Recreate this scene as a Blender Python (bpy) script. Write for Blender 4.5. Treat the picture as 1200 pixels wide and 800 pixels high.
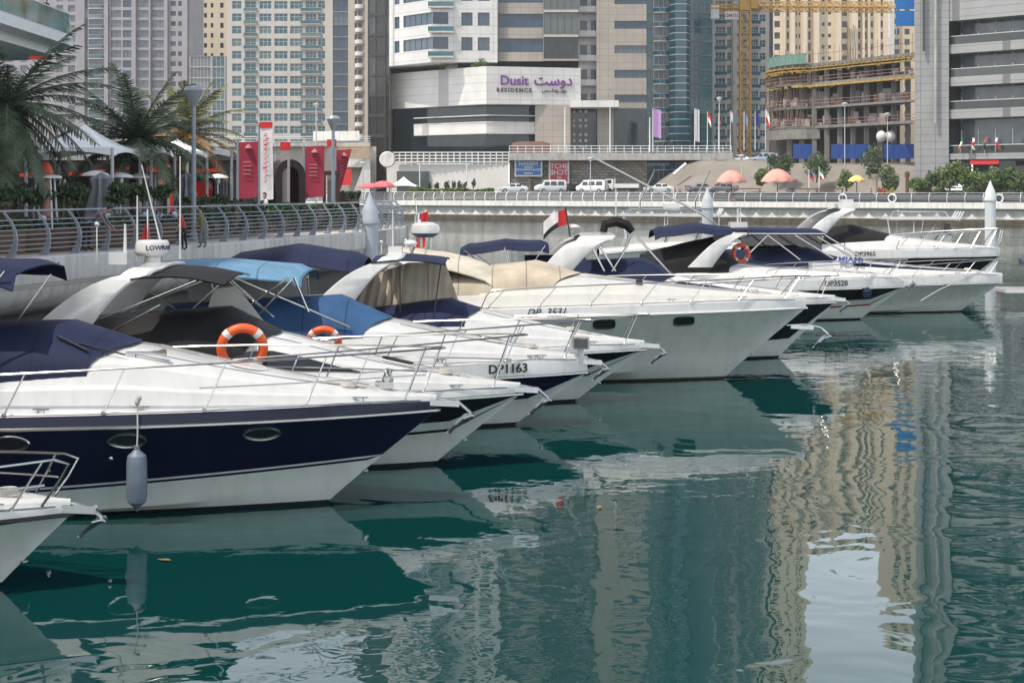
import bpy, bmesh, math, random
from mathutils import Vector, Matrix, noise
R = math.radians
random.seed(7)
for o in list(bpy.data.objects): bpy.data.objects.remove(o)
SC = bpy.context.scene
COL = SC.collection
# ---------------- camera, world, sun, exposure ----------------
CAMH = 4.6
cd = bpy.data.cameras.new('camera'); cam = bpy.data.objects.new('camera', cd); COL.objects.link(cam)
cam.location = (0, 0, CAMH); cam.rotation_euler = (R(90), 0, 0)
cd.sensor_width = 36; cd.lens = 36 * 1900 / 1200; cd.shift_y = -179 / 1200.0
cd.clip_start = 0.5; cd.clip_end = 3000
SC.camera = cam
SUN_EL, SUN_AZ = R(61), math.atan2(-0.78, -0.62)     # azimuth of the sun as (x, y) direction: left, a little towards the camera
wd = bpy.data.worlds.new("World"); SC.world = wd; wd.use_nodes = True
nt = wd.node_tree; nt.nodes.clear()
bgn = nt.nodes.new('ShaderNodeBackground'); sky = nt.nodes.new('ShaderNodeTexSky'); outn = nt.nodes.new('ShaderNodeOutputWorld')
sky.sky_type = 'NISHITA'; sky.sun_disc = False; sky.sun_elevation = SUN_EL
SUNV = Vector((math.sin(SUN_AZ) * math.cos(SUN_EL), math.cos(SUN_AZ) * math.cos(SUN_EL), math.sin(SUN_EL)))
sky.sun_rotation = SUN_AZ; sky.air_density = 1.0; sky.dust_density = 2.5; sky.ozone_density = 1.0
hs = nt.nodes.new('ShaderNodeHueSaturation'); hs.inputs['Saturation'].default_value = .62; nt.links.new(sky.outputs[0], hs.inputs['Color']); 
# summer haze: the lower sky is whiter and brighter than the clear-air model gives
tcw = nt.nodes.new('ShaderNodeTexCoord'); sxw = nt.nodes.new('ShaderNodeSeparateXYZ'); mrw = nt.nodes.new('ShaderNodeMapRange'); mrw.interpolation_type = 'SMOOTHSTEP'
nt.links.new(tcw.outputs['Generated'], sxw.inputs[0]); nt.links.new(sxw.outputs[2], mrw.inputs[0]); mrw.inputs[1].default_value = .0; mrw.inputs[2].default_value = .62; mrw.inputs[3].default_value = 1; mrw.inputs[4].default_value = 0
hzc = nt.nodes.new('ShaderNodeMix'); hzc.data_type = 'RGBA'; hzc.blend_type = 'ADD'; nt.links.new(mrw.outputs[0], hzc.inputs[0]); nt.links.new(hs.outputs[0], hzc.inputs[6]); hzc.inputs[7].default_value = (8.6, 9.0, 9.2, 1); nt.links.new(hzc.outputs[2], bgn.inputs[0]); bgn.inputs[1].default_value = 0.15
nt.links.new(bgn.outputs[0], outn.inputs[0])
sl = bpy.data.lights.new('sun', 'SUN'); sl.energy = 3.4; sl.angle = R(0.53); sl.color = (1, .93, .82)
so = bpy.data.objects.new('sun', sl); COL.objects.link(so); so.rotation_euler = SUNV.to_track_quat('Z', 'Y').to_euler(); so.location = (0, 0, 90)
vs = SC.view_settings
SC.display_settings.display_device = 'sRGB'; vs.view_transform = 'Standard'; vs.look = 'None'; vs.gamma = 1; vs.exposure = 0.34; vs.use_curve_mapping = False
cy = SC.cycles
cy.use_denoising = True; cy.max_bounces = 8; cy.diffuse_bounces = 3; cy.glossy_bounces = 4; cy.transmission_bounces = 6; cy.transparent_max_bounces = 12
cy.caustics_reflective = False; cy.caustics_refractive = False; cy.sample_clamp_indirect = 6
# ---------------- materials ----------------
MATS = {}
def N(name, col, rough=.5, metal=0., var=.12, scale=2., bump=0., bscale=20., coat=0., spec=.5, stretch=None, alpha=1., trans=0., boot=None):
    """procedural principled material: noise-varied colour, noise-varied roughness, optional bump"""
    if name in MATS: return MATS[name]
    m = bpy.data.materials.new(name); m.use_nodes = True; t = m.node_tree; n = t.nodes; L = t.links
    b = n['Principled BSDF']
    b.inputs['Roughness'].default_value = rough; b.inputs['Metallic'].default_value = metal
    b.inputs['Coat Weight'].default_value = coat; b.inputs['Coat Roughness'].default_value = .08
    b.inputs['Specular IOR Level'].default_value = spec; b.inputs['Alpha'].default_value = alpha; b.inputs['Transmission Weight'].default_value = trans
    tc = n.new('ShaderNodeTexCoord'); mp = n.new('ShaderNodeMapping'); L.new(tc.outputs['Object'], mp.inputs[0])
    if stretch: mp.inputs['Scale'].default_value = stretch
    nz = n.new('ShaderNodeTexNoise'); nz.inputs['Scale'].default_value = scale; nz.inputs['Detail'].default_value = 6; nz.inputs['Roughness'].default_value = .62
    L.new(mp.outputs[0], nz.inputs['Vector'])
    rmp = n.new('ShaderNodeValToRGB'); c = Vector(col[:3])
    rmp.color_ramp.elements[0].position = .3; rmp.color_ramp.elements[1].position = .7
    rmp.color_ramp.elements[0].color = (*[max(0, x * (1 - var)) for x in c], 1)
    rmp.color_ramp.elements[1].color = (*[min(1, x * (1 + var)) for x in c], 1)
    L.new(nz.outputs[0], rmp.inputs[0]); src = rmp.outputs[0]
    if boot:      # antifouling paint below a straight waterline
        sx = n.new('ShaderNodeSeparateXYZ'); L.new(tc.outputs['Object'], sx.inputs[0])
        lt = n.new('ShaderNodeMath'); lt.operation = 'LESS_THAN'; L.new(sx.outputs[2], lt.inputs[0]); lt.inputs[1].default_value = boot[0]
        mx = n.new('ShaderNodeMix'); mx.data_type = 'RGBA'; L.new(lt.outputs[0], mx.inputs[0]); L.new(src, mx.inputs[6]); mx.inputs[7].default_value = (*boot[1], 1); src = mx.outputs[2]
    L.new(src, b.inputs['Base Color'])
    if bump:
        n2 = n.new('ShaderNodeTexNoise'); n2.inputs['Scale'].default_value = bscale; n2.inputs['Detail'].default_value = 4; L.new(mp.outputs[0], n2.inputs['Vector'])
        bp = n.new('ShaderNodeBump'); bp.inputs['Strength'].default_value = bump; bp.inputs['Distance'].default_value = .05; L.new(n2.outputs[0], bp.inputs['Height']); L.new(bp.outputs[0], b.inputs['Normal'])
    MATS[name] = m; return m
def brick_mat(name, c1, c2, mortar, sx, sy, msz=.02, rough=.7, metal=0., bump=.3):
    """panels or blocks laid out over x+y against z in object space"""
    if name in MATS: return MATS[name]
    m = bpy.data.materials.new(name); m.use_nodes = True; t = m.node_tree; n = t.nodes; L = t.links; b = n['Principled BSDF']
    b.inputs['Roughness'].default_value = rough; b.inputs['Metallic'].default_value = metal
    tc = n.new('ShaderNodeTexCoord'); sp = n.new('ShaderNodeSeparateXYZ'); L.new(tc.outputs['Object'], sp.inputs[0])
    ad = n.new('ShaderNodeMath'); L.new(sp.outputs[0], ad.inputs[0]); L.new(sp.outputs[1], ad.inputs[1])
    cb = n.new('ShaderNodeCombineXYZ'); L.new(ad.outputs[0], cb.inputs[0]); L.new(sp.outputs[2], cb.inputs[1])
    br = n.new('ShaderNodeTexBrick'); L.new(cb.outputs[0], br.inputs['Vector'])
    br.inputs['Color1'].default_value = (*c1, 1); br.inputs['Color2'].default_value = (*c2, 1); br.inputs['Mortar'].default_value = (*mortar, 1)
    br.inputs['Scale'].default_value = 1; br.inputs['Brick Width'].default_value = sx; br.inputs['Row Height'].default_value = sy; br.inputs['Mortar Size'].default_value = msz
    if bump < .5: br.offset = 0
    nz = n.new('ShaderNodeTexNoise'); nz.inputs['Scale'].default_value = .35; nz.inputs['Detail'].default_value = 8; L.new(tc.outputs['Object'], nz.inputs['Vector'])
    mx = n.new('ShaderNodeMix'); mx.data_type = 'RGBA'; mx.blend_type = 'MULTIPLY'; mx.inputs[0].default_value = .35
    L.new(br.outputs[0], mx.inputs[6]); L.new(nz.outputs[0], mx.inputs[7]); L.new(mx.outputs[2], b.inputs['Base Color'])
    bp = n.new('ShaderNodeBump'); bp.inputs['Strength'].default_value = bump; bp.inputs['Distance'].default_value = .03; bp.invert = True
    L.new(br.outputs[1], bp.inputs['Height']); L.new(bp.outputs[0], b.inputs['Normal'])
    MATS[name] = m; return m
def glass_mat(name, col, rough=.06, var=.35, scale=.6):
    """dark mirror-like window glass whose panes differ (curtains, tilt)"""
    if name in MATS: return MATS[name]
    m = N(name, col, rough, 0., var, scale, bump=.012, bscale=.9, spec=.4)
    m.node_tree.nodes['Principled BSDF'].inputs['IOR'].default_value = 1.5
    t = m.node_tree; oi = t.nodes.new('ShaderNodeObjectInfo'); mx = t.nodes.new('ShaderNodeMix'); mx.data_type = 'RGBA'
    rm = t.nodes.new('ShaderNodeMapRange'); rm.inputs[1].default_value = .55; rm.inputs[2].default_value = 1; rm.inputs[3].default_value = 0; rm.inputs[4].default_value = .32
    t.links.new(oi.outputs['Random'], rm.inputs[0]); t.links.new(rm.outputs[0], mx.inputs[0])
    bc = t.nodes['Principled BSDF'].inputs['Base Color']; src = bc.links[0].from_socket
    t.links.new(src, mx.inputs[6]); mx.inputs[7].default_value = (.22, .25, .24, 1); t.links.new(mx.outputs[2], bc)
    return m
WHITE = N('gelcoat_white', (.57, .57, .56), .22, var=.03, coat=.4)
CREAM = N('gelcoat_cream', (.54, .53, .49), .25, var=.03, coat=.4)
HWHITE = N('hull_white', (.56, .59, .555), .2, var=.04, coat=.5, boot=(.055, (.02, .022, .03)))
HGREY = N('hull_grey_white', (.52, .545, .505), .2, var=.04, coat=.5, boot=(.05, (.05, .05, .03)))
HNAVY = N('hull_navy', (.006, .009, .030), .16, var=.1, coat=.05, spec=.2)
HBLACK = N('hull_black', (.008, .009, .014), .16, var=.1, coat=.1, spec=.35)
HRED = N('hull_red', (.25, .02, .02), .2, var=.1)
GREY = N('grp_grey', (.33, .33, .32), .5, var=.06)
STEEL = N('stainless', (.46, .455, .44), .2, 1., var=.05)
GALV = N('galvanised', (.36, .37, .38), .4, 1., var=.2, scale=14)
BLACKP = N('black_plastic', (.012, .012, .013), .4, var=.1)
TINT = N('tinted_glass', (.012, .014, .018), .05, var=.1, spec=.8)
RUBBER = N('rubber_white', (.62, .62, .6), .45, var=.05)
FENDERG = N('fender_grey', (.13, .16, .205), .4, var=.18, scale=5, bump=.05)
ROPE = N('rope', (.45, .43, .38), .8, var=.2, scale=40)
ORANGE = N('orange_ring', (.72, .10, .02), .45, var=.08)
def canvas(name, col, rough=.75):
    """woven canvas: fading, soft wrinkles and a sewn seam every 0.8 m"""
    m = N(name, col, rough, var=.22, scale=1.6, bump=.5, bscale=2.3, spec=.3); t = m.node_tree; n = t.nodes; L = t.links; b = n['Principled BSDF']
    tc = n.new('ShaderNodeTexCoord'); sx = n.new('ShaderNodeSeparateXYZ'); L.new(tc.outputs['Object'], sx.inputs[0])
    fr = n.new('ShaderNodeMath'); fr.operation = 'PINGPONG'; L.new(sx.outputs[0], fr.inputs[0]); fr.inputs[1].default_value = .4
    rr = n.new('ShaderNodeMapRange'); L.new(fr.outputs[0], rr.inputs[0]); rr.inputs[1].default_value = .012; rr.inputs[2].default_value = .02; rr.inputs[3].default_value = .55; rr.inputs[4].default_value = 1
    mx = n.new('ShaderNodeMix'); mx.data_type = 'RGBA'; mx.blend_type = 'MULTIPLY'; mx.inputs[0].default_value = 1; bc = b.inputs['Base Color']; L.new(bc.links[0].from_socket, mx.inputs[6]); L.new(rr.outputs[0], mx.inputs[7]); L.new(mx.outputs[2], bc)
    return m
def streaked(m, amount=.16, scale=7., zs=.09):
    """run marks and grime: long vertical streaks over the base colour"""
    t = m.node_tree; n = t.nodes; L = t.links; b = n['Principled BSDF']; tc = n.new('ShaderNodeTexCoord'); mp = n.new('ShaderNodeMapping'); mp.inputs['Scale'].default_value = (1, 1, zs); L.new(tc.outputs['Object'], mp.inputs[0])
    nz = n.new('ShaderNodeTexNoise'); nz.inputs['Scale'].default_value = scale; nz.inputs['Detail'].default_value = 5; L.new(mp.outputs[0], nz.inputs['Vector'])
    rr = n.new('ShaderNodeMapRange'); L.new(nz.outputs[0], rr.inputs[0]); rr.inputs[1].default_value = .45; rr.inputs[2].default_value = .75; rr.inputs[3].default_value = 1; rr.inputs[4].default_value = 1 - amount
    mx = n.new('ShaderNodeMix'); mx.data_type = 'RGBA'; mx.blend_type = 'MULTIPLY'; mx.inputs[0].default_value = 1; bc = b.inputs['Base Color']; L.new(bc.links[0].from_socket, mx.inputs[6]); L.new(rr.outputs[0], mx.inputs[7]); L.new(mx.outputs[2], bc); return m
for m_ in (WHITE, CREAM, HWHITE, HGREY): streaked(m_, .12, 5., .12)
CNAVY = canvas('canvas_navy', (.007, .013, .044)); CBLACK = canvas('canvas_black', (.009, .009, .010)); CBLUE = canvas('canvas_blue', (.024, .072, .165))
CSKY = canvas('canvas_sky', (.11, .225, .34)); CBEIGE = canvas('canvas_beige', (.43, .37, .29)); CBEIGE2 = canvas('canvas_pale', (.50, .46, .38)); CPURP = canvas('canvas_violet', (.011, .016, .052))
# ---------------- mesh helpers ----------------
def V(*a): return Vector(a)
class MB:
    def __init__(s): s.v = []; s.f = []; s.m = []; s.s = []
    def add(s, vs, fs, mi=0, sm=False):
        o = len(s.v); s.v += [tuple(p) for p in vs]
        for k, f in enumerate(fs):
            s.f.append(tuple(i + o for i in f)); s.m.append(mi[k] if isinstance(mi, (list, tuple)) else mi); s.s.append(sm)
        return s
    def box(s, x0, x1, y0, y1, z0, z1, mi=0):
        vs = [(x0, y0, z0), (x1, y0, z0), (x1, y1, z0), (x0, y1, z0), (x0, y0, z1), (x1, y0, z1), (x1, y1, z1), (x0, y1, z1)]
        return s.add(vs, [(0, 3, 2, 1), (4, 5, 6, 7), (0, 1, 5, 4), (1, 2, 6, 5), (2, 3, 7, 6), (3, 0, 4, 7)], mi)
    def beam(s, a, b, w, h, mi=0, up=(0, 0, 1)):
        a = Vector(a); b = Vector(b); d = (b - a).normalized(); u = Vector(up)
        if abs(d.dot(u)) > .98: u = Vector((0, 1, 0))
        x = d.cross(u).normalized(); z = x.cross(d)
        q = [x * i * w / 2 + z * j * h / 2 for i, j in ((-1, -1), (1, -1), (1, 1), (-1, 1))]
        return s.add([a + k for k in q] + [b + k for k in q], [(0, 1, 2, 3), (7, 6, 5, 4), (0, 4, 5, 1), (1, 5, 6, 2), (2, 6, 7, 3), (3, 7, 4, 0)], mi)
    def tube(s, pts, r, mi=0, n=7, closed=False, cap=True):
        P = [Vector(p) for p in pts]; k = len(P); rs = r if isinstance(r, (list, tuple)) else [r] * k
        T = []
        for i in range(k):
            if closed: d = P[(i + 1) % k] - P[i - 1]
            else: d = P[min(i + 1, k - 1)] - P[max(i - 1, 0)]
            T.append(d.normalized() if d.length > 1e-9 else Vector((0, 0, 1)))
        u = Vector((0, 0, 1)) if abs(T[0].z) < .9 else Vector((1, 0, 0))
        rows = []
        for i in range(k):
            u = (u - T[i] * u.dot(T[i]))
            if u.length < 1e-6: u = T[i].orthogonal()
            u.normalize(); w = T[i].cross(u)
            rows.append([P[i] + (u * math.cos(a) + w * math.sin(a)) * rs[i] for a in [2 * math.pi * j / n for j in range(n)]])
        s.loft(rows, mi, True, True, closed)
        if cap and not closed:
            s.add(rows[0], [tuple(range(n))[::-1]], mi); s.add(rows[-1], [tuple(range(n))], mi)
        return s
    def loft(s, rows, mi=0, sm=True, ring=False, closed=False):
        """rows of equal length; ring joins a row's ends; mi may be a list, one per column"""
        n = len(rows[0]); k = len(rows); fs = []; ms = []
        for i in range(k if closed else k - 1):
            for j in range(n if ring else n - 1):
                a, b = i * n + j, i * n + (j + 1) % n; c, d = ((i + 1) % k) * n + (j + 1) % n, ((i + 1) % k) * n + j
                fs.append((a, b, c, d)); ms.append(mi[j] if isinstance(mi, (list, tuple)) else mi)
        return s.add([p for r in rows for p in r], fs, ms, sm)
    def lathe(s, prof, c=(0, 0, 0), mi=0, n=16, axis='z', sm=True):
        rows = []
        for r, z in prof:
            row = []
            for j in range(n):
                a = 2 * math.pi * j / n; x, y = r * math.cos(a), r * math.sin(a)
                p = (x, y, z) if axis == 'z' else ((z, x, y) if axis == 'x' else (x, z, y))
                row.append((p[0] + c[0], p[1] + c[1], p[2] + c[2]))
            rows.append(row)
        return s.loft(rows, mi, sm, True)
    def prism(s, poly, z0, z1, mi=0, top=None):
        n = len(poly); a = sum(poly[i][0] * poly[(i + 1) % n][1] - poly[(i + 1) % n][0] * poly[i][1] for i in range(n))
        if a < 0: poly = poly[::-1]
        vs = [(x, y, z0) for x, y in poly] + [(x, y, z1) for x, y in poly]
        fs = [tuple(range(n))[::-1], tuple(range(n, 2 * n))] + [(i, (i + 1) % n, n + (i + 1) % n, n + i) for i in range(n)]
        return s.add(vs, fs, [mi, mi if top is None else top] + [mi] * n)
    def ball(s, c, r, mi=0, n=12, m=8, sq=(1, 1, 1)):
        return s.loft([[(c[0] + r * sq[0] * math.sin(math.pi * i / m) * math.cos(2 * math.pi * j / n), c[1] + r * sq[1] * math.sin(math.pi * i / m) * math.sin(2 * math.pi * j / n), c[2] - r * sq[2] * math.cos(math.pi * i / m)) for j in range(n)] for i in range(m + 1)], mi, True, True)
    def xf(s, M, start=0):
        for i in range(start, len(s.v)): s.v[i] = tuple(M @ Vector(s.v[i]))
        return s
    def mesh(s, name, mats, sharp=35):
        me = bpy.data.meshes.new(name); me.from_pydata(s.v, [], s.f)
        for m in (mats if isinstance(mats, (list, tuple)) else [mats]): me.materials.append(m)
        me.polygons.foreach_set('material_index', s.m); me.polygons.foreach_set('use_smooth', s.s)
        me.validate(); me.update()
        if any(s.s): me.set_sharp_from_angle(angle=R(sharp))
        return me
    def build(s, name, mats, parent=None, loc=None, sharp=35, rz=0.):
        return link(name, s.mesh(name, mats, sharp), parent, loc, rz)
def link(name, data, parent=None, loc=None, rz=0.):
    o = bpy.data.objects.new(name, data); COL.objects.link(o)
    if parent is not None: o.parent = parent
    if loc is not None: o.location = loc
    if rz: o.rotation_euler.z = rz
    return o
def tag(o, label=None, cat=None, group=None, kind=None):
    if label: o['label'] = label
    if cat: o['category'] = cat
    if group: o['group'] = group
    if kind: o['kind'] = kind
    return o
def empty(name, loc=(0, 0, 0), rz=0., label=None, cat=None, group=None):
    o = link(name, None, None, loc, rz); o.empty_display_size = .3
    return tag(o, label, cat, group)
KIDS = None
def copy_tree(o, parent=None, label=None):
    c = o.copy(); COL.objects.link(c)
    if parent is not None: c.parent = parent
    if label: c['label'] = label
    for ch in [x for x in o.children]: copy_tree(ch, c)
    return c
_fc = {}
def text_geo(txt, size, extrude=.004, shear=0., bold=0., space=1.):
    """flat lettering as mesh data: verts (x right, y up, z towards the reader) and faces, centred"""
    cu = bpy.data.curves.new('lettering', 'FONT'); cu.body = txt; cu.size = size; cu.extrude = extrude; cu.shear = shear; cu.offset = bold; cu.space_character = space
    cu.align_x = 'CENTER'; cu.align_y = 'CENTER'; cu.resolution_u = 3
    o = bpy.data.objects.new('lettering', cu); COL.objects.link(o)
    bpy.context.view_layer.update()
    me = bpy.data.meshes.new_from_object(o.evaluated_get(bpy.context.evaluated_depsgraph_get()))
    vs = [v.co.copy() for v in me.vertices]; fs = [tuple(p.vertices) for p in me.polygons]
    bpy.data.objects.remove(o); bpy.data.curves.remove(cu); bpy.data.meshes.remove(me)
    return vs, fs
def text_at(name, txt, size, mat, parent, pos, xdir, up=(0, 0, 1), **k):
    vs, fs = text_geo(txt, size, **k)
    x = Vector(xdir).normalized(); n = x.cross(Vector(up)).normalized(); y = n.cross(x)
    mb = MB(); mb.add([Vector(pos) + x * v.x + y * v.y + n * v.z for v in vs], fs, 0)
    return mb.build(name, mat, parent)
def px(x, y, D):
    """point at depth D seen at photo pixel x, y"""
    return Vector(((x - 600) / 1900 * D, D, CAMH - (y - 221) / 1900 * D))
def PX(x, D): return (x - 600) / 1900 * D
def PZ(y, D): return CAMH - (y - 221) / 1900 * D
def lerp(a, b, t): return a + (b - a) * t
def interp(tab, x):
    if x <= tab[0][0]: return tab[0][1]
    for (a, p), (b, q) in zip(tab, tab[1:]):
        if x <= b: return lerp(p, q, (x - a) / (b - a))
    return tab[-1][1]
# ---------------- water ----------------
def water_mat():
    m = bpy.data.materials.new('marina_water'); m.use_nodes = True; t = m.node_tree; n = t.nodes; L = t.links; b = n['Principled BSDF']
    b.inputs['Base Color'].default_value = (.0016, .033, .032, 1); b.inputs['Roughness'].default_value = .015; b.inputs['IOR'].default_value = 1.333
    tc = n.new('ShaderNodeTexCoord')
    def noi(scale, det, dist, sx=1., sy=1.):
        mp = n.new('ShaderNodeMapping'); mp.inputs['Scale'].default_value = (sx, sy, 1); L.new(tc.outputs['Object'], mp.inputs[0])
        z = n.new('ShaderNodeTexNoise'); z.inputs['Scale'].default_value = scale; z.inputs['Detail'].default_value = det; z.inputs['Distortion'].default_value = dist; z.inputs['Roughness'].default_value = .5
        L.new(mp.outputs[0], z.inputs['Vector']); return z.outputs[0]
    a = noi(.55, 2, .6); c = noi(2.6, 2, .5, 1., 1.); d = noi(.12, 1, 0)
    # wind patches: ripples come and go over the basin; ruffled further out
    rp = n.new('ShaderNodeMapRange'); L.new(d, rp.inputs[0]); rp.inputs[1].default_value = .42; rp.inputs[2].default_value = .66; rp.inputs[3].default_value = .12; rp.inputs[4].default_value = 1.
    sp = n.new('ShaderNodeSeparateXYZ'); L.new(tc.outputs['Object'], sp.inputs[0])
    far = n.new('ShaderNodeMapRange'); L.new(sp.outputs[1], far.inputs[0]); far.inputs[1].default_value = 35; far.inputs[2].default_value = 120; far.inputs[3].default_value = 0.; far.inputs[4].default_value = 2.2
    s1 = n.new('ShaderNodeMath'); s1.operation = 'ADD'; L.new(rp.outputs[0], s1.inputs[0]); L.new(far.outputs[0], s1.inputs[1])
    mu = n.new('ShaderNodeMath'); mu.operation = 'MULTIPLY'; L.new(c, mu.inputs[0]); L.new(s1.outputs[0], mu.inputs[1])
    m2 = n.new('ShaderNodeMath'); m2.operation = 'MULTIPLY'; L.new(mu.outputs[0], m2.inputs[0]); m2.inputs[1].default_value = WAVE[1]
    m1 = n.new('ShaderNodeMath'); m1.operation = 'MULTIPLY'; L.new(a, m1.inputs[0]); m1.inputs[1].default_value = WAVE[0]
    ad = n.new('ShaderNodeMath'); L.new(m1.outputs[0], ad.inputs[0]); L.new(m2.outputs[0], ad.inputs[1])
    bp = n.new('ShaderNodeBump'); bp.inputs['Strength'].default_value = 1.; bp.inputs['Distance'].default_value = 1.; L.new(ad.outputs[0], bp.inputs['Height']); L.new(bp.outputs[0], b.inputs['Normal'])
    return m
WAVE = (.020, .006)
w = MB(); w.add([(-160, -60, 0), (260, -60, 0), (260, 275, 0), (-160, 275, 0)], [(0, 1, 2, 3)])
tag(w.build('water', water_mat()), 'calm teal marina water with long rippled reflections of the towers', 'water', kind='structure')
# ---------------- boats ----------------
class Boat:
    """x forward, bow at +x; y port; camera looks at the -y side; z = 0 waterline; origin where the stem meets the water"""
    def __init__(s, name, label, loc, rz=0., L=10., B=3.2, zb=1.35, zs=1.1, rake=1.5, gw=.14, ch=.85, xw=-2.8, bands=((1., 0),), hull_mats=None, gmat=None, deckmat=None,
                 xc=.25, blunt=.03, chine=.06, fore=.45, power=2.3, rub=STEEL, chend=.04, cutd=2.4):
        s.__dict__.update(locals()); s.x0 = rake - L
        s.root = empty(name, loc, rz, label, 'boat', 'motor boats moored in the row'); s.gmat = gmat or WHITE; s.deckmat = deckmat or WHITE
        s.make_hull(); s.make_deck()
    def t(s, x): return (x - s.x0) / s.L
    def hb(s, x):
        t = s.t(x); f = s.fore
        if t < f: return s.B / 2 * (.92 + .08 * min(1, t / f))
        return max(s.blunt, s.B / 2 * (1 - ((t - f) / (1 - f)) ** s.power))
    def zsh(s, x):
        t = max(0, min(1, s.t(x))); return s.zs + (s.zb - s.zs) * (1 - (1 - t) ** 2.2)
    def kz(s, x):
        if x >= 0: return s.zb * (x / s.rake) ** .97
        return -.5 * (1 - math.exp(1.7 * x))
    def chine_at(s, x):
        tc = s.t(s.xc); t = s.t(x); f = .3
        if t >= tc: return 0., s.kz(x)
        q = max(0, (t - f) / (tc - f)); zc = s.kz(s.xc)
        return s.B / 2 * .80 * (1 - q ** 1.8), s.chine + (zc - s.chine) * q ** 2.0
    def side(s, x, u):
        hc, cz = s.chine_at(x); t = max(0, s.t(x)); h = s.hb(x)
        return V(x, -(hc + (h - hc) * u ** (1 + .45 * t)), cz + (s.zsh(x) - cz) * u)
    def stations(s):
        n = 34; xs = [s.x0 + s.L * (1 - (1 - i / n) ** 1.35) for i in range(n + 1)]
        return sorted(set(xs + [s.xc, 0., .02, s.rake * .97]))
    def make_hull(s):
        bm = []; ks = []; pu = 0.      # a band's upper edge is a fraction of chine to sheer, or a function giving its height
        for u, m in s.bands:
            k = 3 if callable(u) else max(1, round((u - pu) * 8)); ks.append((u, k)); bm += [m] * k; pu = .3 if callable(u) else u
        mb = MB(); rows = []
        for x in s.stations():
            hc, cz = s.chine_at(x); k = s.kz(x); us = [0.]
            for u, n in ks:
                if callable(u): u = max(us[-1] + .004, min(.9, (u(x) - cz) / (s.zsh(x) - cz)))
                a = us[-1]; us += [a + (u - a) * (i + 1) / n for i in range(n)]
            row = [V(x, 0, k), V(x, -hc * .5, lerp(k, cz, .5) - .03 * min(1, hc)), ] + [s.side(x, u) for u in us]
            rows.append(row)
        mi = [0, 0] + bm
        mb.loft([r[::-1] for r in rows], mi[::-1], True); mb.loft([[V(p.x, -p.y, p.z) for p in r] for r in rows], mi, True)
        r0 = rows[0]; lp = r0 + [V(p.x, -p.y, p.z) for p in r0[::-1]]
        mb.add(lp, [tuple(range(len(lp)))], 0)
        o = mb.build('hull', s.hull_mats, s.root, sharp=28); s.hull = o
        rr = MB(); pl = [V(x, -s.hb(x) - .008, s.zsh(x)) for x in s.stations()] + [V(s.rake + .03, 0, s.zb)]
        rr.tube(pl + [V(p.x, -p.y, p.z) for p in pl[-2::-1]], .026, 0, 6)
        rr.build('rub_rail', s.rub, s.root)
        xe = s.rake * .34; ye = MB(); z = s.kz(xe); ye.tube([V(xe + .02 + .035 * math.cos(a), .035 * math.sin(a), z) for a in [i * math.pi / 6 for i in range(12)]], .012, 0, 6, closed=True); ye.build('stem_eye', STEEL, s.root)
        for fx, u in ((.42, .55), (.5, .5), (.58, .62)):
            x = lerp(s.x0, s.rake, fx); p = s.side(x, u); dr = MB(); dr.lathe([(0, -.02), (.03, -.015), (.03, 0), (.018, .004), (0, .004)], (p.x, p.y + .002, p.z), 0, 12, 'y'); dr.build('drain_fitting', STEEL, s.root)
    def chh(s, x):
        """cabin crown height above the gunwale top"""
        t = (x - s.xw) / (s.rake - s.xw); t = max(0, min(1, t)); return s.chend + (s.ch - s.chend) * (1 - t) ** 1.45
    def make_deck(s):
        mb = MB(); rows = []; g = s.gw
        xs = [x for x in s.stations()]; xcut = s.xw - s.cutd
        xs = sorted(xs + [xcut, xcut - .01])
        for x in xs:
            h, z = s.hb(x), s.zsh(x); c = s.chh(x)
            gg = g * (1 if s.t(x) < .9 else 1 - (s.t(x) - .9) * 2)
            if x > xcut - .005:
                p = [(1, 0), (.99, gg - .02), (.975, gg), (.94, gg + .012), (.93, gg + .03), (.855, gg + .03), (.835, gg + .04 + .10 * c), (.80, gg + .05 + .34 * c), (.785, gg + .05 + .37 * c), (.735, gg + .05 + .40 * c), (.66, gg + .05 + .74 * c), (.60, gg + .05 + .83 * c), (.34, gg + .05 + .96 * c), (0, gg + .05 + c)]
            else:
                p = [(1, 0), (.99, gg - .02), (.975, gg), (.94, gg + .012), (.93, gg + .03), (.855, gg + .03), (.835, gg + .04 + .10 * c), (.80, gg + .05 + .34 * c), (.785, gg + .05 + .37 * c), (.735, gg + .05 + .40 * c), (.70, gg + .05 + .42 * c), (.68, -.40), (.3, -.45), (0, -.45)]
            rows.append([V(x, -h * a, z + b) for a, b in p])
        mi = [1, 1] + [0] * 11
        mb.loft([r[::-1] for r in rows][::-1], mi[::-1], True); mb.loft([[V(p.x, -p.y, p.z) for p in r] for r in rows][::-1], mi, True)
        for r in (rows[0],):
            lp = r + [V(p.x, -p.y, p.z) for p in r[::-1]]; mb.add(lp, [tuple(range(len(lp)))], 0)
        s.deck = mb.build('deck', [s.deckmat, s.gmat], s.root, sharp=24)
        for sg in (-1, 1):      # dark caulked joint where deck and gunwale meet, and a grey non-skid panel line on the cabin top
            MB().tube([V(x, sg * s.hb(x) * .95, s.zsh(x) + s.gw * (1 if s.t(x) < .9 else 1 - (s.t(x) - .9) * 2) + .012) for x in s.stations() if x < s.rake - .12], .009, 0, 5).build('deck_joint', CAULK, s.root)
            pl = [x for x in s.stations() if s.xw - .1 < x < s.rake * .45]
            MB().tube([V(x, sg * s.hb(x) * .36, s.deck_z(x, .36) + .003) for x in pl], .008, 0, 5).build('deck_joint', CAULK, s.root)
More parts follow.
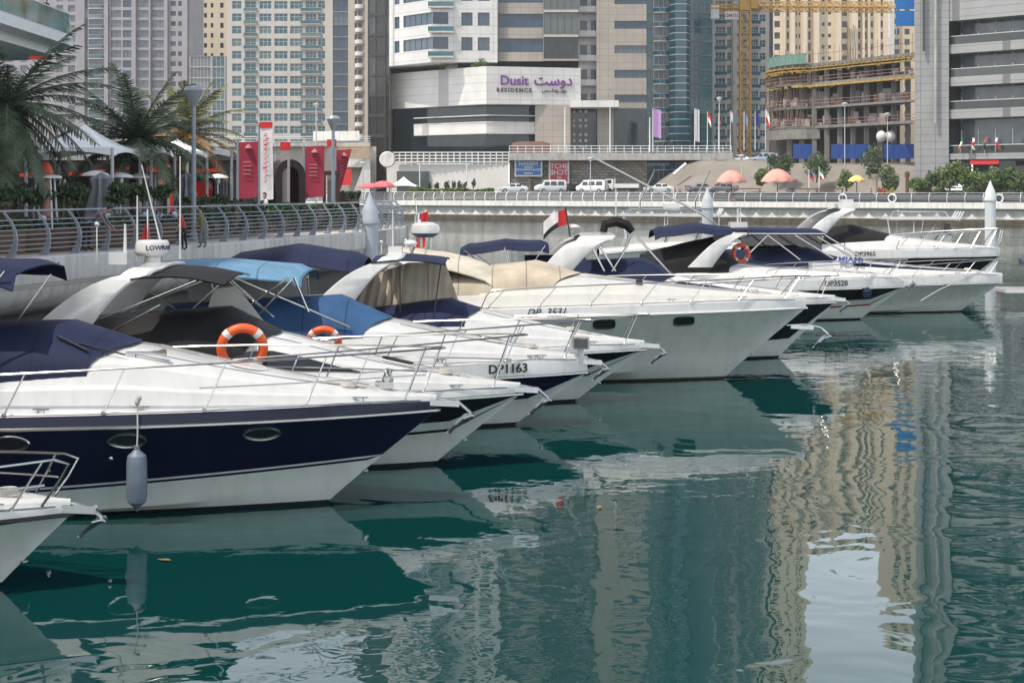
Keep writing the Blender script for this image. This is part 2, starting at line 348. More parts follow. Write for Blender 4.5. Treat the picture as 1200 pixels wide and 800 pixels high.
    def deck_z(s, x, fy):
        """height of the foredeck at fraction fy of the half beam"""
        c = s.chh(x); g = s.gw
        return s.zsh(x) + interp([(0, g + .05 + c), (.34, g + .05 + .96 * c), (.60, g + .05 + .83 * c), (.66, g + .05 + .74 * c), (.735, g + .05 + .40 * c), (.785, g + .05 + .37 * c), (.80, g + .05 + .34 * c), (.835, g + .04 + .1 * c), (.855, g + .03), (.93, g + .03), (1, g)], abs(fy))
    def cover(s, mat, xa, ztop, zaft, slope=.9, name='windscreen_cover', wf=.72, curve=.5, dip=0.):
        """canvas over the windscreen: a wedge rising from xw to ztop, then back to xa at zaft"""
        mb = MB(); rows = []; n = 20; xt = s.xw - slope
        xs = [s.xw + .03] + [lerp(s.xw, xt, i / 5) for i in range(6)] + [lerp(xt, xa, (i + 1) / 10) for i in range(10)]
        for k, x in enumerate(xs):
            h = s.hb(min(x, s.xw)) * .725; q = max(0, min(1, (s.xw - x) / slope)); base = s.zsh(x) + s.gw + .05 + .42 * s.ch - .03
            zt = lerp(s.deck_z(s.xw, .0) + .01, ztop, q) if x >= xt else lerp(ztop, zaft, (xt - x) / (xt - xa)) - dip * math.sin(math.pi * (xt - x) / (xt - xa))
            row = []
            for j in range(n + 1):
                a = math.pi * j / n; cx, sn = math.cos(a), math.sin(a)
                y = -math.copysign(abs(cx) ** .55, cx) * h * (1 - .16 * sn * q); e = sn ** .62
                fr = curve * (1 - (y / h) ** 2) * (1 if x > xt else max(0, 1 - (xt - x) / 1.5))
                wr = (.026 * noise.noise(V(x * 2.2, y * 3, ztop)) + .012 * noise.noise(V(x * 7 + y * 4, y * 2, zaft))) * min(1, q + .2)
                row.append(V(x - curve + fr, y, lerp(base, zt, e) + wr))
            rows.append(row)
        mb.loft([r for r in rows], 0, True); mb.add(rows[-1], [tuple(range(n + 1))], 0)
        return mb.build(name, mat, s.root, sharp=60)
    def arch(s, x, zb, zt, dx, w0=.9, w1=.5, wf=.86, th=.1, mat=WHITE, name='radar_arch', inner=None):
        mb = MB(); hw = s.hb(x) * wf; rows = []; H = zt - zb; K = 12; path = []
        for i in range(K + 1):
            f = i / K; path.append((-hw * (1 - .10 * f * f), zb + (H - .10) * math.sin(f * 1.45) / math.sin(1.45), f * .9))
        for i in range(1, 7):
            a = math.pi / 2 * i / 6; path.append((-hw * .90 + .32 * (1 - math.cos(a)), zt - .10 + .10 * math.sin(a), .9 + .1 * i / 6))
        path.append((-hw * .3, zt + .03, 1.0)); path.append((0, zt + .04, 1.0))
        path += [(-p[0], p[1], p[2]) for p in path[-2::-1]]
        for i, (y, z, f) in enumerate(path):
            a = path[max(i - 1, 0)]; b = path[min(i + 1, len(path) - 1)]; ty, tz = b[0] - a[0], b[1] - a[1]; l = math.hypot(ty, tz) or 1; ny, nz = tz / l, -ty / l
            xc = x + dx * f; wd = lerp(w0, w1, f ** .8) / 2
            sec = [(-wd, -.3), (-wd * .86, -1), (wd * .86, -1), (wd, -.3), (wd, .3), (wd * .86, 1), (-wd * .86, 1), (-wd, .3)]
            rows.append([V(xc + u, y + ny * v * th / 2, z + nz * v * th / 2) for u, v in sec])
        mb.loft(rows, [0, 0, 0, 0, 1, 1, 1, 0], True, True); mb.add(rows[0], [tuple(range(8))], 0); mb.add(rows[-1], [tuple(range(8))[::-1]], 0)  # inner and lower faces coloured grey for the shade they lie in
        return mb.build(name, [mat, inner or GREY], s.root, sharp=40)
    def bimini(s, mat, xa, xb, z, hw, camber=.12, bows=3, drop=.14, hinge=None, name='bimini_top', tilt=0., poles=True, sag=.05, valance=True, pw=.014):
        mb = MB(); rows = []; n, m = 14, 14
        for i in range(m + 1):
            f = i / m; x = lerp(xa, xb, f); zz = z + tilt * f - sag * abs(math.sin(math.pi * f * (bows - 1))) + camber * .8 * math.sin(math.pi * f) - (.10 if i in (0, m) and valance else 0)
            if valance and i in (0, m): x = lerp(xa, xb, 1 / m if i == 0 else 1 - 1 / m) + (-.06 if i == 0 else .06) - (lerp(0, xb - xa, 1 / m) if i == 0 else -lerp(0, xb - xa, 1 / m)) * .85
            row = []
            for j in range(n + 1):
                g = -1 + 2 * j / n; y = hw * g; c = camber * (1 - g * g)
                e = 0
                if valance and abs(g) > .99: y = hw * .965 * (1 if g > 0 else -1); e = drop
                row.append(V(x, y, zz + c - e + .012 * noise.noise(V(x * 3, y * 3, z))))
            rows.append(row)
        mb.loft(rows, 0, True); mb.loft([[p - V(0, 0, .02) for p in r] for r in rows][::-1], 0, True)
        o = mb.build(name, mat, s.root, sharp=60)
        if poles and hinge:
            xh, zh = hinge
            for sg in (-1, 1):
                for fx in ((.03, .5, .97) if bows == 3 else (.03, .97)):
                    pb = MB(); pb.tube([V(xh + (fx - .5) * .12, sg * hw * 1.0, zh), V(lerp(xa, xb, fx), sg * hw * .96, z + tilt * fx - .03)], pw, 0, 6)
                    pb.build('bimini_pole', STEEL, o)
        return o
    def rail(s, x0, h0, h1, nst=6, inset=.94, lean=.28, mid=True, xend=None, rad=.0145, endrise=True, gap=None, xm=None):
        xe = xend if xend is not None else s.rake - .05
        xs = [lerp(x0, xe, i / 24) for i in range(25)]
        def top(x):
            f = max(0, (x - x0) / (xe - x0)); return s.zsh(x) + s.gw + lerp(h0, h1, f ** .8)
        def yy(x): return -max(s.hb(min(x - .18, s.rake)) * inset, .09)
        mb = MB(); pts = [V(x, yy(x), top(x)) for x in xs]
        start = [V(x0 - .25, yy(x0 - .25), s.zsh(x0 - .25) + s.gw + .03), V(x0 - .12, yy(x0 - .1), lerp(s.zsh(x0) + s.gw, top(x0), .75))]
        near = start + pts
        bow = [V(xe + .12, yy(xe) * .7, top(xe)), V(xe + .17, 0, top(xe))] if gap is None else None
        rail_o = None
        if gap is None:
            full = near + bow + [V(p.x, -p.y, p.z) for p in ([bow[0]] + near[::-1])]
            mb.tube(full, rad, 0, 7)
        else:
            for sg in (1, -1):
                d = [V(xe + .16, yy(xe), top(xe) - .05), V(xe + .05, yy(xe), s.zsh(xe) + s.gw + .3), V(xe - .15, yy(xe), s.zsh(xe) + s.gw + .02)]
                mb.tube([V(p.x, sg * p.y, p.z) for p in near + d], rad, 0, 7)
        if mid:
            a = xm if xm is not None else lerp(x0, xe, .3); ms = [lerp(a, xe - .1, i / 14) for i in range(15)]
            mp = [V(x, yy(x) * 1.0, lerp(s.zsh(x) + s.gw, top(x), .5)) for x in ms]
            for sg in (1, -1): mb.tube([V(p.x, sg * p.y, p.z) for p in mp], rad * .75, 0, 6)
        rail_o = mb.build('bow_rail', STEEL, s.root)
        for i in range(nst):
            x = lerp(x0 + .3, xe - .12, i / (nst - 1) if nst > 1 else 0); xb = x - lean
            for sg in (1, -1):
                st = MB(); st.tube([V(xb, sg * yy(xb) * 1.02, s.zsh(xb) + s.gw + .02), V(x, sg * yy(x), top(x))], rad * .85, 0, 6)
                st.lathe([(.035, 0), (.035, .012), (.02, .03)], (xb, sg * yy(xb) * 1.02, s.zsh(xb) + s.gw + .02), 0, 8)
                st.build('stanchion', STEEL, rail_o)
        s.railtop = top; s.raily = yy
        return rail_o
    def porthole(s, x, u, w, h, squircle=False, rim=STEEL, glass=TINT):
        p = s.side(x, u); q = s.side(x + .05, u); r = s.side(x, u + .05); tx = (q - p).normalized(); ty = (r - p).normalized(); n = tx.cross(ty).normalized()
        if n.y > 0: n = -n
        ring = []
        for k in range(28):
            a = 2 * math.pi * k / 28; e = .5 if squircle else 1.25
            ca, sa = math.cos(a), math.sin(a); ring.append((math.copysign(abs(ca) ** (e if squircle else 1), ca) * w / 2, math.copysign(abs(sa) ** e, sa) * h / 2))
        mb = MB(); mb.add([p + tx * a + ty * b + n * .008 for a, b in ring], [tuple(range(28))], 0)
        o = mb.build('porthole', glass, s.root)
        rm = MB(); rm.tube([p + tx * a + ty * b + n * .012 for a, b in ring], .02, 0, 6, closed=True); rm.build('rim', rim, o)
    def text(s, txt, x, dz, size, mat, name='registration_number', deck_fy=None, off=.03, **k):
        """lettering on the near gunwale band (or on the cabin side at deck_fy)"""
        def P(xx):
            if deck_fy is None: return V(xx, -s.hb(xx) * lerp(1, .985, dz / max(s.gw, .05)) - off, s.zsh(xx) + dz)
            return V(xx, -s.hb(xx) * deck_fy - off, s.deck_z(xx, deck_fy) + dz + .02)
        vs, fs = text_geo(txt, size, **k); mb = MB(); o = []
        if deck_fy is None:
            up = V(0, s.hb(x) * .015, s.gw).normalized()
        else: up = V(0, s.hb(x) * .11, (s.deck_z(x, .6) - s.deck_z(x, .71)) ).normalized()
        for v in vs:
            p = P(x + v.x); t = (P(x + v.x + .05) - p).normalized(); n = t.cross(up).normalized(); o.append(p + up * v.y + n * (.004 + v.z))
        mb.add(o, fs, 0); return mb.build(name, mat, s.root)
    def anchor(s, scale=1., z=None, drop=0., roller=.35, mat=GALV):
        """plough anchor stowed on a bow roller"""
        x = s.rake - .12; z = s.zb + s.gw * .75 if z is None else z
        mb = MB()
        for sg in (-1, 1): mb.beam(V(x - .25, sg * .06, z), V(x + roller, sg * .05, z - .03 + drop * .2), .012, .09, 0)
        mb.tube([V(x + roller - .04, -.055, z - .03), V(x + roller - .04, .055, z - .03)], .04, 0, 10)
        br = mb.build('bow_roller', STEEL, s.root)
        a = MB(); k = scale
        a.tube([V(x - .35, 0, z + .03), V(x + .1, 0, z + .05), V(x + .34 * k + .1, 0, z - .02), V(x + .50 * k + .1, 0, z - .16 * k), V(x + .46 * k + .1, 0, z - .26 * k)], [.02, .024, .028, .03, .026], 0, 7)
        cr = V(x + .50 * k + .1, 0, z - .10 * k); tip = V(x + .26 * k, 0, z - .46 * k)
        for sg in (-1, 1):
            rows = []
            for f, w, dz in ((0, .03, 0), (.25, .13, .03), (.55, .21, .05), (.85, .17, .03), (1, .07, 0)):
                c = tip.lerp(cr + V(.02, 0, -.1 * k), f); rows.append([c + V(0, sg * .008, .012), c + V(.02 * k, sg * w * k * .6, .03 * k + dz), c + V(.05 * k, sg * w * k, dz * 2), c + V(.06 * k, sg * w * k, dz * 2 - .015), c + V(.03 * k, sg * w * k * .6, .0), c + V(0, sg * .008, -.012)])
            a.loft(rows if sg > 0 else [r[::-1] for r in rows], 0, True, True)
        a.build('anchor', mat, s.root)
    def hatch(s, x, w=.5, mat=TINT, round_=False):
        p = V(x, 0, s.deck_z(x, 0)); d = (s.deck_z(x + .2, 0) - s.deck_z(x - .2, 0)) / .4
        mb = MB(); n = 24; rows = []
        for e, hgt in ((1.12, 0.), (1.12, .02), (1.05, .03)):
            rows.append([V(p.x + math.copysign(abs(math.cos(a)) ** (1 if round_ else .4), math.cos(a)) * w / 2 * e, math.copysign(abs(math.sin(a)) ** (1 if round_ else .4), math.sin(a)) * w / 2 * e, 0) for a in [2 * math.pi * i / n for i in range(n)]])
            rows[-1] = [V(q.x, q.y, p.z + (q.x - p.x) * d + hgt) for q in rows[-1]]
        mb.loft(rows, 0, True, True); mb.add([q - V(0, 0, .004) for q in rows[-1]], [tuple(range(n))], 1)
        mb.build('deck_hatch', [WHITE, mat], s.root)
    def cleat(s, x, sg=-1):
        y = sg * s.hb(x) * .9; z = s.deck_z(x, .9); mb = MB()
        mb.tube([V(x - .11, y, z + .055), V(x + .11, y, z + .055)], .013, 0, 6)
        for d in (-.04, .04): mb.tube([V(x + d, y, z), V(x + d, y, z + .055)], .013, 0, 6)
        mb.build('cleat', STEEL, s.root)
    def swoosh(s, x0, x1, h=.2, mat=TINT, up=.0):
        """long pointed dark window let into the cabin side"""
        mb = MB(); n = 18; top = []; bot = []
        def P(x, f):
            y = lerp(.732, .655, f); return V(x, -s.hb(x) * y - .012, s.deck_z(x, y) + .008)
        rows = []
        for i in range(n + 1):
            f = i / n; x = lerp(x0, x1, f); w = min(1, (1 - f) * 2.2) * min(1, .3 + f * 4)
            rows.append([P(x, .5 - .42 * w), P(x, .5), P(x, .5 + .46 * w)])
        for sg in (1, -1):
            r = [[V(p.x, sg * p.y, p.z) for p in q] for q in rows]; MB().loft(r if sg > 0 else r[::-1], 0, True).build('cabin_window', mat, s.root)
    def radome(s, x, z, r=.29, h=.24, y=0., txt=None, stand=.12, mat=WHITE):
        mb = MB(); mb.lathe([(0, 0), (r * .86, 0), (r * .98, .04), (r, .08), (r * .97, h * .8), (r * .85, h * .96), (0, h)], (x, y, z + stand), 0, 28)
        mb.lathe([(r * .5, 0), (r * .45, stand)], (x, y, z), 0, 12); o = mb.build('radar_dome', mat, s.root, sharp=50)
        if txt:
            vs, fs = text_geo(txt, h * .42, bold=.002, extrude=.002); t = MB()
            t.add([V(x + math.sin(v.x / r + .95) * (r + .004 + v.z), y - math.cos(v.x / r + .95) * (r + .004 + v.z), z + stand + h * .5 + v.y) for v in vs], fs, 0)
            t.build('lettering', HNAVY, o)
    def whip(s, x, y, z, h=2., lean=(0, 0), r=.012, name='antenna', mat=WHITE):
        mb = MB(); mb.tube([V(x, y, z), V(x, y, z + .18), V(x + lean[0], y + lean[1], z + h)], [r * 1.7, r * 1.4, r * .8], 0, 6); mb.build(name, mat, s.root)
    def gps(s, x, y, z, r=.11, h=.22):
        mb = MB(); mb.tube([V(x, y, z), V(x, y, z + h)], .018, 0, 6); mb.lathe([(0, 0), (r, .0), (r, .03), (r * .6, .08), (0, .1)], (x, y, z + h), 0, 14); mb.build('satellite_antenna', WHITE, s.root)
    def lamp(s, x, y, z, h=.3):
        mb = MB(); mb.tube([V(x, y, z), V(x, y, z + h)], .012, 0, 6); mb.ball((x, y, z + h), .04, 0, 8, 6); mb.build('navigation_light', WHITE, s.root)
def frame_poles(b, pairs, r=.015, mat=STEEL, name='canopy_pole'):
    for a, c in pairs: MB().tube([V(*a), V(*c)], r, 0, 6).build(name, mat, b.root)
def flag_strip(w, h, seed, wave=.12):
    """a drooping cloth as rows of points: x along the fly, z down"""
    rows = []
    for i in range(13):
        f = i / 12; rows.append([V(f * w * .86, wave * math.sin(f * 7 + seed + g * 1.2) * f, -h * g - f * f * h * .45) for g in [k / 9 for k in range(10)]])
    return rows
def life_ring(label, loc, r=.34, rot=(0, 0, 0), mat=ORANGE, name='life_ring', group='life rings on the boats and railings', tr=.075):
    o = empty(name, loc, 0, label, 'life ring', group); o.rotation_euler = rot
    mb = MB(); mb.tube([V(r * math.cos(a), 0, r * math.sin(a)) for a in [2 * math.pi * i / 40 for i in range(40)]], tr, 0, 12, closed=True); mb.build('ring', mat, o)
    for k in range(4):
        a0 = math.pi / 4 + k * math.pi / 2; mb = MB()
        mb.tube([V(r * math.cos(a), 0, r * math.sin(a)) for a in (a0 - .13, a0 - .06, a0, a0 + .06, a0 + .13)], tr + .005, 0, 12, cap=True); mb.build('band', RUBBER, o)
    return o
TXT = N('lettering_black', (.012, .012, .014), .5); TXTB = N('lettering_blue', (.02, .04, .22), .5)

CAULK = N('caulk_grey', (.14, .14, .145), .7)
def rope_coil(b, x, fy=0., r=.12, mat=None):
    mb = MB(); y = -b.hb(x) * fy; z = b.deck_z(x, fy)
    for k in range(5): mb.tube([V(x + (r - .008 * k) * math.cos(a), y + (r - .008 * k) * math.sin(a), z + .012 + k * .014) for a in [i * math.pi / 9 for i in range(18)]], .012, 0, 5, closed=True)
    mb.tube([V(x + r, y, z + .02), V(x + r + .15, y - .06, z + .0), V(x + r + .3, y - .02, b.deck_z(x + r + .3, fy) + .015)], .012, 0, 5); mb.build('mooring_line', mat or ROPE, b.root)
# first boat: only its bow enters at the lower left
b = Boat('motor_boat', 'white boat with green shaded hull whose railed bow pokes in nearest the camera', (-5.95, 18.75, 0), L=7, B=2.5, zb=.84, zs=.8, rake=.85, gw=.11, ch=.34, xw=-2.4, bands=((.93, 0), (1., 1)), hull_mats=[HWHITE, HBLACK], xc=.2, rub=BLACKP)
b.rail(-2.2, .34, .55, 4, gap=1, lean=.3, rad=.017, xend=.72); b.anchor(.75, roller=.42); b.cleat(.1); b.cleat(-.4); b.hatch(-.5, .45)
coil = MB()
for k in range(5): coil.tube([V(.12 + .11 * math.cos(a), -.02 + (.1 + .006 * k) * math.sin(a), b.deck_z(.12, 0) + .012 + k * .012) for a in [i * math.pi / 8 for i in range(16)]], .011, 0, 5, closed=True)
coil.build('mooring_line', ROPE, b.root)
# navy boat
b1 = b = Boat('motor_boat', 'navy blue hulled cruiser with white deck and grey fender hanging from its rail', (-2.72, 23.75, 0), L=10.6, B=3.3, zb=1.36, zs=1.16, rake=1.62, gw=.17, ch=.80, xw=-2.75,
         bands=((lambda x: .60 + .055 * x, 0), (lambda x: .635 + .055 * x, 1), (lambda x: .665 + .055 * x, 2), (1., 1)), hull_mats=[HWHITE, HNAVY, WHITE], gmat=HNAVY, xc=.3)
b.cover(CNAVY, -7.2, 2.66, 2.62, .95)
b.rail(-5.6, .52, .74, 6, mid=True, xm=-1.6); b.anchor(1.0, roller=.45)
for x in (-4.15, -2.58, -.79): b.porthole(x, .84, .52, .24)
for x in (-3.75, -2.4, .55): b.cleat(x)
b.hatch(-1.15, .55, WHITE, True); b.hatch(.1, .42, WHITE, True)
hn = MB()
for d in (0, .09):
    z = b.deck_z(-2.9 + .5, .45) + .07; hn.tube([V(-2.75, -.72 - d, z), V(-2.45, -.72 - d, z), V(-2.3 + d * .5, -.72 - d, z + .0), V(-2.22 + d * .5, -.72 - d, z)], [.018, .02, .03, .06], 0, 8); hn.tube([V(-2.6, -.72 - d, z), V(-2.6, -.72 - d, z - .09)], .012, 0, 5)
hn.build('horn', STEEL, b.root)
wp = MB(); wp.tube([V(-2.72, -.95, b.deck_z(-2.75, .6) + .05), V(-3.4, -.85, 2.42)], .012, 0, 5); wp.tube([V(-3.25, -.98, 2.33), V(-3.7, -.85, 2.52)], .02, 0, 5); wp.build('wiper', BLACKP, b.root)
wl = MB(); wl.box(.72, .98, -.09, .09, b.deck_z(.85, 0), b.deck_z(.85, 0) + .1); wl.lathe([(.07, 0), (.09, .06), (.05, .14), (.08, .2), (0, .22)], (.9, 0, b.deck_z(.9, 0) + .08), 0, 12); wl.tube([V(.9, -.16, b.deck_z(.9, 0) + .16), V(.9, .16, b.deck_z(.9, 0) + .16)], .05, 0, 10); wl.build('windlass', STEEL, b.root)
bi = b.bimini(CNAVY, -7.2, -4.2, 3.52, 1.42, camber=.08, hinge=(-5.4, 2.0), drop=.2, tilt=-.03)
# grey fender
fx, fy, fz = -5.09, 22.0, .32
f = empty('fender', (fx, fy, 0), 0, 'long grey fender hanging on a rope against the navy hull', 'fender')
mb = MB(); mb.lathe([(0, .22), (.02, .23), (.05, .29), (.12, .35), (.138, .43), (.14, .65), (.138, .90), (.125, .98), (.07, 1.03), (.04, 1.06), (.04, 1.11), (0, 1.12)], (0, 0, 0), 0, 20); mb.build('body', FENDERG, f)
mb = MB(); mb.tube([V(0, 0, 1.04), V(.01, .0, 1.3), V(0, .03, 1.66), V(.02, .12, 1.78), V(.01, .2, 1.72)], .011, 0, 6)
for k in range(3): mb.ball((.01 * k, .02, 1.7 + .03 * k), .04, 0, 8, 6)
mb.build('rope', ROPE, f)
# boat 2: black canvas, arch with radar
b2 = b = Boat('motor_boat', 'white cruiser with black windscreen cover, radar arch and dark swoosh cabin window', (-1.31, 27.1, 0), L=10.4, B=3.3, zb=1.17, zs=1.05, rake=1.45, gw=.13, ch=.88, xw=-2.55,
         bands=((.36, 0), (.41, 1), (.56, 0), (1., 1)), hull_mats=[HWHITE, HBLACK], xc=.28)
b.cover(CBLACK, -5.9, 2.62, 2.42, .85); b.rail(-4.6, .5, .86, 6, mid=True, xm=-1.2); b.anchor(.95, roller=.42)
b.swoosh(-3.3, -1.05); b.arch(-6.15, 2.0, 3.3, 1.6, 1.1, .42, wf=.9, th=.08)
b.radome(-4.7, 3.34, .285, .27, txt='LOWRANCE', stand=.14)
b.whip(-5.05, -.45, 3.4, .62, r=.022); b.whip(-4.6, .3, 3.4, 1.6, (-.35, 0)); b.whip(-4.35, .55, 3.4, 1.75); b.whip(-5.0, .2, 3.38, 1.1, r=.014)
bx = MB(); bx.box(-5.28, -4.98, -.62, -.36, 3.36, 3.56); bx.build('spotlight', WHITE, b.root); b.lamp(-5.45, -.7, 3.4, .62)
b.bimini(CBLACK, -4.75, -3.25, 3.17, 1.42, camber=.10, poles=False, drop=.05, bows=2, sag=.0, tilt=-.10, valance=False)
frame_poles(b, [((-5.55, -1.3, 2.4), (-3.7, -1.26, 3.15)), ((-5.3, -1.28, 2.2), (-4.3, -1.26, 2.75)), ((-5.55, 1.3, 2.4), (-3.7, 1.26, 3.15)), ((-3.7, 1.26, 3.1), (-2.9, 1.2, 2.4)), ((-4.6, 1.26, 2.2), (-3.6, 1.2, 3.1))])
wsd = MB(); wsd.add([V(-4.1, 1.24, 2.2), V(-3.0, 1.22, 2.25), V(-3.5, 1.2, 2.9), V(-3.9, 1.2, 2.85)], [(0, 1, 2, 3)]); wsd.add([V(-4.1, 1.26, 2.2), V(-3.0, 1.24, 2.25), V(-3.5, 1.22, 2.9), V(-3.9, 1.22, 2.85)], [(3, 2, 1, 0)]); wsd.build('side_screen', CREAM, b.root)
b.hatch(-.6, .5); b.cleat(.4)
fl = MB(); fl.tube([V(0, 0, 0), V(0, 0, .75)], .012, 0, 6); 
pn = empty('pennant', (b.root.location.x - 4.85, 27.4, 3.5), 0, 'small folded red pennant on the radar arch behind the white radar dome', 'flag')
fl.build('staff', STEEL, pn); mb = MB(); mb.add([V(.01, 0, .62), V(-.16, .02, .12), V(-.02, -.03, .1), V(.05, .02, .15)], [(0, 1, 2), (0, 2, 3), (2, 1, 0), (3, 2, 0)]); mb.build('cloth', HRED, pn)
life_ring('orange life ring with white bands on the rail of the black covered cruiser', (PX(284, 25.75), 25.75, PZ(408, 25.75)), .33, (R(10), 0, R(12)), tr=.078)
# boat 3: blue canvas DP1163
b3 = b = Boat('motor_boat', 'white and navy cruiser with bright blue windscreen cover, registered DP 1163', (0.05, 31.6, 0), L=10, B=3.2, zb=1.02, zs=.88, rake=1.42, gw=.3, ch=.74, xw=-2.4,
         bands=((.42, 0), (1., 1)), hull_mats=[HWHITE, HNAVY], xc=.25)
b.cover(CBLUE, -6.2, 2.52, 2.36, .95); b.rail(-3.6, .5, .72, 5, mid=False); b.text('DP1163', -.12, .165, .23, TXT, bold=.006)
b.bimini(CSKY, -7.35, -4.0, 3.04, 1.5, camber=.13, hinge=(-5.3, 1.75), drop=.12, tilt=-.06, pw=.02, sag=.02)
frame_poles(b, [((-5.6, -1.5, 3.12), (-3.1, -1.1, 2.0)), ((-5.6, -1.5, 3.12), (-4.5, -1.3, 2.2)), ((-4.2, -1.5, 2.95), (-5.4, -1.45, 2.1)), ((-4.1, -1.5, 2.95), (-3.85, -1.35, 2.3))], .02)
sc = MB(); sc.box(-6.6, -4.2, 1.2, 1.24, 1.6, 2.75); sc.build('side_screen', GREY, b.root)
b.hatch(-.5, .5); b.anchor(.8, roller=.4); b.cleat(.5)
sp = MB(); x = 1.28; z = b.zb + b.gw; sp.tube([V(x, -.05, z - .1), V(x, -.05, z + .18)], .07, 0, 10); sp.box(x - .17, x + .17, -.2, .06, z + .17, z + .4, 1); sp.box(x - .13, x + .13, -.215, -.2, z + .2, z + .37, 2); sp.build('spotlight', [WHITE, GREY, TINT], b.root)
life_ring('orange life ring lying half hidden on the deck below the bright blue cover', (PX(379, 30.35), 30.35, PZ(402, 30.35)), .28, (R(18), 0, R(5)), tr=.07)
# boat 4
b4 = b = Boat('motor_boat', 'white cruiser with navy windscreen cover and beige cockpit curtain under its arch', (1.36, 35.1, 0), L=9.6, B=3.1, zb=1.12, zs=.98, rake=1.5, gw=.14, ch=.72, xw=-2.05,
         bands=((.40, 0), (.44, 1), (.60, 0), (1., 1)), hull_mats=[HWHITE, HBLACK], xc=.26)
b.cover(CPURP, -4.4, 2.22, 1.95, .6, curve=.35); b.rail(-2.6, .4, .62, 4, mid=False); b.anchor(.9, roller=.45); b.text('DP 2164', -1.05, .07, .2, TXT, bold=.004)
b.arch(-5.25, 2.0, 3.14, 1.4, .9, .42, wf=.9, th=.08); b.bimini(CNAVY, -4.3, -2.75, 3.06, 1.3, camber=.08, poles=False, bows=2, sag=0, tilt=-.04, drop=.04, valance=False)
b.bimini(CPURP, -7.4, -4.5, 2.95, 1.3, camber=.26, hinge=(-5.9, 1.8), drop=.12)
cu = MB(); rows = []
for i in range(41):
    f = i / 40; x = lerp(-4.7, -2.35, f); rows.append([V(x - (1 - g) * .35 * (1 - f), .45 + .07 * math.sin(i * 1.9) * (1 - g * .4) * (1 if f < .45 else .25), lerp(1.45, lerp(2.6, 2.98, min(1, f * 2.2)) if f < .8 else lerp(2.98, 1.6, (f - .8) / .2), g)) for g in (0, .25, .5, .75, 1)])
cu.loft(rows, 0, True); cu.loft([[p + V(0, .012, 0) for p in r] for r in rows][::-1], 0, True); cu.build('cockpit_curtain', CBEIGE, b.root, sharp=70)
frame_poles(b, [((-2.85, -1.2, 3.0), (-3.0, -1.15, 1.9)), ((-3.7, -1.2, 3.0), (-3.7, -1.15, 2.0))], .016, BLACKP, 'strap')
b.lamp(-4.15, -.5, 3.2, .26); b.gps(-3.55, -.1, 3.2, .15, .2); b.whip(-3.95, .1, 3.2, .95, r=.016); bx = MB(); bx.box(-4.02, -3.72, -.3, -.02, 3.18, 3.36); bx.build('spotlight', WHITE, b.root)
for sx in (.25, .75):
    ln = MB(); ln.tube([V(sx - .5, -.5, b.deck_z(sx, .6) + .02), V(sx - .1, -.55, b.deck_z(sx, .75) + .03)], .03, 0, 6); ln.build('blue_strap', CBLUE, b.root); break
# boat 5 : the big one
b5 = b = Boat('motor_boat', 'largest white yacht with plain pale hull, oval ports and beige windscreen cover', (5.14, 39.4, 0), L=13.6, B=4.1, zb=1.7, zs=1.3, rake=2.0, gw=.24, ch=.62, xw=-3.5,
         bands=((.55, 0), (1., 0)), hull_mats=[HGREY], gmat=WHITE, deckmat=CREAM, xc=.5, chine=.12, rub=RUBBER)
b.cover(CBEIGE, -7.6, 2.86, 2.3, 1.0, curve=.7); b.rail(-5.6, .42, .55, 7, mid=False, lean=.4); b.text('DP  3531', -4.35, .12, .24, TXT, bold=.003, shear=.35)
for x in (-3.0, -1.1): b.porthole(x, .86, .5, .26, True, rim=BLACKP)
b.anchor(1.1, roller=.3, z=1.25, mat=STEEL); b.arch(-6.6, 1.9, 3.0, -1.15, .7, .5, wf=.9)
b.bimini(CBEIGE2, -8.0, -5.6, 2.98, 1.5, camber=.2, poles=False, bows=2, sag=.04, tilt=-.45)
cv = MB(); rows = [[V(lerp(-8.3, -7.5, f), lerp(-1.5, 1.5, g / 8), lerp(1.6, 3.05, f) + .15 * (1 - (g / 4 - 1) ** 2)) for g in range(9)] for f in (0, .3, .6, 1)]; cv.loft(rows, 0, True); cv.loft([[p + V(-.02, 0, 0) for p in r] for r in rows][::-1], 0, True); cv.build('aft_canvas', CBEIGE, b.root)
rd = MB(); rd.lathe([(0, 0), (.2, .0), (.36, .1)], (-7.25, 0, 3.42), 1, 24); rd.lathe([(.36, .1), (.37, .18), (.34, .3), (.2, .36), (0, .37)], (-7.25, 0, 3.42), 0, 24)
for d in (-.1, .12): rd.tube([V(-7.25 + d, 0, 2.95), V(-7.25 + d, 0, 3.44)], .035, 0, 7)
rd.build('radar_dome', [WHITE, CBLUE], b.root)
b.lamp(-7.7, -.3, 3.05, .3); b.whip(-7.5, .1, 3.05, .9, r=.014)
mb = MB(); mb.box(-2.2, -2.05, -1.0, -.85, b.deck_z(-2.1, .45) - .02, b.deck_z(-2.1, .45) + .1); mb.build('navigation_light', BLACKP, b.root)
REDF = N('flag_red', (.55, .02, .02), .7, var=.1); GREENF = N('flag_green', (.01, .17, .05), .7); WHITEF = N('flag_white', (.75, .75, .73), .7); BLACKF = N('flag_black', (.012, .012, .012), .7); BLUEF = N('flag_blue', (.01, .02, .16), .7)
e = empty('ensign', (PX(487, 40), 40.0, 2.6), 0, 'red ensign drooping from its staff beside the blue based radar dome', 'flag')
mb = MB(); mb.tube([V(.12, 0, 0), V(0, 0, 1.75)], .014, 0, 6); mb.build('staff', STEEL, e)
mb = MB(); rows = []
for i in range(9):
    f = i / 8; rows.append([V(.02 + .30 * f * (1 - .3 * g / 6) , .06 * math.sin(f * 9 + g * .4) * f, 1.35 - .88 * g / 6 + .1 * f) for g in range(7)])
fs = MB(); fs.loft(rows, [2, 2, 0, 0, 0, 0], True)
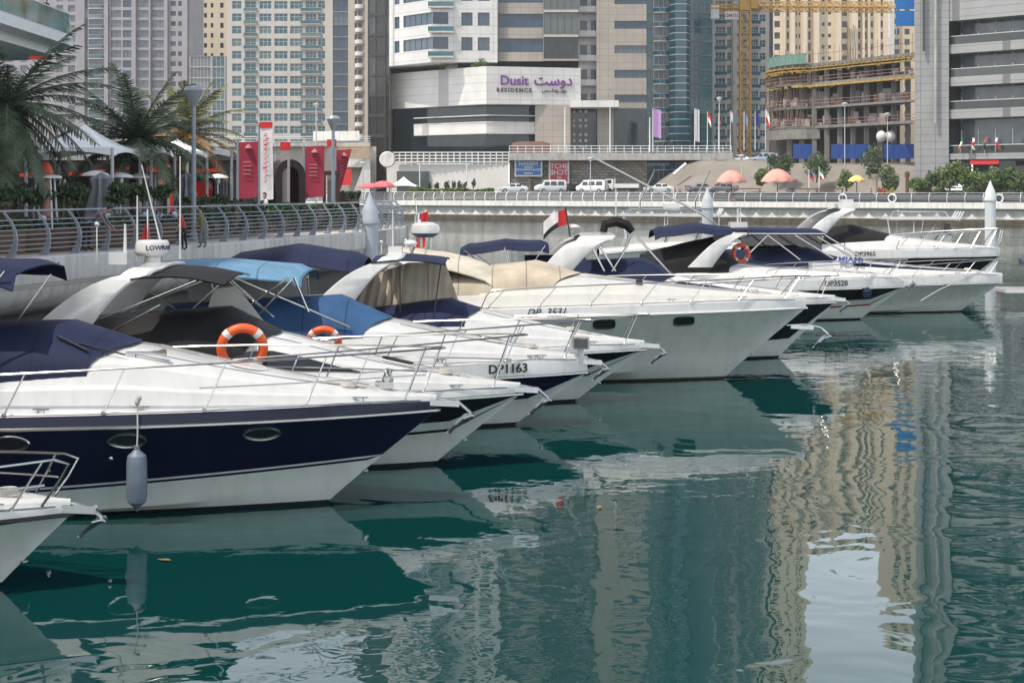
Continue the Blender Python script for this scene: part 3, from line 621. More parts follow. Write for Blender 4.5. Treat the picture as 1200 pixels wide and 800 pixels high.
for i in range(len(fs.m)): fs.m[i] = (1 if (i // 6) % 3 == 1 or i % 6 == 1 else 2) if i % 6 < 2 and i // 6 < 3 else 0
n0 = len(fs.v); fs.v += [(p[0], p[1] + .006, p[2]) for p in fs.v[:n0]]; fs.f += [tuple(k + n0 for k in q[::-1]) for q in fs.f]; fs.m += fs.m[:]; fs.s += fs.s[:]
fs.build('cloth', [REDF, WHITEF, BLUEF], e, sharp=80)
# boat 6
b6 = b = Boat('motor_boat', 'black hulled cruiser with white hardtop arch, navy cover and national flag at its stern', (7.25, 44.2, 0), L=10.8, B=3.4, zb=1.5, zs=1.3, rake=1.55, gw=.14, ch=.62, xw=-2.8,
         bands=((.2, 0), (1., 1)), hull_mats=[HWHITE, HBLACK], xc=.28)
b.cover(CNAVY, -6.6, 2.72, 2.55, .85); b.rail(-3.4, .4, .6, 5, mid=False); b.swoosh(-3.1, -.9); b.text('DP 30AA', -1.1, .04, .22, TXT, deck_fy=.78, bold=.003); b.anchor(.8, roller=.4)
b.arch(-6.3, 2.15, 3.32, 1.35, .8, .95, wf=.9, th=.09)
b.bimini(CNAVY, -8.6, -6.3, 3.0, 1.25, camber=.1, hinge=(-7.2, 2.0), drop=.14, tilt=.12)
b.gps(-5.6, 0, 3.42, .2, .12); b.whip(-4.4, .3, 3.4, 1.3, r=.015)
dv = MB(); dv.tube([V(-4.75, .2, 3.4), V(-4.7, .2, 3.62), V(-4.4, .2, 3.7), V(-4.1, .2, 3.6), V(-3.95, .2, 3.42)], [.1, .13, .14, .13, .09], 0, 8); dv.build('rolled_canvas', CBLACK, b.root)
frame_poles(b, [((-3.95, -.9, 3.35), (-3.0, -1.1, 2.3)), ((-4.0, -.9, 3.35), (-4.6, -1.1, 2.4)), ((-5.0, -1.1, 3.2), (-4.5, -1.1, 2.4)), ((-5.2, -1.1, 3.2), (-4.8, -1.1, 2.4))], .03)
mb = MB(); mb.box(-6.9, -5.2, 1.0, 1.06, 2.0, 2.75); mb.build('seat_back', CNAVY, b.root)
mb = MB(); mb.tube([V(0, 0, 0), V(-.12, 0, .78)], .022, 0, 6)
e = empty('national_flag', (PX(668, 44), 44.0, PZ(277, 44)), 0, 'red, white and black flag flying over the white hardtop of a cruiser', 'flag'); mb.build('staff', BLACKP, e)
mb = MB(); rows = []
for i in range(15):
    f = i / 14; rows.append([V(-.1 - .62 * f, .08 * math.sin(f * 8 + g * .15), .72 - .42 * g / 6 - .34 * f * f * (1.2 if g else 1)) for g in range(7)])
mb.loft(rows, [1, 1, 2, 2, 3, 3], True)
for i in range(len(mb.m)):
    if i // 6 < 5: mb.m[i] = 0
n0 = len(mb.v); mb.v += [(p[0], p[1] + .006, p[2]) for p in mb.v[:n0]]; mb.f += [tuple(k + n0 for k in q[::-1]) for q in mb.f]; mb.m += mb.m[:]; mb.s += mb.s[:]
mb.build('cloth', [REDF, WHITEF, WHITEF, BLACKF], e, sharp=80)
# boat 7 DP3528
b7 = b = Boat('motor_boat', 'white cruiser with red hull stripe and navy folded awning, registered DP3528', (12.25, 57.1, 0), L=10.2, B=3.3, zb=1.14, zs=1.0, rake=1.55, gw=.36, ch=.5, xw=-4.3,
         bands=((.30, 0), (.36, 2), (.55, 0), (1., 1)), hull_mats=[HWHITE, HBLACK, HRED], xc=.3)
b.cover(CBLACK, -7.2, 2.9, 2.3, .9); b.rail(-3.4, .35, .6, 5, mid=False); b.text('DP3528', -1.1, .2, .26, TXT, bold=.006, off=.09)
b.arch(-5.8, 1.9, 3.1, 1.5, .85, .5, wf=.9, th=.08); b.bimini(CNAVY, -7.3, -4.4, 3.05, 1.35, camber=.2, poles=False, drop=.12); b.bimini(CNAVY, -4.6, -3.2, 3.15, 1.3, camber=.08, poles=False, bows=2, valance=False)
b.hatch(-.8, .5); b.anchor(.8, roller=.4); mb = MB(); mb.box(-1.75, -1.0, -.35, .3, b.deck_z(-1.2, 0) - .05, b.deck_z(-1.6, 0) + .22); mb.build('deck_locker', WHITE, b.root)
mb = MB(); mb.box(-4.6, -4.0, -.3, .3, 3.2, 3.42); mb.tube([V(-4.3, 0, 3.2), V(-4.3, 0, 3.9)], .03, 0, 6); mb.build('radar_dome', WHITE, b.root)
fe = MB(); fe.lathe([(0, -.2), (.14, -.1), (.16, .1), (.05, .22), (0, .25)], (.05, -b.hb(.05) - .12, .95), 0, 12); fe.build('fender', CNAVY, b.root)
life_ring('red orange life ring in the cockpit frame behind the folded navy awning', (PX(868, 58.5), 58.5, PZ(297, 58.5)), .3, (0, 0, R(20)), tr=.085)
# boat 8 MIAMI
b8 = b = Boat('motor_boat', 'white speedboat with blue deck band, navy enclosure and blue word MIAMI on its side', (16.75, 60.7, 0), L=10.6, B=3.3, zb=1.08, zs=.95, rake=1.6, gw=.34, ch=.62, xw=-4.6,
         bands=((.96, 0), (1., 1)), hull_mats=[HGREY, HBLACK], gmat=WHITE, xc=.5)
b.cover(CNAVY, -8.6, 2.4, 2.3, 1.1); b.rail(-3.0, .3, .55, 5, mid=False, lean=.45)
b.text('MIAMI', -4.35, .2, .34, TXTB, name='boat_name', deck_fy=.70, bold=.012, off=.06, shear=.25)
b.bimini(CNAVY, -8.2, -5.2, 3.0, 1.4, camber=.1, poles=False, drop=.1, bows=2)
frame_poles(b, [((-8.1, -1.4, 2.95), (-5.3, -1.4, 2.95)), ((-7.4, -1.4, 2.9), (-8.2, -1.4, 2.1)), ((-7.4, -1.4, 2.9), (-6.2, -1.4, 2.0)), ((-5.3, -1.35, 2.9), (-3.8, -1.2, 2.0)), ((-6.4, -1.4, 2.9), (-5.0, -1.4, 2.05)), ((-8.1, 1.4, 2.95), (-5.3, 1.4, 2.95)), ((-5.3, 1.35, 2.9), (-3.8, 1.2, 2.0))], .03)
mb = MB(); mb.box(-8.0, -4.9, 1.3, 1.33, 2.1, 2.9); mb.build('side_screen', TINT, b.root)
mb = MB(); rows = []
for i in range(15):
    x = lerp(-4.2, .3, i / 14); rows.append([V(x, -b.hb(x) * f, b.deck_z(x, f) + .008) for f in (.70, .66, .62)])
mb.loft(rows, 0, True); mb.build('deck_stripe', HNAVY, b.root)
for sg, (xa, za, xb, zb_) in enumerate([(-9.0, 2.6, -8.7, 4.3), (-8.2, 2.9, -8.0, 4.1)]): b.whip(xa, 0, za - .4, 1.5, r=.02)
for k in range(2): MB().tube([V(-9.1, -.9 + k * .8, 2.0), V(-9.2, -.9 + k * .8, 3.3), V(-9.6, -.9 + k * .8, 3.6), V(-14.0, -.9 + k * .8, 5.9)], [.03, .03, .03, .015], 0, 6).build('outrigger_pole', STEEL, b.root)
b.cleat(-.3); b.cleat(.6)
mb = MB(); mb.tube([V(.1, -b.hb(.1), b.zsh(.1) + .28), V(-1.2, -b.hb(-1.2) - .3, .9), V(-2.0, -b.hb(-2.) - .7, .55)], .02, 0, 6); mb.build('mooring_line', ROPE, b.root)
# boat 9 DP3965
b9 = b = Boat('motor_boat', 'black hulled white yacht with swept white arch and black windscreen mesh, registered DP3965', (19.9, 72, 0), L=12.6, B=3.9, zb=1.62, zs=1.4, rake=1.75, gw=.36, ch=.6, xw=-3.2,
         bands=((.2, 0), (1., 1)), hull_mats=[HWHITE, HBLACK], xc=.35)
b.cover(CBLACK, -7.0, 3.0, 2.7, 1.6); b.rail(-3.0, .5, .85, 6, mid=False, lean=.5, gap=1, rad=.024); b.text('DP3965', -4.65, .2, .28, TXT, bold=.006, off=.11)
b.arch(-7.0, 2.3, 3.7, 1.8, .95, .6, wf=.9, th=.08); mb = MB(); mb.box(-5.5, -4.6, -.4, .4, 3.78, 3.95); mb.box(-5.3, -4.8, -.3, .3, 3.95, 4.12); mb.build('radar_dome', WHITE, b.root); b.lamp(-6.7, -.5, 3.1, .25)
mb = MB()
for k in range(2): mb.tube([V(-5.5, -1.85 + .0 * k, 1.5), V(-5.5, -1.85, 2.6)], .02, 0, 6)
mb.build('antenna', STEEL, b.root)
# T-top fishing boats behind
def ttop_boat(label, loc, L, tx0, tx1, tz, rz=0., console=True, mat=WHITE, top_mat=WHITE, uprights=True):
    b = Boat('fishing_boat', label, loc, rz, L=L, B=2.9, zb=1.3, zs=.9, rake=1.3, gw=.14, ch=.25, xw=-3.6, bands=((1., 0),), hull_mats=[HWHITE], xc=.3)
    tt = MB(); tt.box(tx0, tx1, -1.1, 1.1, tz, tz + .08); tt.box(tx0 + .1, tx1 - .1, -1.0, 1.0, tz + .08, tz + .12); o = tt.build('hardtop', top_mat, b.root)
    for sg in (-1, 1):
        for x, x2 in ((tx0 + .4, tx0 + .7), (tx1 - .6, tx1 - 1.0), ((tx0 + tx1) / 2, (tx0 + tx1) / 2 + .1)): MB().tube([V(x2 - .5, sg * .75, .9), V(x2 - .2, sg * .75, 1.9), V(x, sg * .95, tz)], .035, 0, 6).build('top_strut', STEEL, b.root)
    for y in (-.9, .9): MB().tube([V(tx0 + .5, y, tz + .1), V(tx0 + .7, y, tz + .42), V(tx1 - .7, y, tz + .42), V(tx1 - .5, y, tz + .1)], .035, 0, 6).build('roof_rail', STEEL, b.root)
    for k in range(4):
        rh = MB(); rh.tube([V(tx0 - .1 if rz else tx1 + .05, -.8 + k * .5, tz - .05), V(tx0 - .3 if rz else tx1 + .3, -.8 + k * .5, tz + .42)], .045, 0, 6); rh.build('rod_holder', WHITE, b.root)
    if console:
        co = MB(); co.box(tx0 + .5, tx1 - .3, -.7, .7, .8, 2.2); co.box(tx0 + .7, tx1 - .8, -.6, .6, 2.2, 2.28); co.build('console', CREAM, b.root)
        ws = MB(); ws.box(tx1 - .35, tx1 - .3, -.6, .6, 2.2, 2.8); ws.build('windscreen', TINT, b.root)
    return b
t = ttop_boat('fishing boat with white hardtop and rod holders behind the black hulled white yacht', (PX(1120, 84) + 1, 84, 0), 8.5, -4.7, -1.1, 3.0); t.lamp(-4.1, -.5, 3.1, .35)
t = ttop_boat('fishing boat with long white canopy and boxy console behind the navy covered cruisers', (PX(860, 92), 92, 0), 9., -6.6, -1.0, 3.05)
rd = MB(); rd.box(-4.0, -3.1, -.3, .3, 3.4, 3.72); rd.build('radar_dome', WHITE, t.root); t.whip(-3.4, .2, 3.6, 1.2, r=.03)
for x in (-5.4, -2.3): MB().tube([V(x, -.9, 3.1), V(x, -.95, 3.9), V(x + .8, -1.2, 5.6)], [.05, .05, .03], 0, 6).build('outrigger_pole', STEEL, t.root)
rb = MB(); rb.box(-1.4, -.9, -.5, .1, 1.2, 2.0); rb.build('red_bucket', HRED, t.root)
# outboard powered boat whose stern enters at the right edge
b = Boat('motor_boat', 'small boat showing its stern with a big grey outboard motor behind the speedboat', (PX(1197, 66) + 7.45, 66.0, 0), 0, L=8, B=2.4, zb=1.1, zs=.75, rake=1.1, gw=.1, ch=.3, xw=-2.6, hull_mats=[HGREY])
x = b.x0; mb = MB(); mb.box(x - 1.5, x + .3, -1.0, 1.0, .42, .55); mb.build('swim_platform', WHITE, b.root)
mb = MB(); rows = []
for k, (dx, w_, h_) in enumerate([(0, .05, .05), (.06, .2, .22), (.3, .26, .3), (.62, .25, .3), (.8, .18, .22), (.86, .05, .06)]):
    rows.append([V(x - .75 + dx, math.copysign(abs(math.cos(a)) ** .6, math.cos(a)) * w_ - .3, 1.75 - dx * .35 + math.copysign(abs(math.sin(a)) ** .6, math.sin(a)) * h_) for a in [2 * math.pi * i / 16 for i in range(16)]])
mb.loft(rows, 0, True, True); mb.box(x - .35, x - .05, -.42, -.18, .3, 1.55); mb.box(x - .4, x - .1, -.36, -.24, -.3, .4); mb.build('outboard_motor', N('outboard_grey', (.07, .085, .11), .3, coat=.4), b.root)
# ---------------- far bank: ground, quay, towers ----------------
CONC = streaked(N('concrete', (.36, .35, .33), .85, var=.15, scale=.8, bump=.15, bscale=6), .35, 2., .15)
CONCW = streaked(N('concrete_white', (.62, .60, .56), .75, var=.08, scale=.5), .3, 2.5, .15)
CONCD = N('concrete_dark', (.16, .16, .155), .9, var=.3, scale=.5)
ASPH = N('asphalt', (.055, .055, .058), .9, var=.15, scale=3)
SAND = N('sand', (.195, .175, .15), .95, var=.18, scale=.25, bump=.6, bscale=.7)
PAVE = brick_mat('paving', (.40, .37, .33), (.36, .33, .30), (.25, .23, .2), .6, .3, .012)
STONE = brick_mat('rubble_stone', (.36, .31, .25), (.19, .175, .155), (.11, .10, .09), .9, .45, .05, .9, 0., .8)
RAILG = N('painted_steel_grey', (.22, .25, .29), .4, var=.08)
RAILW = N('painted_steel_white', (.62, .62, .62), .45, var=.06)
def QD(x): return 235.5 - .582 * x
tag(MB().add([(-420, 276, 4.0), (420, 276, 4.0), (420, 900, 4.0), (-420, 900, 4.0)], [(0, 1, 2, 3)]).build('ground', SAND), 'sandy city ground running back behind the far waterfront', 'ground', kind='structure')
q0, q1 = -110, 150
mb = MB(); mb.prism([(q0, QD(q0)), (q1, QD(q1)), (q1, 300), (q0, 320)], 2.0, 2.8); mb.build('promenade', [PAVE]).update_tag()
tag(bpy.data.objects['promenade'], 'paved waterfront walk along the far side of the marina', 'promenade', kind='structure')
mb = MB(); mb.prism([(q0, QD(q0) + 7), (q1, QD(q1) + 7), (q1, 300), (q0, 330)], 2.8, 3.95); tag(mb.build('road', ASPH), 'raised service road and parking strip behind the far promenade', 'road', kind='structure')
# quay wall with slab edge and scalloped ornament
quay = empty('quay_wall', (0, QD(0), 0), 0, 'white edged concrete quay wall with scalloped relief across the water', 'quay wall'); quay['kind'] = 'structure'
qdir = Vector((1, -.582, 0)).normalized(); qn = Vector((-.582, -1, 0)).normalized(); qn = Vector((qdir.y, -qdir.x, 0))
def Q(x, off, z): 
    p = Vector((x, QD(x), z)) + qn * off; return V(p.x, p.y - QD(0), z)
mb = MB(); prof = [(-.6, 2.84), (.25, 2.84), (.28, 2.1), (.05, 1.95)]
mb.loft([[Q(x, o, z) for o, z in prof] for x in (q0, q1)], 0, False); mb.build('slab_edge', CONCW, quay)
mb = MB(); mb.loft([[Q(x, o, z) for o, z in [(.05, 1.97), (-.25, 1.9), (-.25, .75), (.1, .7), (.1, -2)]] for x in (q0, q1)], [0, 0, 1, 1], False); mb.build('wall_face', [CONC, streaked(N('tide_band', (.075, .062, .045), .9, var=.4, scale=1.5), .4, 2., .2)], quay)
mb = MB(); x = q0 + 40
while x < q1 - 20:
    pts = []
    for i in range(15):
        f = -1 + 2 * i / 14; pts.append((f * .85, .78 + .72 * (1 - abs(f)) ** 2.2))
    vs = [Q(x + a, -.06, z) for a, z in pts] + [Q(x + a, -.24, z) for a, z in pts]; n = len(pts); base = [Q(x - .85, -.06, .76), Q(x + .85, -.06, .76)]
    fs = [(i, i + 1, n + i + 1, n + i) for i in range(n - 1)]; mb.add(vs, fs, 0); mb.add([Q(x + a, -.06, z) for a, z in pts] + base[::-1], [tuple(range(n + 2))[::-1]], 0); x += 1.9
mb.build('scallop_relief', CONCW, quay)
def post_profile(): return [(-.02, 0., .27), (.09, .22, .18), (.15, .45, .12), (.12, .7, .09), (.0, .95, .075), (-.22, 1.2, .06)]
def railing(name, label, P, nor, z, n_posts, mat, total, nr=7, kind='railing', group=None, r=.018, th=.05):
    """P(s), nor(s): point and waterward normal at arc position s"""
    root = empty(name, (*P(0)[:2], z), 0, label, kind, group); o = Vector((*P(0)[:2], 0)); prof = post_profile()
    for i in range(n_posts):
        s = total * (i + .02) / n_posts; p = Vector((*P(s)[:2], 0)) - o; n = Vector((*nor(s)[:2], 0)).normalized(); t = Vector((-n.y, n.x, 0)); mb = MB(); rows = []
        for a, h, w in prof: rows.append([p + n * (a + e * w / 2) + t * f * th / 2 + V(0, 0, h) for e, f in ((-1, -1), (1, -1), (1, 1), (-1, 1))])
        mb.loft(rows, 0, False, True); mb.add(rows[-1], [(0, 1, 2, 3)]); mb.build('post', mat, root)
    k = max(4, int(total / 1.5)); hs = [(prof, 1.2, 1.7)] 
    for j in range(nr):
        h = .2 + .9 * j / (nr - 1) if j < nr - 1 else 1.21; a = interp([(q[1], q[0]) for q in prof], h); mb = MB()
        mb.tube([Vector((*P(total * i / k)[:2], 0)) - o + Vector((*nor(total * i / k)[:2], 0)).normalized() * a + V(0, 0, h) for i in range(k + 1)], r * (1.9 if j == nr - 1 else 1), 0, 6); mb.build('rail', mat, root)
    return root
# white rails, then a panelled stretch painted greyer for the shadow over it
def stretch(xa, xb, label, n, mat, **k):
    tot = (xb - xa) / qdir.x
    return railing('quay_railing', label, lambda s: V(xa + s * qdir.x, QD(xa + s * qdir.x), 0) - qn * .2, lambda s: qn, 2.84, n, mat, tot, group='railings along the far quay', **k)
RAILS = N('painted_steel_shade', (.42, .44, .46), .45, var=.08)
stretch(-32, 27, 'white curved post railing on the far quay in front of the parked vans', 38, RAILW, nr=6, r=.022, th=.09)
ra = stretch(27.2, 80, 'curved post railing with dark mesh infill in front of the planted terrace', 27, RAILS, nr=5, r=.02, th=.09)
mesh_dark = N('dark_mesh', (.05, .055, .06), .8, var=.3, scale=4)
mb = MB(); mb.loft([[Q(x, -.1, 2.95) + V(0, 0, 0), Q(x, -.05, 3.4), Q(x, -.2, 3.85)] for x in (30, 80)], 0, False); mb.xf(Matrix.Translation((0, QD(0), 0)) ); mb.xf(Matrix.Translation(-ra.location)); mb.build('mesh_infill', mesh_dark, ra)
for pxx, lab in ((988, 'white life ring on the far railing below the yellow sunshade'), (1046, 'white life ring on the far railing in front of the red flowers'), (1171, 'white life ring on the far railing beside the tall white pile')):
    xx = (pxx - 600) / 1900; X = xx * 235.5 / (1 + .582 * xx); p = V(X, QD(X), 0) + qn * .15
    o = life_ring(lab, (p.x, p.y, 3.35), .5, (0, 0, math.atan2(qdir.y, qdir.x)), mat=RUBBER, tr=.11)
# ---- windows and facades
GL_TEAL = glass_mat('glass_teal', (.018, .085, .11)); GL_BLUE = glass_mat('glass_blue', (.022, .05, .085)); GL_DARK = glass_mat('glass_dark', (.014, .017, .02)); GL_GREY = glass_mat('glass_grey', (.10, .11, .13)); GL_BROWN = glass_mat('glass_brown', (.035, .03, .03))
FRW = N('window_frame_white', (.55, .55, .53), .5); FRD = N('window_frame_dark', (.05, .05, .055), .5)
WINC = {}
def win_mesh(kind, w, h, gl, fr, bars=(1, 0)):
    key = (kind, round(w, 2), round(h, 2), gl.name, fr.name, bars)
    if key not in WINC:
        mb = MB(); y = 0; t = .07
        mb.add([(-w / 2, 0, 0), (w / 2, 0, 0), (w / 2, 0, h), (-w / 2, 0, h)], [(0, 1, 2, 3)], 0)
        def bar(x0, x1, z0, z1): mb.box(x0, x1, -.06, -.005, z0, z1, 1)
        bar(-w / 2, w / 2, 0, t); bar(-w / 2, w / 2, h - t, h); bar(-w / 2, -w / 2 + t, t, h - t); bar(w / 2 - t, w / 2, t, h - t)
        for i in range(1, bars[0] + 1): x = -w / 2 + w * i / (bars[0] + 1); bar(x - t / 2, x + t / 2, t, h - t)
        for i in range(1, bars[1] + 1): z = h * i / (bars[1] + 1) * (1.25 if bars[1] == 1 else 1); mb.box(-w / 2 + t, w / 2 - t, -.055, -.008, z - t / 2, z + t / 2, 1)
        WINC[key] = (mb, mb.mesh('window', [gl, fr]))
    return WINC[key]
def balc_mesh(w, d, wall, glassy, curved=False):
    key = ('balcony', round(w, 2), d, wall.name, glassy, curved)
    if key not in WINC:
        mb = MB(); n = 9 if curved else 2
        def yo(f): return -d * (1 if not curved else (.25 + .75 * math.sin(math.pi * f) ** .6))
        P = [(-w / 2 + w * i / (n - 1), yo(i / (n - 1))) for i in range(n)]
        mb.prism([(-w / 2, -.01)] + P + [(w / 2, -.01)], -.1, .12, 0)
        hh = 1.05
        pl = [(-w / 2, -.02)] + P + [(w / 2, -.02)]
        for a, b in zip(pl, pl[1:]):
            if glassy: mb.beam((a[0], a[1], hh), (b[0], b[1], hh), .05, .05, 1); mb.beam((a[0], a[1] + .01, .55), (b[0], b[1] + .01, .55), .015, .8, 2)
            else: mb.beam((a[0], a[1], .5), (b[0], b[1], .5), .1, 1.0, 0)
        WINC[key] = (mb, mb.mesh('balcony', [wall, FRW, GL_TEAL]))
    return WINC[key]
class Tower:
    def __init__(s, name, label, loc, cat='building', group=None):
        s.root = empty(name, loc, 0, label, cat, group); s.o = Vector(loc); s.w = MB(); s.items = []
    def face(s, p0, p1, z0, fh, nf, cols, mi=0, depth=.3, wallmat_balc=None):
        """wall from p0 to p1 (left to right as seen from outside) with openings; cols (a, b, sill, head, glass, frame, bars[, balcony]) in metres"""
        p0 = Vector((*p0, 0)); p1 = Vector((*p1, 0)); d = (p1 - p0); W = d.length; d.normalize(); n = Vector((d.y, -d.x, 0)); z1 = z0 + fh * nf; rot = math.atan2(d.y, d.x)
        def quad(a, b, za, zb, off=0): q = [p0 + d * a + n * off, p0 + d * b + n * off]; s.w.add([q[0] + V(0, 0, za) - s.o, q[1] + V(0, 0, za) - s.o, q[1] + V(0, 0, zb) - s.o, q[0] + V(0, 0, zb) - s.o], [(0, 1, 2, 3)], mi)
        u = 0
        for c in sorted(cols, key=lambda c: c[0]):
            a, b = max(0, c[0]), min(W, c[1])
            if a > u + 1e-4: quad(u, a, z0, z1)
            sill, head = c[2], c[3]
            for k in range(nf):
                zf = z0 + k * fh; zs, zh = zf + sill, zf + head
                if sill > .01: quad(a, b, zf, zs)
                if head < fh - .01: quad(a, b, zh, zf + fh)
                A, B = p0 + d * a - s.o, p0 + d * b - s.o; I = -n * depth
                for e in (A, B): s.w.add([e + V(0, 0, zs), e + I + V(0, 0, zs), e + I + V(0, 0, zh), e + V(0, 0, zh)], [(0, 1, 2, 3)], mi)
                for z in (zs, zh): s.w.add([A + V(0, 0, z), B + V(0, 0, z), B + I + V(0, 0, z), A + I + V(0, 0, z)], [(0, 1, 2, 3)], mi)
                s.items.append(('window', win_mesh('w', b - a, zh - zs, c[4], c[5], c[6]), p0 + d * (a + b) / 2 + I + V(0, 0, zs), rot))
                if len(c) > 7 and c[7]:
                    bw, bd, gm, glassy, cur = c[7]; s.items.append(('balcony', balc_mesh(bw, bd, gm, glassy, cur), p0 + d * (a + b) / 2 + V(0, 0, zf), rot))
            u = b
        if u < W - 1e-4: quad(u, W, z0, z1)
        return z1
    def block(s, poly, z0, z1, mi=0, skip=()):
        """plain walls and roof; skip lists edges that carry a facade"""
        n = len(poly)
        for i in range(n):
            if i in skip: continue
            a, b = poly[i], poly[(i + 1) % n]; s.w.add([V(*a, z0) - s.o, V(*b, z0) - s.o, V(*b, z1) - s.o, V(*a, z1) - s.o], [(0, 1, 2, 3)], mi)
        s.w.add([V(*p, z1) - s.o for p in poly], [tuple(range(n))], mi)
        s.w.add([V(*p, z0) - s.o for p in poly], [tuple(range(n))[::-1]], mi)
    def finish(s, mats, cap=100):
        s.w.build('wall', mats, s.root, (0, 0, 0))
        for nm in ('window', 'balcony'):
            it = [i for i in s.items if i[0] == nm]
            def key(i):
                p = i[2]; top = CAMH + 221 / 1900 * p.y; vis = 6 < p.z < top; return (0 if vis else 1, p.y + abs(p.z - 20))
            it.sort(key=key); vis = [i for i in it if key(i)[0] == 0]; rest = [i for i in it if key(i)[0] == 1]
            one, mass = vis[:cap], vis[cap:] + rest
            for _, (m, me), p, r in one: link(nm, me, s.root, p - s.o, r)
            bym = {}
            for _, (m, me), p, r in mass:
                g = bym.setdefault(tuple(x.name for x in me.materials), (MB(), list(me.materials)))[0]; k = len(g.v); g.add(m.v, m.f, m.m); g.xf(Matrix.Translation(p - s.o) @ Matrix.Rotation(r, 4, 'Z'), k)
            for g, ms in bym.values():
                o = g.build(nm, ms, s.root); o['kind'] = 'stuff'
        return s.root
def cols_px(D, pl, specs):
    k = D / 1900; return [((a - pl) * k, (b - pl) * k, *r) for a, b, *r in specs]
def simple_tower(name, label, D, pl, pr, base, top, fh, phase, specs, mats, deep=22., extra=None, group=None, wd=.3):
    """frontal tower seen between photo columns pl and pr at depth D"""
    x0, x1 = PX(pl, D), PX(pr, D); z0 = phase - fh * math.ceil((phase - base) / fh); nf = int((top - z0) / fh)
    t = Tower(name, label, ((x0 + x1) / 2, D, 4.0), group=group); zt = z0 + fh * nf
    t.face((x0, D), (x1, D), z0, fh, nf, cols_px(D, pl, specs), 0, wd)
    t.block([(x0, D), (x1, D), (x1, D + deep), (x0, D + deep)], 3.9, z0, 0) ; t.block([(x0, D), (x1, D), (x1, D + deep), (x0, D + deep)], z0, zt, 0, skip=(0,))
    if extra: extra(t, x0, x1, z0, zt)
    return t.finish(mats)
BEI = N('stucco_beige', (.43, .37, .31), .9, var=.07, scale=.15); LIL = N('concrete_lilac', (.27, .26, .28), .9, var=.12, scale=.2); YEL = N('stucco_yellow', (.60, .51, .385), .9, var=.06, scale=.15)
GRB = brick_mat('stone_panel_beige', (.37, .33, .285), (.35, .31, .265), (.2, .17, .14), 1.5, 1.2, .03, .6, 0, .2); PANW = brick_mat('panel_white', (.64, .625, .60), (.62, .605, .58), (.38, .37, .36), 2.4, 1.45, .04, .5, 0, .2); PANG = brick_mat('panel_grey', (.335, .335, .33), (.315, .315, .31), (.16, .16, .16), 1.5, 1.0, .035, .45, 0, .2)
W2 = (GL_TEAL, FRW, (1, 1)); W3 = (GL_TEAL, FRW, (2, 1)); DK = (GL_DARK, FRD, (0, 0)); DK1 = (GL_DARK, FRD, (1, 0)); BL = (GL_BLUE, FRD, (1, 0)); BL3 = (GL_BLUE, FRD, (3, 0)); GR = (GL_GREY, FRD, (1, 1))
# far left grey tower
def fins(t, x0, x1, z0, zt):
    D = 479.6
    for pxx, w in ((125, 1.2), (158, .9), (176, .5), (195, 1.0), (217, 1.6)): x = PX(pxx, 480); t.w.box(x - w / 2 - t.o.x, x + w / 2 - t.o.x, D - t.o.y - .5, D - t.o.y + .3, z0 - t.o.z, zt - t.o.z, 0)
simple_tower('tower', 'tall lilac grey tower of dark window bands rising behind the palms', 480, 97, 222, 20, 128, 2.97, 40, [(99, 103, 0, 2.97, *DK), (104, 122, .5, 2.7, *GR, (4.8, .8, PANW, True, True)), (130, 142, .4, 2.5, *GR), (144, 154, .4, 2.5, GL_BLUE, FRD, (1, 0)), (161, 175, .35, 2.5, *GR), (178, 192, .35, 2.5, GL_GREY, FRD, (2, 0)), (200, 206, .8, 2.2, *DK), (209, 215, .8, 2.2, *DK)], [LIL], extra=fins)
simple_tower('tower', 'sunlit pale tower end just left of the grey banded tower', 500, -30, 100, 20, 118, 3.1, 40, [(-24, -16, .5, 2.5, *GR), (-8, 0, .5, 2.5, *GR), (8, 16, .5, 2.5, *GR), (24, 32, .5, 2.5, *GR), (44, 52, .5, 2.5, *GR), (66, 74, .5, 2.5, *GR), (80, 88, .5, 2.5, *GR)], [LIL])
simple_tower('tower', 'slim yellow stone tower with tiny paired windows above the grey glass block', 560, 219, 268, 20, 140, 3.46, 66, [(224.5, 226.6, .8, 2.9, *DK), (229, 231.5, .8, 2.9, *DK), (239, 242.5, 1, 2.6, *DK), (247, 250, 1, 2.6, *DK), (258, 262, .9, 2.7, *DK)], [YEL])
simple_tower('tower', 'low grey glass block standing between two towers above the brown palm', 470, 222, 264, 10, 43.5, 3.2, 43, [(223, 247, .1, 3.1, GL_GREY, FRW, (5, 0)), (249, 263, .1, 3.1, GL_TEAL, FRW, (2, 0))], [CONC])
B1b = (5.2, 1.1, BEI, True, False)
simple_tower('apartment_tower', 'cream apartment tower with teal windows and a dark blue glass strip', 416, 266, 415, 6, 112, 3.2, 46.7, [(272, 283, .75, 2.75, *W2), (287, 300, .1, 2.75, *W2, (3.4, .45, BEI, True, False)), (304, 318, .75, 2.75, *W3), (321.5, 337, .75, 2.75, *W3), (340, 355, .75, 2.75, *W3), (358, 371, .1, 2.75, *W3, (5.2, .5, BEI, True, False)), (372.5, 381, .75, 2.75, *W2), (390, 408.5, .05, 3.15, GL_BLUE, FRD, (2, 1))], [N('stucco_cream', (.43, .41, .385), .9, var=.08, scale=.3, stretch=(1, 1, .15))])
def edge(t, x0, x1, z0, zt): x = PX(429.5, 400); t.w.box(x - .45 - t.o.x, x + .4 - t.o.x, -.8, -.002, z0 - 20 - t.o.z, zt - t.o.z, 0)
simple_tower('apartment_tower', 'narrow beige tower of stacked rounded balconies beside the dark glass tower', 400, 408, 432, 6, 110, 2.9, 46, [(415.5, 418.5, .3, 2.4, *DK), (419.5, 424.5, .1, 2.4, *DK, (2.5, 1.4, PANW, False, True))], [BEI], extra=edge)
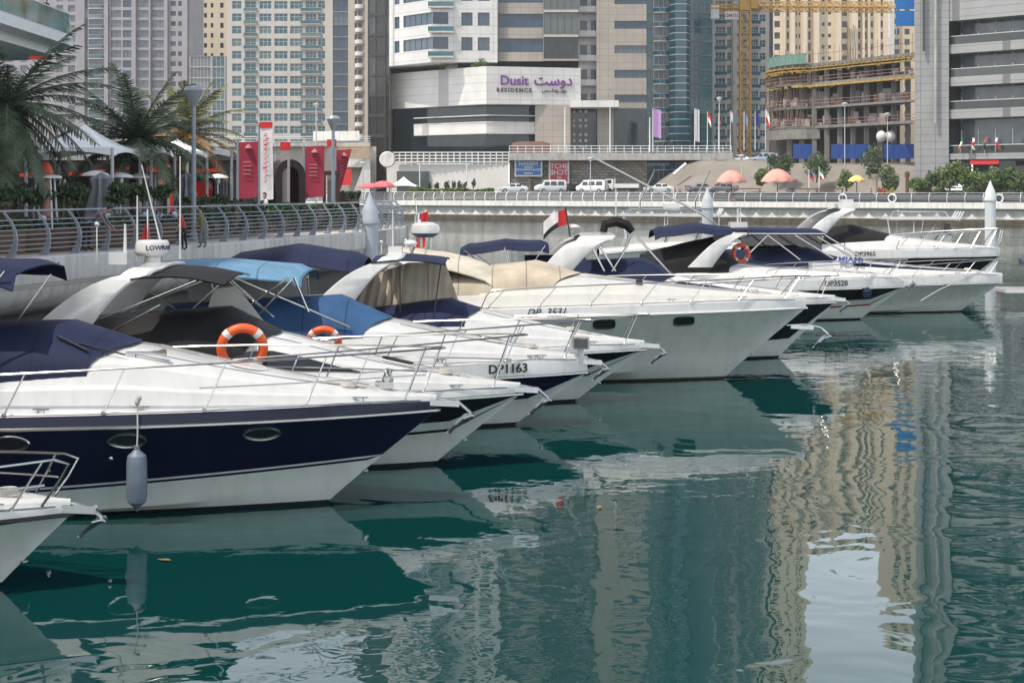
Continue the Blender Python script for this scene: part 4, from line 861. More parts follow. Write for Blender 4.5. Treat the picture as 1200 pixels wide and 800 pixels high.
simple_tower('office_tower', 'dark brown glass tower next to the white hotel tower', 330, 431, 459, 4, 100, 4.1, 44, [(432, 440, .25, 3.9, GL_BROWN, FRD, (1, 1)), (440.4, 451, .25, 3.9, GL_BROWN, FRD, (2, 1)), (452, 458.5, 0, 4.1, *DK)], [N('bronze_cladding', (.035, .034, .036), .35, var=.2)])
# hotel
H = Tower('hotel', 'white and stone hotel tower over a broad white podium carrying purple lettering', (0, 285, 4)); hw, hg, hb_ = 0, 1, 2
zt0 = PZ(71, 283)
p_l, p_c, p_r = (PX(456, 293), 293), (PX(506, 283), 283), (PX(583, 283.5), 283.5)
fh = 4.33; nf = 18
def frac(a, b, f): return (lerp(a[0], b[0], f), lerp(a[1], b[1], f))
Wl = math.dist(p_l, p_c); Wr = math.dist(p_c, p_r)
H.face(p_l, p_c, zt0, fh, nf, [(Wl * .13, Wl * .25, 2.0, 4.1, *BL), (Wl * .34, Wl * 1.0, 2.0, 4.1, GL_BLUE, FRD, (4, 0))], hw, .25)
H.face(p_c, p_r, zt0, fh, nf, [(0, Wr * .25, 2.0, 4.1, GL_BLUE, FRD, (2, 0)), (Wr * .45, Wr * .62, 1.75, 4.05, *BL), (Wr * .70, Wr * .88, 1.75, 4.05, *BL)], hw, .25)
p_g0, p_g1 = (PX(583, 285), 285), (PX(637, 285), 285); H.face(p_g0, p_g1, zt0, fh, nf, [(.2, 8, 1.6, 4.0, *BL3)], hg, .4)
p_h1 = (PX(678, 284), 284); H.face((PX(637, 284), 284), p_h1, zt0, fh, nf, [(0.02, 6.1, .35, 4.2, GL_DARK, FRD, (4, 0))], hg, .1)
p_i0, p_i1 = (PX(678, 289), 289), (PX(700, 289), 289); H.face(p_i0, p_i1, zt0 - 13, fh, nf + 3, [(.3, 1.5, 1.2, 3.2, *BL), (2.2, 3.1, .2, 3.2, *BL)], hw, .2)
for k in range(nf): H.items.append(('balcony', balc_mesh(3.3, 1.6, PANW, False), V(lerp(p_i0[0], p_i1[0], .5), 288.9, zt0 - 13 + fh * k + .3), 0))
for k in range(nf):
    z = zt0 + fh * k; H.w.add([V(p_g0[0], 283.7, z) - H.o], [], 0); H.items.append(('balcony', balc_mesh(4.4, 1.1, PANW, True), V(*frac(p_c, p_r, .14), z + 1.35 - .8), 0))
    H.w.box(p_g1[0] - H.o.x, p_h1[0] - H.o.x, -1.3, -1.0, z + 4.2 - 4, z + 4.33 - 4, 0)
p_j0, p_j1 = (PX(699, 286), 286), (PX(757.5, 286), 286); WJ = p_j1[0] - p_j0[0]
H.face(p_j0, p_j1, PZ(128, 286), fh, nf + 3, [(WJ * .36, WJ * 1.0, 1.15, 2.55, GL_BLUE, FRD, (6, 0))], hg, .3)
H.block([p_l, p_c, p_r, p_g0, p_h1, p_i0, p_i1, p_j0, p_j1, (p_j1[0], 315), (p_l[0], 318)], zt0 + fh * nf, zt0 + fh * nf + .4, hg); H.block([(p_l[0], 293), (p_l[0], 318), (p_j1[0], 315), (p_j1[0], 286)], 9.6, zt0 + fh * nf, hg, skip=(3,))
H.block([p_l, p_c, p_r, (p_r[0], 300), (p_l[0], 300)], zt0 - .3, zt0, hw)
# recess behind the podium roof
c_ = lambda a, D: (PX(a, D), D)
H.w.prism([(x, y - 285) for x, y in (c_(458, 304), c_(506, 298), c_(583, 294), c_(690, 293), c_(690, 305), c_(458, 314))], 9.6 - 4, zt0 - .3 - 4, hb_)
for pxx in (529,): x = PX(pxx, 288); H.w.box(x - 1.1, x + 1.1, 3, 5, PZ(84, 284) - 4, zt0 - .35 - 4, hw)
# podium box with lettering
pa, pb, pc = c_(458.5, 298), c_(570, 279.5), c_(680.5, 284); zb0, zb1 = PZ(122, 280), PZ(78, 280)
H.w.prism([(x, y - 285) for x, y in (pa, pb, pc, (pc[0], 292), (pa[0], 304))], zb0 - 4, zb1 - 4, hw)
pl_ = c_(485, 293); H.w.prism([(x, y - 285) for x, y in (pl_, (PX(570, 280.5), 280.5), c_(627, 283), c_(627, 290), (pl_[0], 297))], PZ(157, 282) - 4, PZ(144, 282) - 4, hw)
H.w.prism([(x, y - 285) for x, y in (c_(463, 299), (PX(570, 284), 284), c_(628, 285.5), c_(628, 300), c_(463, 304))], 9.4 - 4, zb0 - 4 - .01, hb_)
H.w.prism([(x, y - 285) for x, y in (c_(627, 282.6), c_(668.5, 282.2), c_(668.5, 300), c_(627, 300))], 9.6 - 4, zb0 - 4 - .02, hg)
H.w.prism([(x, y - 285) for x, y in (c_(668, 278), c_(725, 277), c_(725, 284), c_(668, 284))], PZ(126, 278) - 4, PZ(118, 278) - 4, hw)
H.w.prism([(x, y - 285) for x, y in (c_(700, 284), c_(719, 284), c_(719, 299), c_(700, 299))], 9.6 - 4, PZ(126, 284) - 4, hg)
H.w.prism([(x, y - 285) for x, y in (c_(669, 286), c_(700, 286), c_(700, 300), c_(669, 300))], 9.6 - 4, PZ(126, 286) - 4, hb_); H.w.prism([(x, y - 285) for x, y in (c_(719, 285), c_(757, 285), c_(757, 300), c_(719, 300))], 9.6 - 4, PZ(127, 285) - 4, hb_)
GLW = glass_mat('glass_podium', (.014, .026, .034))
hr = H.finish([PANW, GRB, GLW])
PURP = N('sign_purple', (.16, .03, .20), .5); SIGNB = N('sign_brown', (.07, .045, .04), .5)
du = (Vector((*pc, 0)) - Vector((*pb, 0))).normalized(); nrm = Vector((du.y, -du.x, 0))
def onface(pxx, y):
    f = (pxx - 570) / (680.5 - 570); p = Vector((*frac(pb, pc, f), 0)); return V(p.x, p.y, PZ(y, p.y)) + nrm * .12 - H.o
text_at('sign_lettering', 'Dusit', 2.35, PURP, hr, onface(602, 95), du, bold=.03, extrude=.08); text_at('sign_lettering', 'RESIDENCE', .98, SIGNB, hr, onface(602, 106), du, bold=.02, extrude=.06, space=1.35)
text_at('sign_lettering', '\uFE96\uFEB3\uFEED\uFEA9', 2.5, PURP, hr, onface(648, 95), du, bold=.05, extrude=.08); text_at('sign_lettering', '\uFEB2\u0640\u0640\uFEE7\uFEAA\uFEF3\u0640\u0640\uFEB0\uFEF3\uFEAD', 1.0, SIGNB, hr, onface(649, 106), du, bold=.02, extrude=.06)
mb = MB()
for i, y in enumerate((131, 141, 148, 158, 165, 172)):
    for xx in (672.5, 680, 686.5): mb.ball((PX(xx, 285.9), .85, PZ(y, 286) - 4), .28, 0, 8, 6, (1, .4, 1))
mb.build('round_lamps', PANW, hr)
for k in range(2): pass
mb = MB()
for y in (143.3, 135.5):
    pts = [(PX(485, 293) , 293), (PX(570, 280.4), 280.4), (PX(627, 282.9), 282.9)]; mb.tube([V(x, d - 285, PZ(y, 281.5) - 4) for x, d in pts], .09, 0, 6)
mb.build('balcony_rail', PANW, hr)
# stone wall terrace with slatted parapet in front of the hotel
TW = Tower('terrace_wall', 'long raised terrace wall, white plaster then rubble stone, with railing on top', (0, 262, 4), 'wall')
ta = [c_(455, 264), c_(596, 262), c_(596, 285), c_(452, 290)]; TW.w.prism([(x, y - 262) for x, y in ta], -.5, PZ(190, 262) - 4, 0)
tb = [c_(597, 263.2), c_(758, 263), c_(758, 285), c_(597, 285)]; TW.w.prism([(x, y - 262) for x, y in tb], -.5, PZ(188, 262) - 4, 1)
tcc = [c_(596.5, 261.2), c_(859, 260), c_(862, 290), c_(596.5, 286)]; TW.w.prism([(x, y - 262) for x, y in tcc], PZ(188, 262) - 4 + .002, PZ(179.5, 262) - 4, 2)
TW.w.prism([(x, y - 262) for x, y in (c_(598, 262.7), c_(622, 262.6), c_(622, 263.4), c_(598, 263.4))], -.3, 3.8, 1)
TW.w.prism([(x, y - 262) for x, y in (c_(465, 263.2), c_(503, 262.8), c_(503, 264.4), c_(465, 264.6))], -.2, 3.4, 3)
tw = TW.finish([N('plaster_white', (.60, .57, .53), .85, var=.06, scale=.3), STONE, CONC, GL_DARK])
mb = MB(); x0, x1 = PX(461, 263), PX(596, 262)
for z in (8.95, 9.45, 9.95, 10.45): mb.beam((x0, 1.0, z - 4), (x1, -.1, z - 4), .18, .2, 0)
for i in range(20): f = i / 19; mb.beam((lerp(x0, x1, f), lerp(1.0, -.1, f), 4.4), (lerp(x0, x1, f), lerp(1.0, -.1, f), 6.55), .2, .12, 0)
mb.build('slatted_parapet', CONCW, tw)
mb = MB(); x0, x1 = PX(597, 261.4), PX(857, 260.3)
for z in (10.55, 11.0, 11.45): mb.tube([V(x0, -.5, z - 4), V(x1, -1.6, z - 4)], .05, 0, 6)
for i in range(28): f = i / 27; mb.tube([V(lerp(x0, x1, f), lerp(-.5, -1.6, f), 6.2), V(lerp(x0, x1, f), lerp(-.5, -1.6, f), 7.45)], .055, 0, 6)
mb.build('terrace_railing', RAILW, tw)
mb = MB(); mb.tube([V(PX(491, 260), -3.4, PZ(192.5, 259) - 4), V(PX(551, 259), -3.4, PZ(192.5, 259) - 4)], .07, 0, 6)
for xx in (492, 547): mb.tube([V(PX(xx, 259), -3.4, -.4), V(PX(xx, 259), -3.4, PZ(192, 259) - 4)], .09, 0, 6)
e = empty('goal_frame', (0, 262, 4), 0, 'thin white frame of posts and a crossbar before the white terrace wall', 'frame'); mb.build('bar', RAILW, e)
e = empty('wall_disc', (PX(454, 260), 260, PZ(187, 260)), 0, 'round white dish fixed at the left end of the terrace parapet', 'sign'); mb = MB(); mb.lathe([(0, -.25), (1.15, -.25), (1.3, 0), (1.3, .3), (0, .3)], (0, 0, 0), 0, 28, 'y'); mb.build('dish', CONCW, e)
# signs on the stone wall
def board(label, pl, pt, pr, pb, D, col, lines):
    x0, x1, z1, z0 = PX(pl, D), PX(pr, D), PZ(pt, D), PZ(pb, D); e = empty('wall_sign', ((x0 + x1) / 2, D, (z0 + z1) / 2), 0, label, 'sign'); w, h = x1 - x0, z1 - z0
    mb = MB(); mb.box(-w / 2, w / 2, -.1, .1, -h / 2, h / 2, 1); mb.box(-w / 2 + .25, w / 2 - .25, -.13, -.1, -h / 2 + .25, h / 2 - .25, 0); mb.build('panel', [col, PANW], e)
    for t, y, sz, mir in lines:
        vs, fs = text_geo(t, sz, bold=.015, extrude=.01); mb = MB(); mb.add([V(v.x * (-1 if mir else 1), -.15 - v.z, y + v.y) for v in vs], [f[::-1] if mir else f for f in fs], 0); mb.build('lettering', PANW, e)
board('blue restaurant sign in a white frame on the rubble stone wall', 603, 187, 635.5, 207, 262.2, N('sign_blue', (.02, .12, .33), .5), [('NASEEM', .68, .85, 0), ('MARINA', .12, .38, 0), ('RESTAURANT & CAFE', -.28, .44, 0), ('Naseem', -.82, .42, 0)])
board('red sign with mirrored white lettering on the rubble stone wall', 643, 187.5, 667, 215, 262.2, N('sign_red', (.33, .025, .04), .5), [('TCHE', .85, 1.12, 0), ('TCHE', -.15, 1.12, 1), ('Cafe', -.95, .4, 0)])
# brown pavilion on the terrace
e = empty('pavilion', (PX(622, 272), 272, 9.9), 0, 'low brown timber pavilion with rounded roof on the terrace before the hotel', 'pavilion'); mb = MB(); rows = []
for f in (0, .2, .8, 1): rows.append([V(lerp(-3.2, 3.2, f), 2 * math.cos(a), 1.9 + .7 * math.sin(a) - (.3 if f in (0, 1) else 0)) for a in [math.pi * i / 8 for i in range(9)]])
mb.loft(rows, 0, True); mb.box(-3.2, 3.2, -2, 2, 0, 1.9); mb.build('body', N('timber_brown', (.12, .055, .04), .7, var=.25), e)
# T7 glass tower + T8
def t7x(t, x0, x1, z0, zt):
    D = 350; t.w.prism([(PX(784, D) - t.o.x, 0), (PX(790, D) - t.o.x, -2.6), (PX(803, D) - t.o.x, -2.6), (PX(808.5, D) - t.o.x, 0)], z0 - 4, zt - 4, 1)
    k = 0
    while z0 + k * 1.54 < zt:
        z = z0 + k * 1.54 - 4; t.w.prism([(PX(783.8, D) - t.o.x, .1), (PX(789.8, D) - t.o.x, -2.66), (PX(803.2, D) - t.o.x, -2.66), (PX(808.7, D) - t.o.x, .1)], z, z + .13, 2); k += 1
simple_tower('glass_tower', 'blue green glass tower with a column of white balconies behind the hotel', 350, 757.5, 835.5, 6, 118, 3.08, 42.5, [(758, 765, .06, 3.0, GL_TEAL, FRD, (1, 0)), (766, 783, .06, 3.0, GL_BLUE, FRW, (2, 0), (3.2, 1.0, PANW, True, True)), (809, 834.5, .06, 3.0, GL_TEAL, FRD, (4, 1))], [N('curtain_wall_frame', (.12, .14, .16), .4), glass_mat('glass_bay', (.015, .07, .10)), FRW], extra=t7x, wd=.08)
bb = (2.6, 1.2, BEI, True, False)
def pier8(t, x0, x1, z0, zt):
    for a, b in ((858.3, 863.5), (834.5, 837)): t.w.box(PX(a, 380) - t.o.x, PX(b, 380) - t.o.x, -.6, -.003, z0 - 20, zt - 4, 1)
simple_tower('apartment_tower', 'beige balcony apartment block directly behind the yellow crane', 380, 834.5, 906, 6, 112, 3.0, 43, [(838.5, 850, .1, 2.5, *W3, (2.9, .5, BEI, True, False)), (852, 857, .4, 2.5, *W2), (865.5, 875, .1, 2.5, *W2, (3.2, .55, BEI, True, False)), (880, 888.5, .3, 2.5, *W3, (2.7, .5, BEI, True, False)), (890, 897, .7, 2.3, *W2), (901.5, 905.7, 0, 3.0, *DK)], [N('stucco_greybeige', (.45, .41, .36), .9, var=.08, scale=.15), CONC], extra=pier8)
# yellow tower
def jbr(t, x0, x1, z0, zt):
    D = 460
    for a, b, m, dd in ((918.5, 920, 0, 1.0), (926, 930.5, 0, 1.5), (940, 945, 0, 1.5), (953, 958.5, 0, 2.2), (978.5, 984, 0, 2.2), (997, 1004, 0, 1.6), (1010, 1012.5, 0, 1.2), (1016.5, 1018.5, 0, 1.2), (1028, 1031, 0, .8)): t.w.box(PX(a, D) - t.o.x, PX(b, D) - t.o.x, -dd, -.003, z0 - 14, zt - 4 + (3 if dd > 2 else 0), m)
    t.w.box(x0 - t.o.x, PX(944, D) - t.o.x, .0, 20, zt - 4, 138, 0)
    for a, b in ((907.5, 914), (922, 924.5), (932.5, 934), (936, 938)):
        k = zt
        while k < 138: t.w.box(PX(a, D) - t.o.x, PX(b, D) - t.o.x, -.06, -.002, k - 4 + .6, k - 4 + 2.4, 1); k += 3.22
simple_tower('apartment_tower', 'sand yellow residential tower with small dark windows behind the construction site', 460, 903.5, 1036, 6, 99, 3.22, 53, [(907.5, 914, .5, 2.3, *DK1), (922, 924.5, .3, 2.5, *DK), (932.5, 934, .7, 1.9, *DK), (936, 937.8, .7, 1.9, *DK), (947.2, 949.8, .2, 2.6, *DK), (963, 966.3, .9, 1.9, *DK), (970.3, 974, .9, 1.9, *DK), (986.7, 992.5, .5, 2.2, *DK1), (1005.5, 1008.2, .3, 2.5, *DK), (1013, 1015.5, .3, 2.5, *DK), (1020.5, 1023, .5, 2.3, *DK), (1032, 1034.5, .4, 2.4, *DK)], [YEL, GL_DARK], extra=jbr)
def lit_edge_fin(t, x0, x1, z0, zt): t.w.box(PX(1041, 520) - t.o.x, PX(1046, 520) - t.o.x, -2.5, -.003, z0 - 20, 62, 1)  # white strip puts the sunlit edge into the wall colour
simple_tower('apartment_tower', 'second sandy tower with its sunlit end wall painted white, half hidden by blue sheeting', 520, 1046.5, 1106, 6, 137, 3.3, 60, [(1047.5, 1054, .5, 2.4, *DK1), (1060, 1066, .5, 2.4, *DK1), (1074, 1080, .5, 2.4, *DK1), (1087, 1093, .5, 2.4, *DK1)], [N('stucco_tan', (.52, .42, .30), .9, var=.06), PANW], extra=lit_edge_fin)
# right building
RB = Tower('office_building', 'grey panelled waterfront block with deep balconies filling the right edge', (60, 222, 4)); D = 222
rc = [(PX(1072, 223), 223), (PX(1112, 222), 222), (PX(1112, 222), 238), (PX(1073.5, 238), 238)]
RB.w.prism([(x - 60, y - 222) for x, y in rc], 1.3, 84, 0)
for a, b, z0, z1 in ((1082, 1084, PZ(60, 222), 88), ): RB.w.box(PX(a, 222) - 60, PX(b, 222) - 60, -.06, .4, z0 - 4, 84, 3)
RB.w.tube([V(PX(1096, 222) - 60, -.25, PZ(145, 222) - 4), V(PX(1096, 222) - 60, -.25, 60)], .22, 4, 8)
fa, fb = V(PX(1112.3, 222.5), 222.5, 0), V(PX(1330, 203), 203, 0); fd = (fb - fa).normalized(); fn = V(fd.y, -fd.x, 0); FW = (fb - fa).length
def fq(a, off, z): p = fa + fd * a + fn * off; return V(p.x - 60, p.y - 222, z - 4)
def strip(o0, o1, z0, z1, m, a=0, b=None):
    b = FW if b is None else b; vs = [fq(a, o0, z0), fq(b, o0, z0), fq(b, o1, z0), fq(a, o1, z0), fq(a, o0, z1), fq(b, o0, z1), fq(b, o1, z1), fq(a, o1, z1)]
    RB.w.add(vs, [(0, 1, 2, 3), (7, 6, 5, 4), (0, 4, 5, 1), (1, 5, 6, 2), (2, 6, 7, 3), (3, 7, 4, 0)], m)
z = 14.25; rails = []
for k in range(16):
    if k != 3: strip(-3, 0, z - .1, z + 1.15, 0); rails.append(z + 1.15)
    else: strip(-3, .3, z - .1, z + 3.2, 0)
    z += 4.45
strip(-12, -2.8, 8.6, 30, 2); strip(-12, -2.8, 30.002, z, 5); strip(-12, 0, z, z + 1, 0)
for lv in range(17):
    zz = 9.4 + 4.45 * lv
    for i in range(10): a = i * 2.6 + .2; strip(-2.8, -2.72, zz, zz + 3.3, 1, a, a + .12)
strip(-12, .2, 8.55, 9.35, 0); rb_terr = [9.35]
strip(-10, -6, 3.9, 8.55, 2); RB.w.box(PX(1110, 226) - 60, PX(1142, 226) - 60, 5.5, 16, 1.3, 84, 2)
rb = RB.finish([PANG, FRW, GL_GREY, FRD, CONC, GL_TEAL])
for zz in rails + rb_terr:
    mb = MB(); vs = [fq(.05, -.12, zz), fq(FW, -.12, zz), fq(FW, -.12, zz + 1.1), fq(.05, -.12, zz + 1.1)]; mb.add(vs, [(0, 1, 2, 3)], 0); mb.tube([fq(.05, -.12, zz + 1.12), fq(FW, -.12, zz + 1.12)], .05, 1, 6); mb.build('glass_balustrade', [GL_DARK, FRW], rb)
mb = MB(); vs = [fq(1.5, -.1 - .01, 8.0)]; strip_m = MB(); a, bq = 3.2, 7.6; strip_m.add([fq(a, .05, 7.85), fq(bq, .05, 7.85), fq(bq, .05, 8.45), fq(a, .05, 8.45), fq(a, -.1, 7.85), fq(bq, -.1, 7.85), fq(bq, -.1, 8.45), fq(a, -.1, 8.45)], [(0, 1, 2, 3), (7, 6, 5, 4), (3, 2, 6, 7), (0, 4, 5, 1)]); strip_m.build('red_sign_band', REDF, rb)
for k, (pxx, cs, lab) in enumerate(((1124, (GREENF, WHITEF, N('flag_orange', (.6, .2, .02), .7)), 'green white and orange flag drooping from the office terrace'), (1137, (WHITEF, REDF, WHITEF), 'pale striped flag drooping from the office terrace balustrade'), (1152.5, (REDF, GREENF, BLACKF), 'red green and black flag drooping from the office terrace'), (1165, (WHITEF, REDF, REDF), 'red flag with a white top drooping from the office terrace'))):
    Dd = 222.5 - (pxx - 1112) * .09; e = empty('hung_flag', (PX(pxx, Dd), Dd - 1.2, PZ(178, Dd)), 0, lab, 'flag', 'flags hung along the office terrace'); mb = MB(); mb.tube([V(0, .8, -.3), V(0, 0, 1.9)], .04, 0, 5); mb.build('staff', RAILW, e)
    mb = MB(); rows = [[V(-.16 + .32 * g + .12 * math.sin(f * 5 + k) + (k % 2 - .5) * f * .4, -.05 + .12 * math.sin(g * 6 + f * 4), 1.85 - 1.6 * f) for g in (0, .33, .66, 1)] for f in [i / 9 for i in range(10)]]
    mb.loft(rows, 0, True)
    for i in range(len(mb.m)): mb.m[i] = min(2, (i // 3) // 3)
    n0 = len(mb.v); mb.v += [(p[0], p[1] + .01, p[2]) for p in mb.v[:n0]]; mb.f += [tuple(q + n0 for q in f[::-1]) for f in mb.f]; mb.m += mb.m[:]; mb.s += mb.s[:]
    mb.build('cloth', list(cs), e, sharp=80)
e = empty('debris_sheet', (PX(1061, 232), 232, PZ(30, 232)), 0, 'bright blue sheeting panels hung at the top between two buildings', 'sheeting'); mb = MB(); 
for y0, y1 in ((31, 13), (11, -12)): mb.box(PX(1050, 232) - e.location.x, PX(1071.5, 232) - e.location.x, -.1, .1, PZ(y0, 232) - e.location.z, PZ(y1, 232) - e.location.z)
mb.tube([V(PX(1051, 232) - e.location.x, .2, -2), V(PX(1051, 232) - e.location.x, .2, 8)], .08, 1, 6); mb.build('sheet', [N('sheet_blue', (.01, .14, .42), .6), GALV], e)
# construction site
CS = Tower('construction_site', 'unfinished concrete building with yellow formwork, props and green safety netting', (45, 250, 4))
def cplan(off=0.):
    pts = []
    for i in range(9):
        a = math.pi * (.98 - .48 * i / 8); pts.append((PX(952, 262) + (8.5 + off) * math.cos(a) * .62, 262 + 11 - (11 + off) * math.sin(a)))
    pts += [(PX(1075, 240), 240 - off), (PX(1075, 240), 275), (PX(918, 275), 285)]; return [(x - 45, y - 250) for x, y in pts]
BASEZ = 8.6; slabs = [(14.3, .45), (17.5, .35), (21.3, .4), (24.3, .5)]
for z, th in slabs: CS.w.prism(cplan(.0), z - 4, z + th - 4, 0)
CS.w.prism([(x * .98 + .6, y + 9) for x, y in cplan(-3.)], BASEZ - 4, 24.2 - 4, 1)  # solid core coloured near black for the shade inside the open floors
rnd = random.Random(3)
for i in range(10):
    x = lerp(PX(930, 262), PX(1066, 246), i / 9); d = lerp(262, 243, i / 9) + 2.2
    CS.w.box(x - .34 - 45, x + .34 - 45, d - 250 + 1.5, d - 250 + 2.2, BASEZ - 4, 24.3 - 4, 0)
CS.w.prism([(x, y) for x, y in cplan(.6)[:9]] + [(PX(965, 258) - 45, 11)], 12.6 - 4, 14.2 - 4, 0)
cs = CS.finish([streaked(N('site_concrete', (.185, .175, .16), .9, var=.25, scale=.6), .3, 2., .2), N('site_shade', (.045, .04, .036), .95, var=.4)])
YF = N('formwork_yellow', (.31, .205, .05), .85, var=.5, scale=2); mb = MB(); pp = cplan(.8)[:10]
for a, b in zip(pp, pp[1:]):
    L_ = math.dist(a, b); n = max(1, int(L_ / 1.1))
    for z, hh in ((24.05, .18), (23.6, .18)): mb.beam((*a, z - 4), (*b, z - 4), .3, hh, 0)
    for i in range(n):
        p = frac(a, b, i / n); mb.beam((p[0], p[1] - .4, 24.2 - 4), (p[0] + .1, p[1] + 2.5, 23.9 - 4), .14, .22, 0)
mb.build('formwork', YF, cs)
mb = MB(); pp2 = cplan(.5)[:10]
for a, b in zip(pp2[5:], pp2[6:]): mb.beam((*a, 21.1 - 4), (*b, 21.1 - 4), .5, .35, 0)
mb.build('formwork', YF, cs)
GN = N('net_green', (.12, .21, .18), .9, var=.25, scale=2); mb = MB()
for a, b in zip(pp, pp[1:]):
    if a[0] > 2.0 and a[0] < 8: continue
    mb.beam((*a, 25.5 - 4), (*b, 25.6 - 4), .03, 1.7, 0)
mb.build('safety_net', GN, cs)
mb = MB()
for a, b in zip(pp, pp[1:]):
    n = max(1, int(math.dist(a, b) / 1.3))
    for i in range(n): p = frac(a, b, i / n); mb.tube([V(*p, 24.2 - 4), V(*p, 26.7 + rnd.random() - 4)], .035, 0, 5)
    mb.tube([V(*a, 26.2 - 4), V(*b, 26.2 - 4)], .035, 0, 5)
for k in range(240):
    f = rnd.random(); j = rnd.randrange(0, 9); p = frac(pp[j], pp[j + 1], f); lv = rnd.choice((0, 1, 2, 2, 2)); z0 = slabs[lv][0] + .4; z1 = slabs[lv + 1][0] if lv < 3 else z0 + 2; mb.tube([V(p[0] * .97, p[1] + .4 + rnd.random() * 3, z0 - 4), V(p[0] * .97 + rnd.uniform(-.2, .2), p[1] + .5 + rnd.random() * 3, z1 - 4)], .045, 0, 5)
mb.build('scaffold_props', N('rusty_steel', (.16, .10, .06), .8, var=.4), cs)
mb = MB()
for lv in (0, 1, 2):
    for a, b in zip(pp, pp[1:]):
        z = slabs[lv][0] - 4
        for dz in (.8, 1.3): mb.tube([V(a[0], a[1] + .5, z + dz), V(b[0], b[1] + .5, z + dz)], .05, 0, 5)
mb.build('guard_rail', N('guard_pink', (.24, .15, .14), .8, var=.3), cs)
for k in range(14):
    mb = MB(); x = lerp(1.5, 14, k / 13) + rnd.uniform(-.5, .5); d = lerp(13, -5, k / 13) + 3.2; z = slabs[k % 2][0] + .45 - 4; w = rnd.uniform(.8, 1.8); mb.box(x, x + w, d, d + .2, z, z + rnd.uniform(1.2, 2.4)); mb.build('block_wall', CONC, cs)
mb = MB()
for k in range(16):
    x = PX(1011 + k * .9, 250) - 45; mb.tube([V(x, 12 + rnd.random(), 20.5), V(x + rnd.uniform(-.2, .2), 12, 25.5 + rnd.random() * 2)], .03, 0, 4)
mb.build('starter_bars', N('rebar', (.10, .07, .055), .8), cs)
for nm, m_, sd in (('timber_stack', N('site_timber', (.16, .09, .045), .9, var=.4), 1), ('block_stack', N('site_block', (.22, .21, .20), .95, var=.3), 2), ('sheet_scraps', N('site_pale', (.42, .36, .33), .9, var=.4), 3)):
    rr_ = random.Random(sd); mb = MB()
    for k in range(70):
        j = rr_.randrange(0, 9); p = frac(pp[j], pp[j + 1], rr_.random()); lv = rr_.choice((0, 1, 2)); z = slabs[lv][0] + .4 - 4; w, h = rr_.uniform(.2, 1.3), rr_.uniform(.2, 1.5); x, y = p[0] * .97, p[1] + rr_.uniform(.8, 3); mb.box(x, x + w, y, y + rr_.uniform(.1, .6), z, z + h)
    o = mb.build(nm, m_, cs); o['kind'] = 'stuff'
rr_ = random.Random(8); mb = MB()
for k in range(60):
    j = rr_.randrange(0, 9); p = frac(pp[j], pp[j + 1], rr_.random()); z = rr_.choice((23.3, 23.5, 20.9)) - 4; mb.beam((p[0], p[1] - rr_.uniform(.1, .7), z), (p[0] + rr_.uniform(-.3, .3), p[1] + 1.6, z + rr_.uniform(-.2, .2)), rr_.uniform(.1, .3), rr_.uniform(.1, .45))
o = mb.build('formwork_beams', YF, cs); o['kind'] = 'stuff'
# hoarding
HB = N('hoarding_blue', (.012, .06, .26), .6, var=.12, scale=1); 
for pl, pr, D0, lab in ((929.5, 952, 256, 'short blue hoarding panel left of the concrete columns'), (974, 1020, 252, 'long blue site hoarding under the unfinished building'), (1036, 1071, 245, 'blue site hoarding beside the grey office block')):
    e = empty('hoarding', (PX(pl, D0), D0, PZ(186, D0)), 0, lab, 'hoarding', 'blue hoardings round the building site'); w = PX(pr, D0) - PX(pl, D0); mb = MB(); mb.box(0, w, 0, .08, 0, PZ(169, D0) - PZ(186, D0))
    for i in range(int(w / 1.2) + 1): mb.box(i * 1.2, i * 1.2 + .1, -.05, -.002, 0, 2.3)
    mb.build('panel', HB, e)
e = empty('water_tank', (PX(1038, 247), 247, PZ(160, 247)), 0, 'pair of bulging white tanks beneath a lamp by the hoarding', 'tank')
for d in (-.68, .68): MB().ball((d, 0, 0), .78, 0, 16, 10, (1, 1, 1.12)).build('tank', CONCW, e)
# upper road slope, sand mound
mb = MB(); mb.prism([c_(857, 268), c_(1074, 246), c_(1074, 300), c_(857, 310)], 3.9, 8.6); tag(mb.build('upper_road', N('road_pale', (.26, .24, .22), .95, var=.12, scale=.4)), 'pale upper road running along the construction site', 'road', kind='structure')
mb = MB(); rows = []
for i in range(23):
    f = i / 22; row = []
    for j in range(15):
        g = j / 14; x = lerp(PX(752, 262), PX(1080, 240), f); d = lerp(262, 241, f) - 7.5 * (1 - g) + 5 * g
        zr = interp([(0, 4.2), (.18, 8.4), (.28, 9.3), (.42, 8.9), (.6, 8.4), (1, 8.0)], f); z = lerp(3.93, zr, min(1, g * 1.4) ** .8) + .5 * noise.noise(V(x * .25, d * .25, 2)) + .2 * noise.noise(V(x, d, 1)); row.append(V(x, d, z))
    rows.append(row)
mb.loft(rows, 0, True); tag(mb.build('sand_mound', SAND), 'sloping mound of bare sand and rubble below the upper road', 'mound', kind='structure')
e = empty('concrete_pipe', (PX(797, 254), 254, PZ(198, 254)), 0, 'pale length of pipe lying on the bare sand mound', 'pipe'); MB().tube([V(-1, 0, -.9), V(1, .3, .8)], .3, 0, 10).build('pipe', CONCW, e)
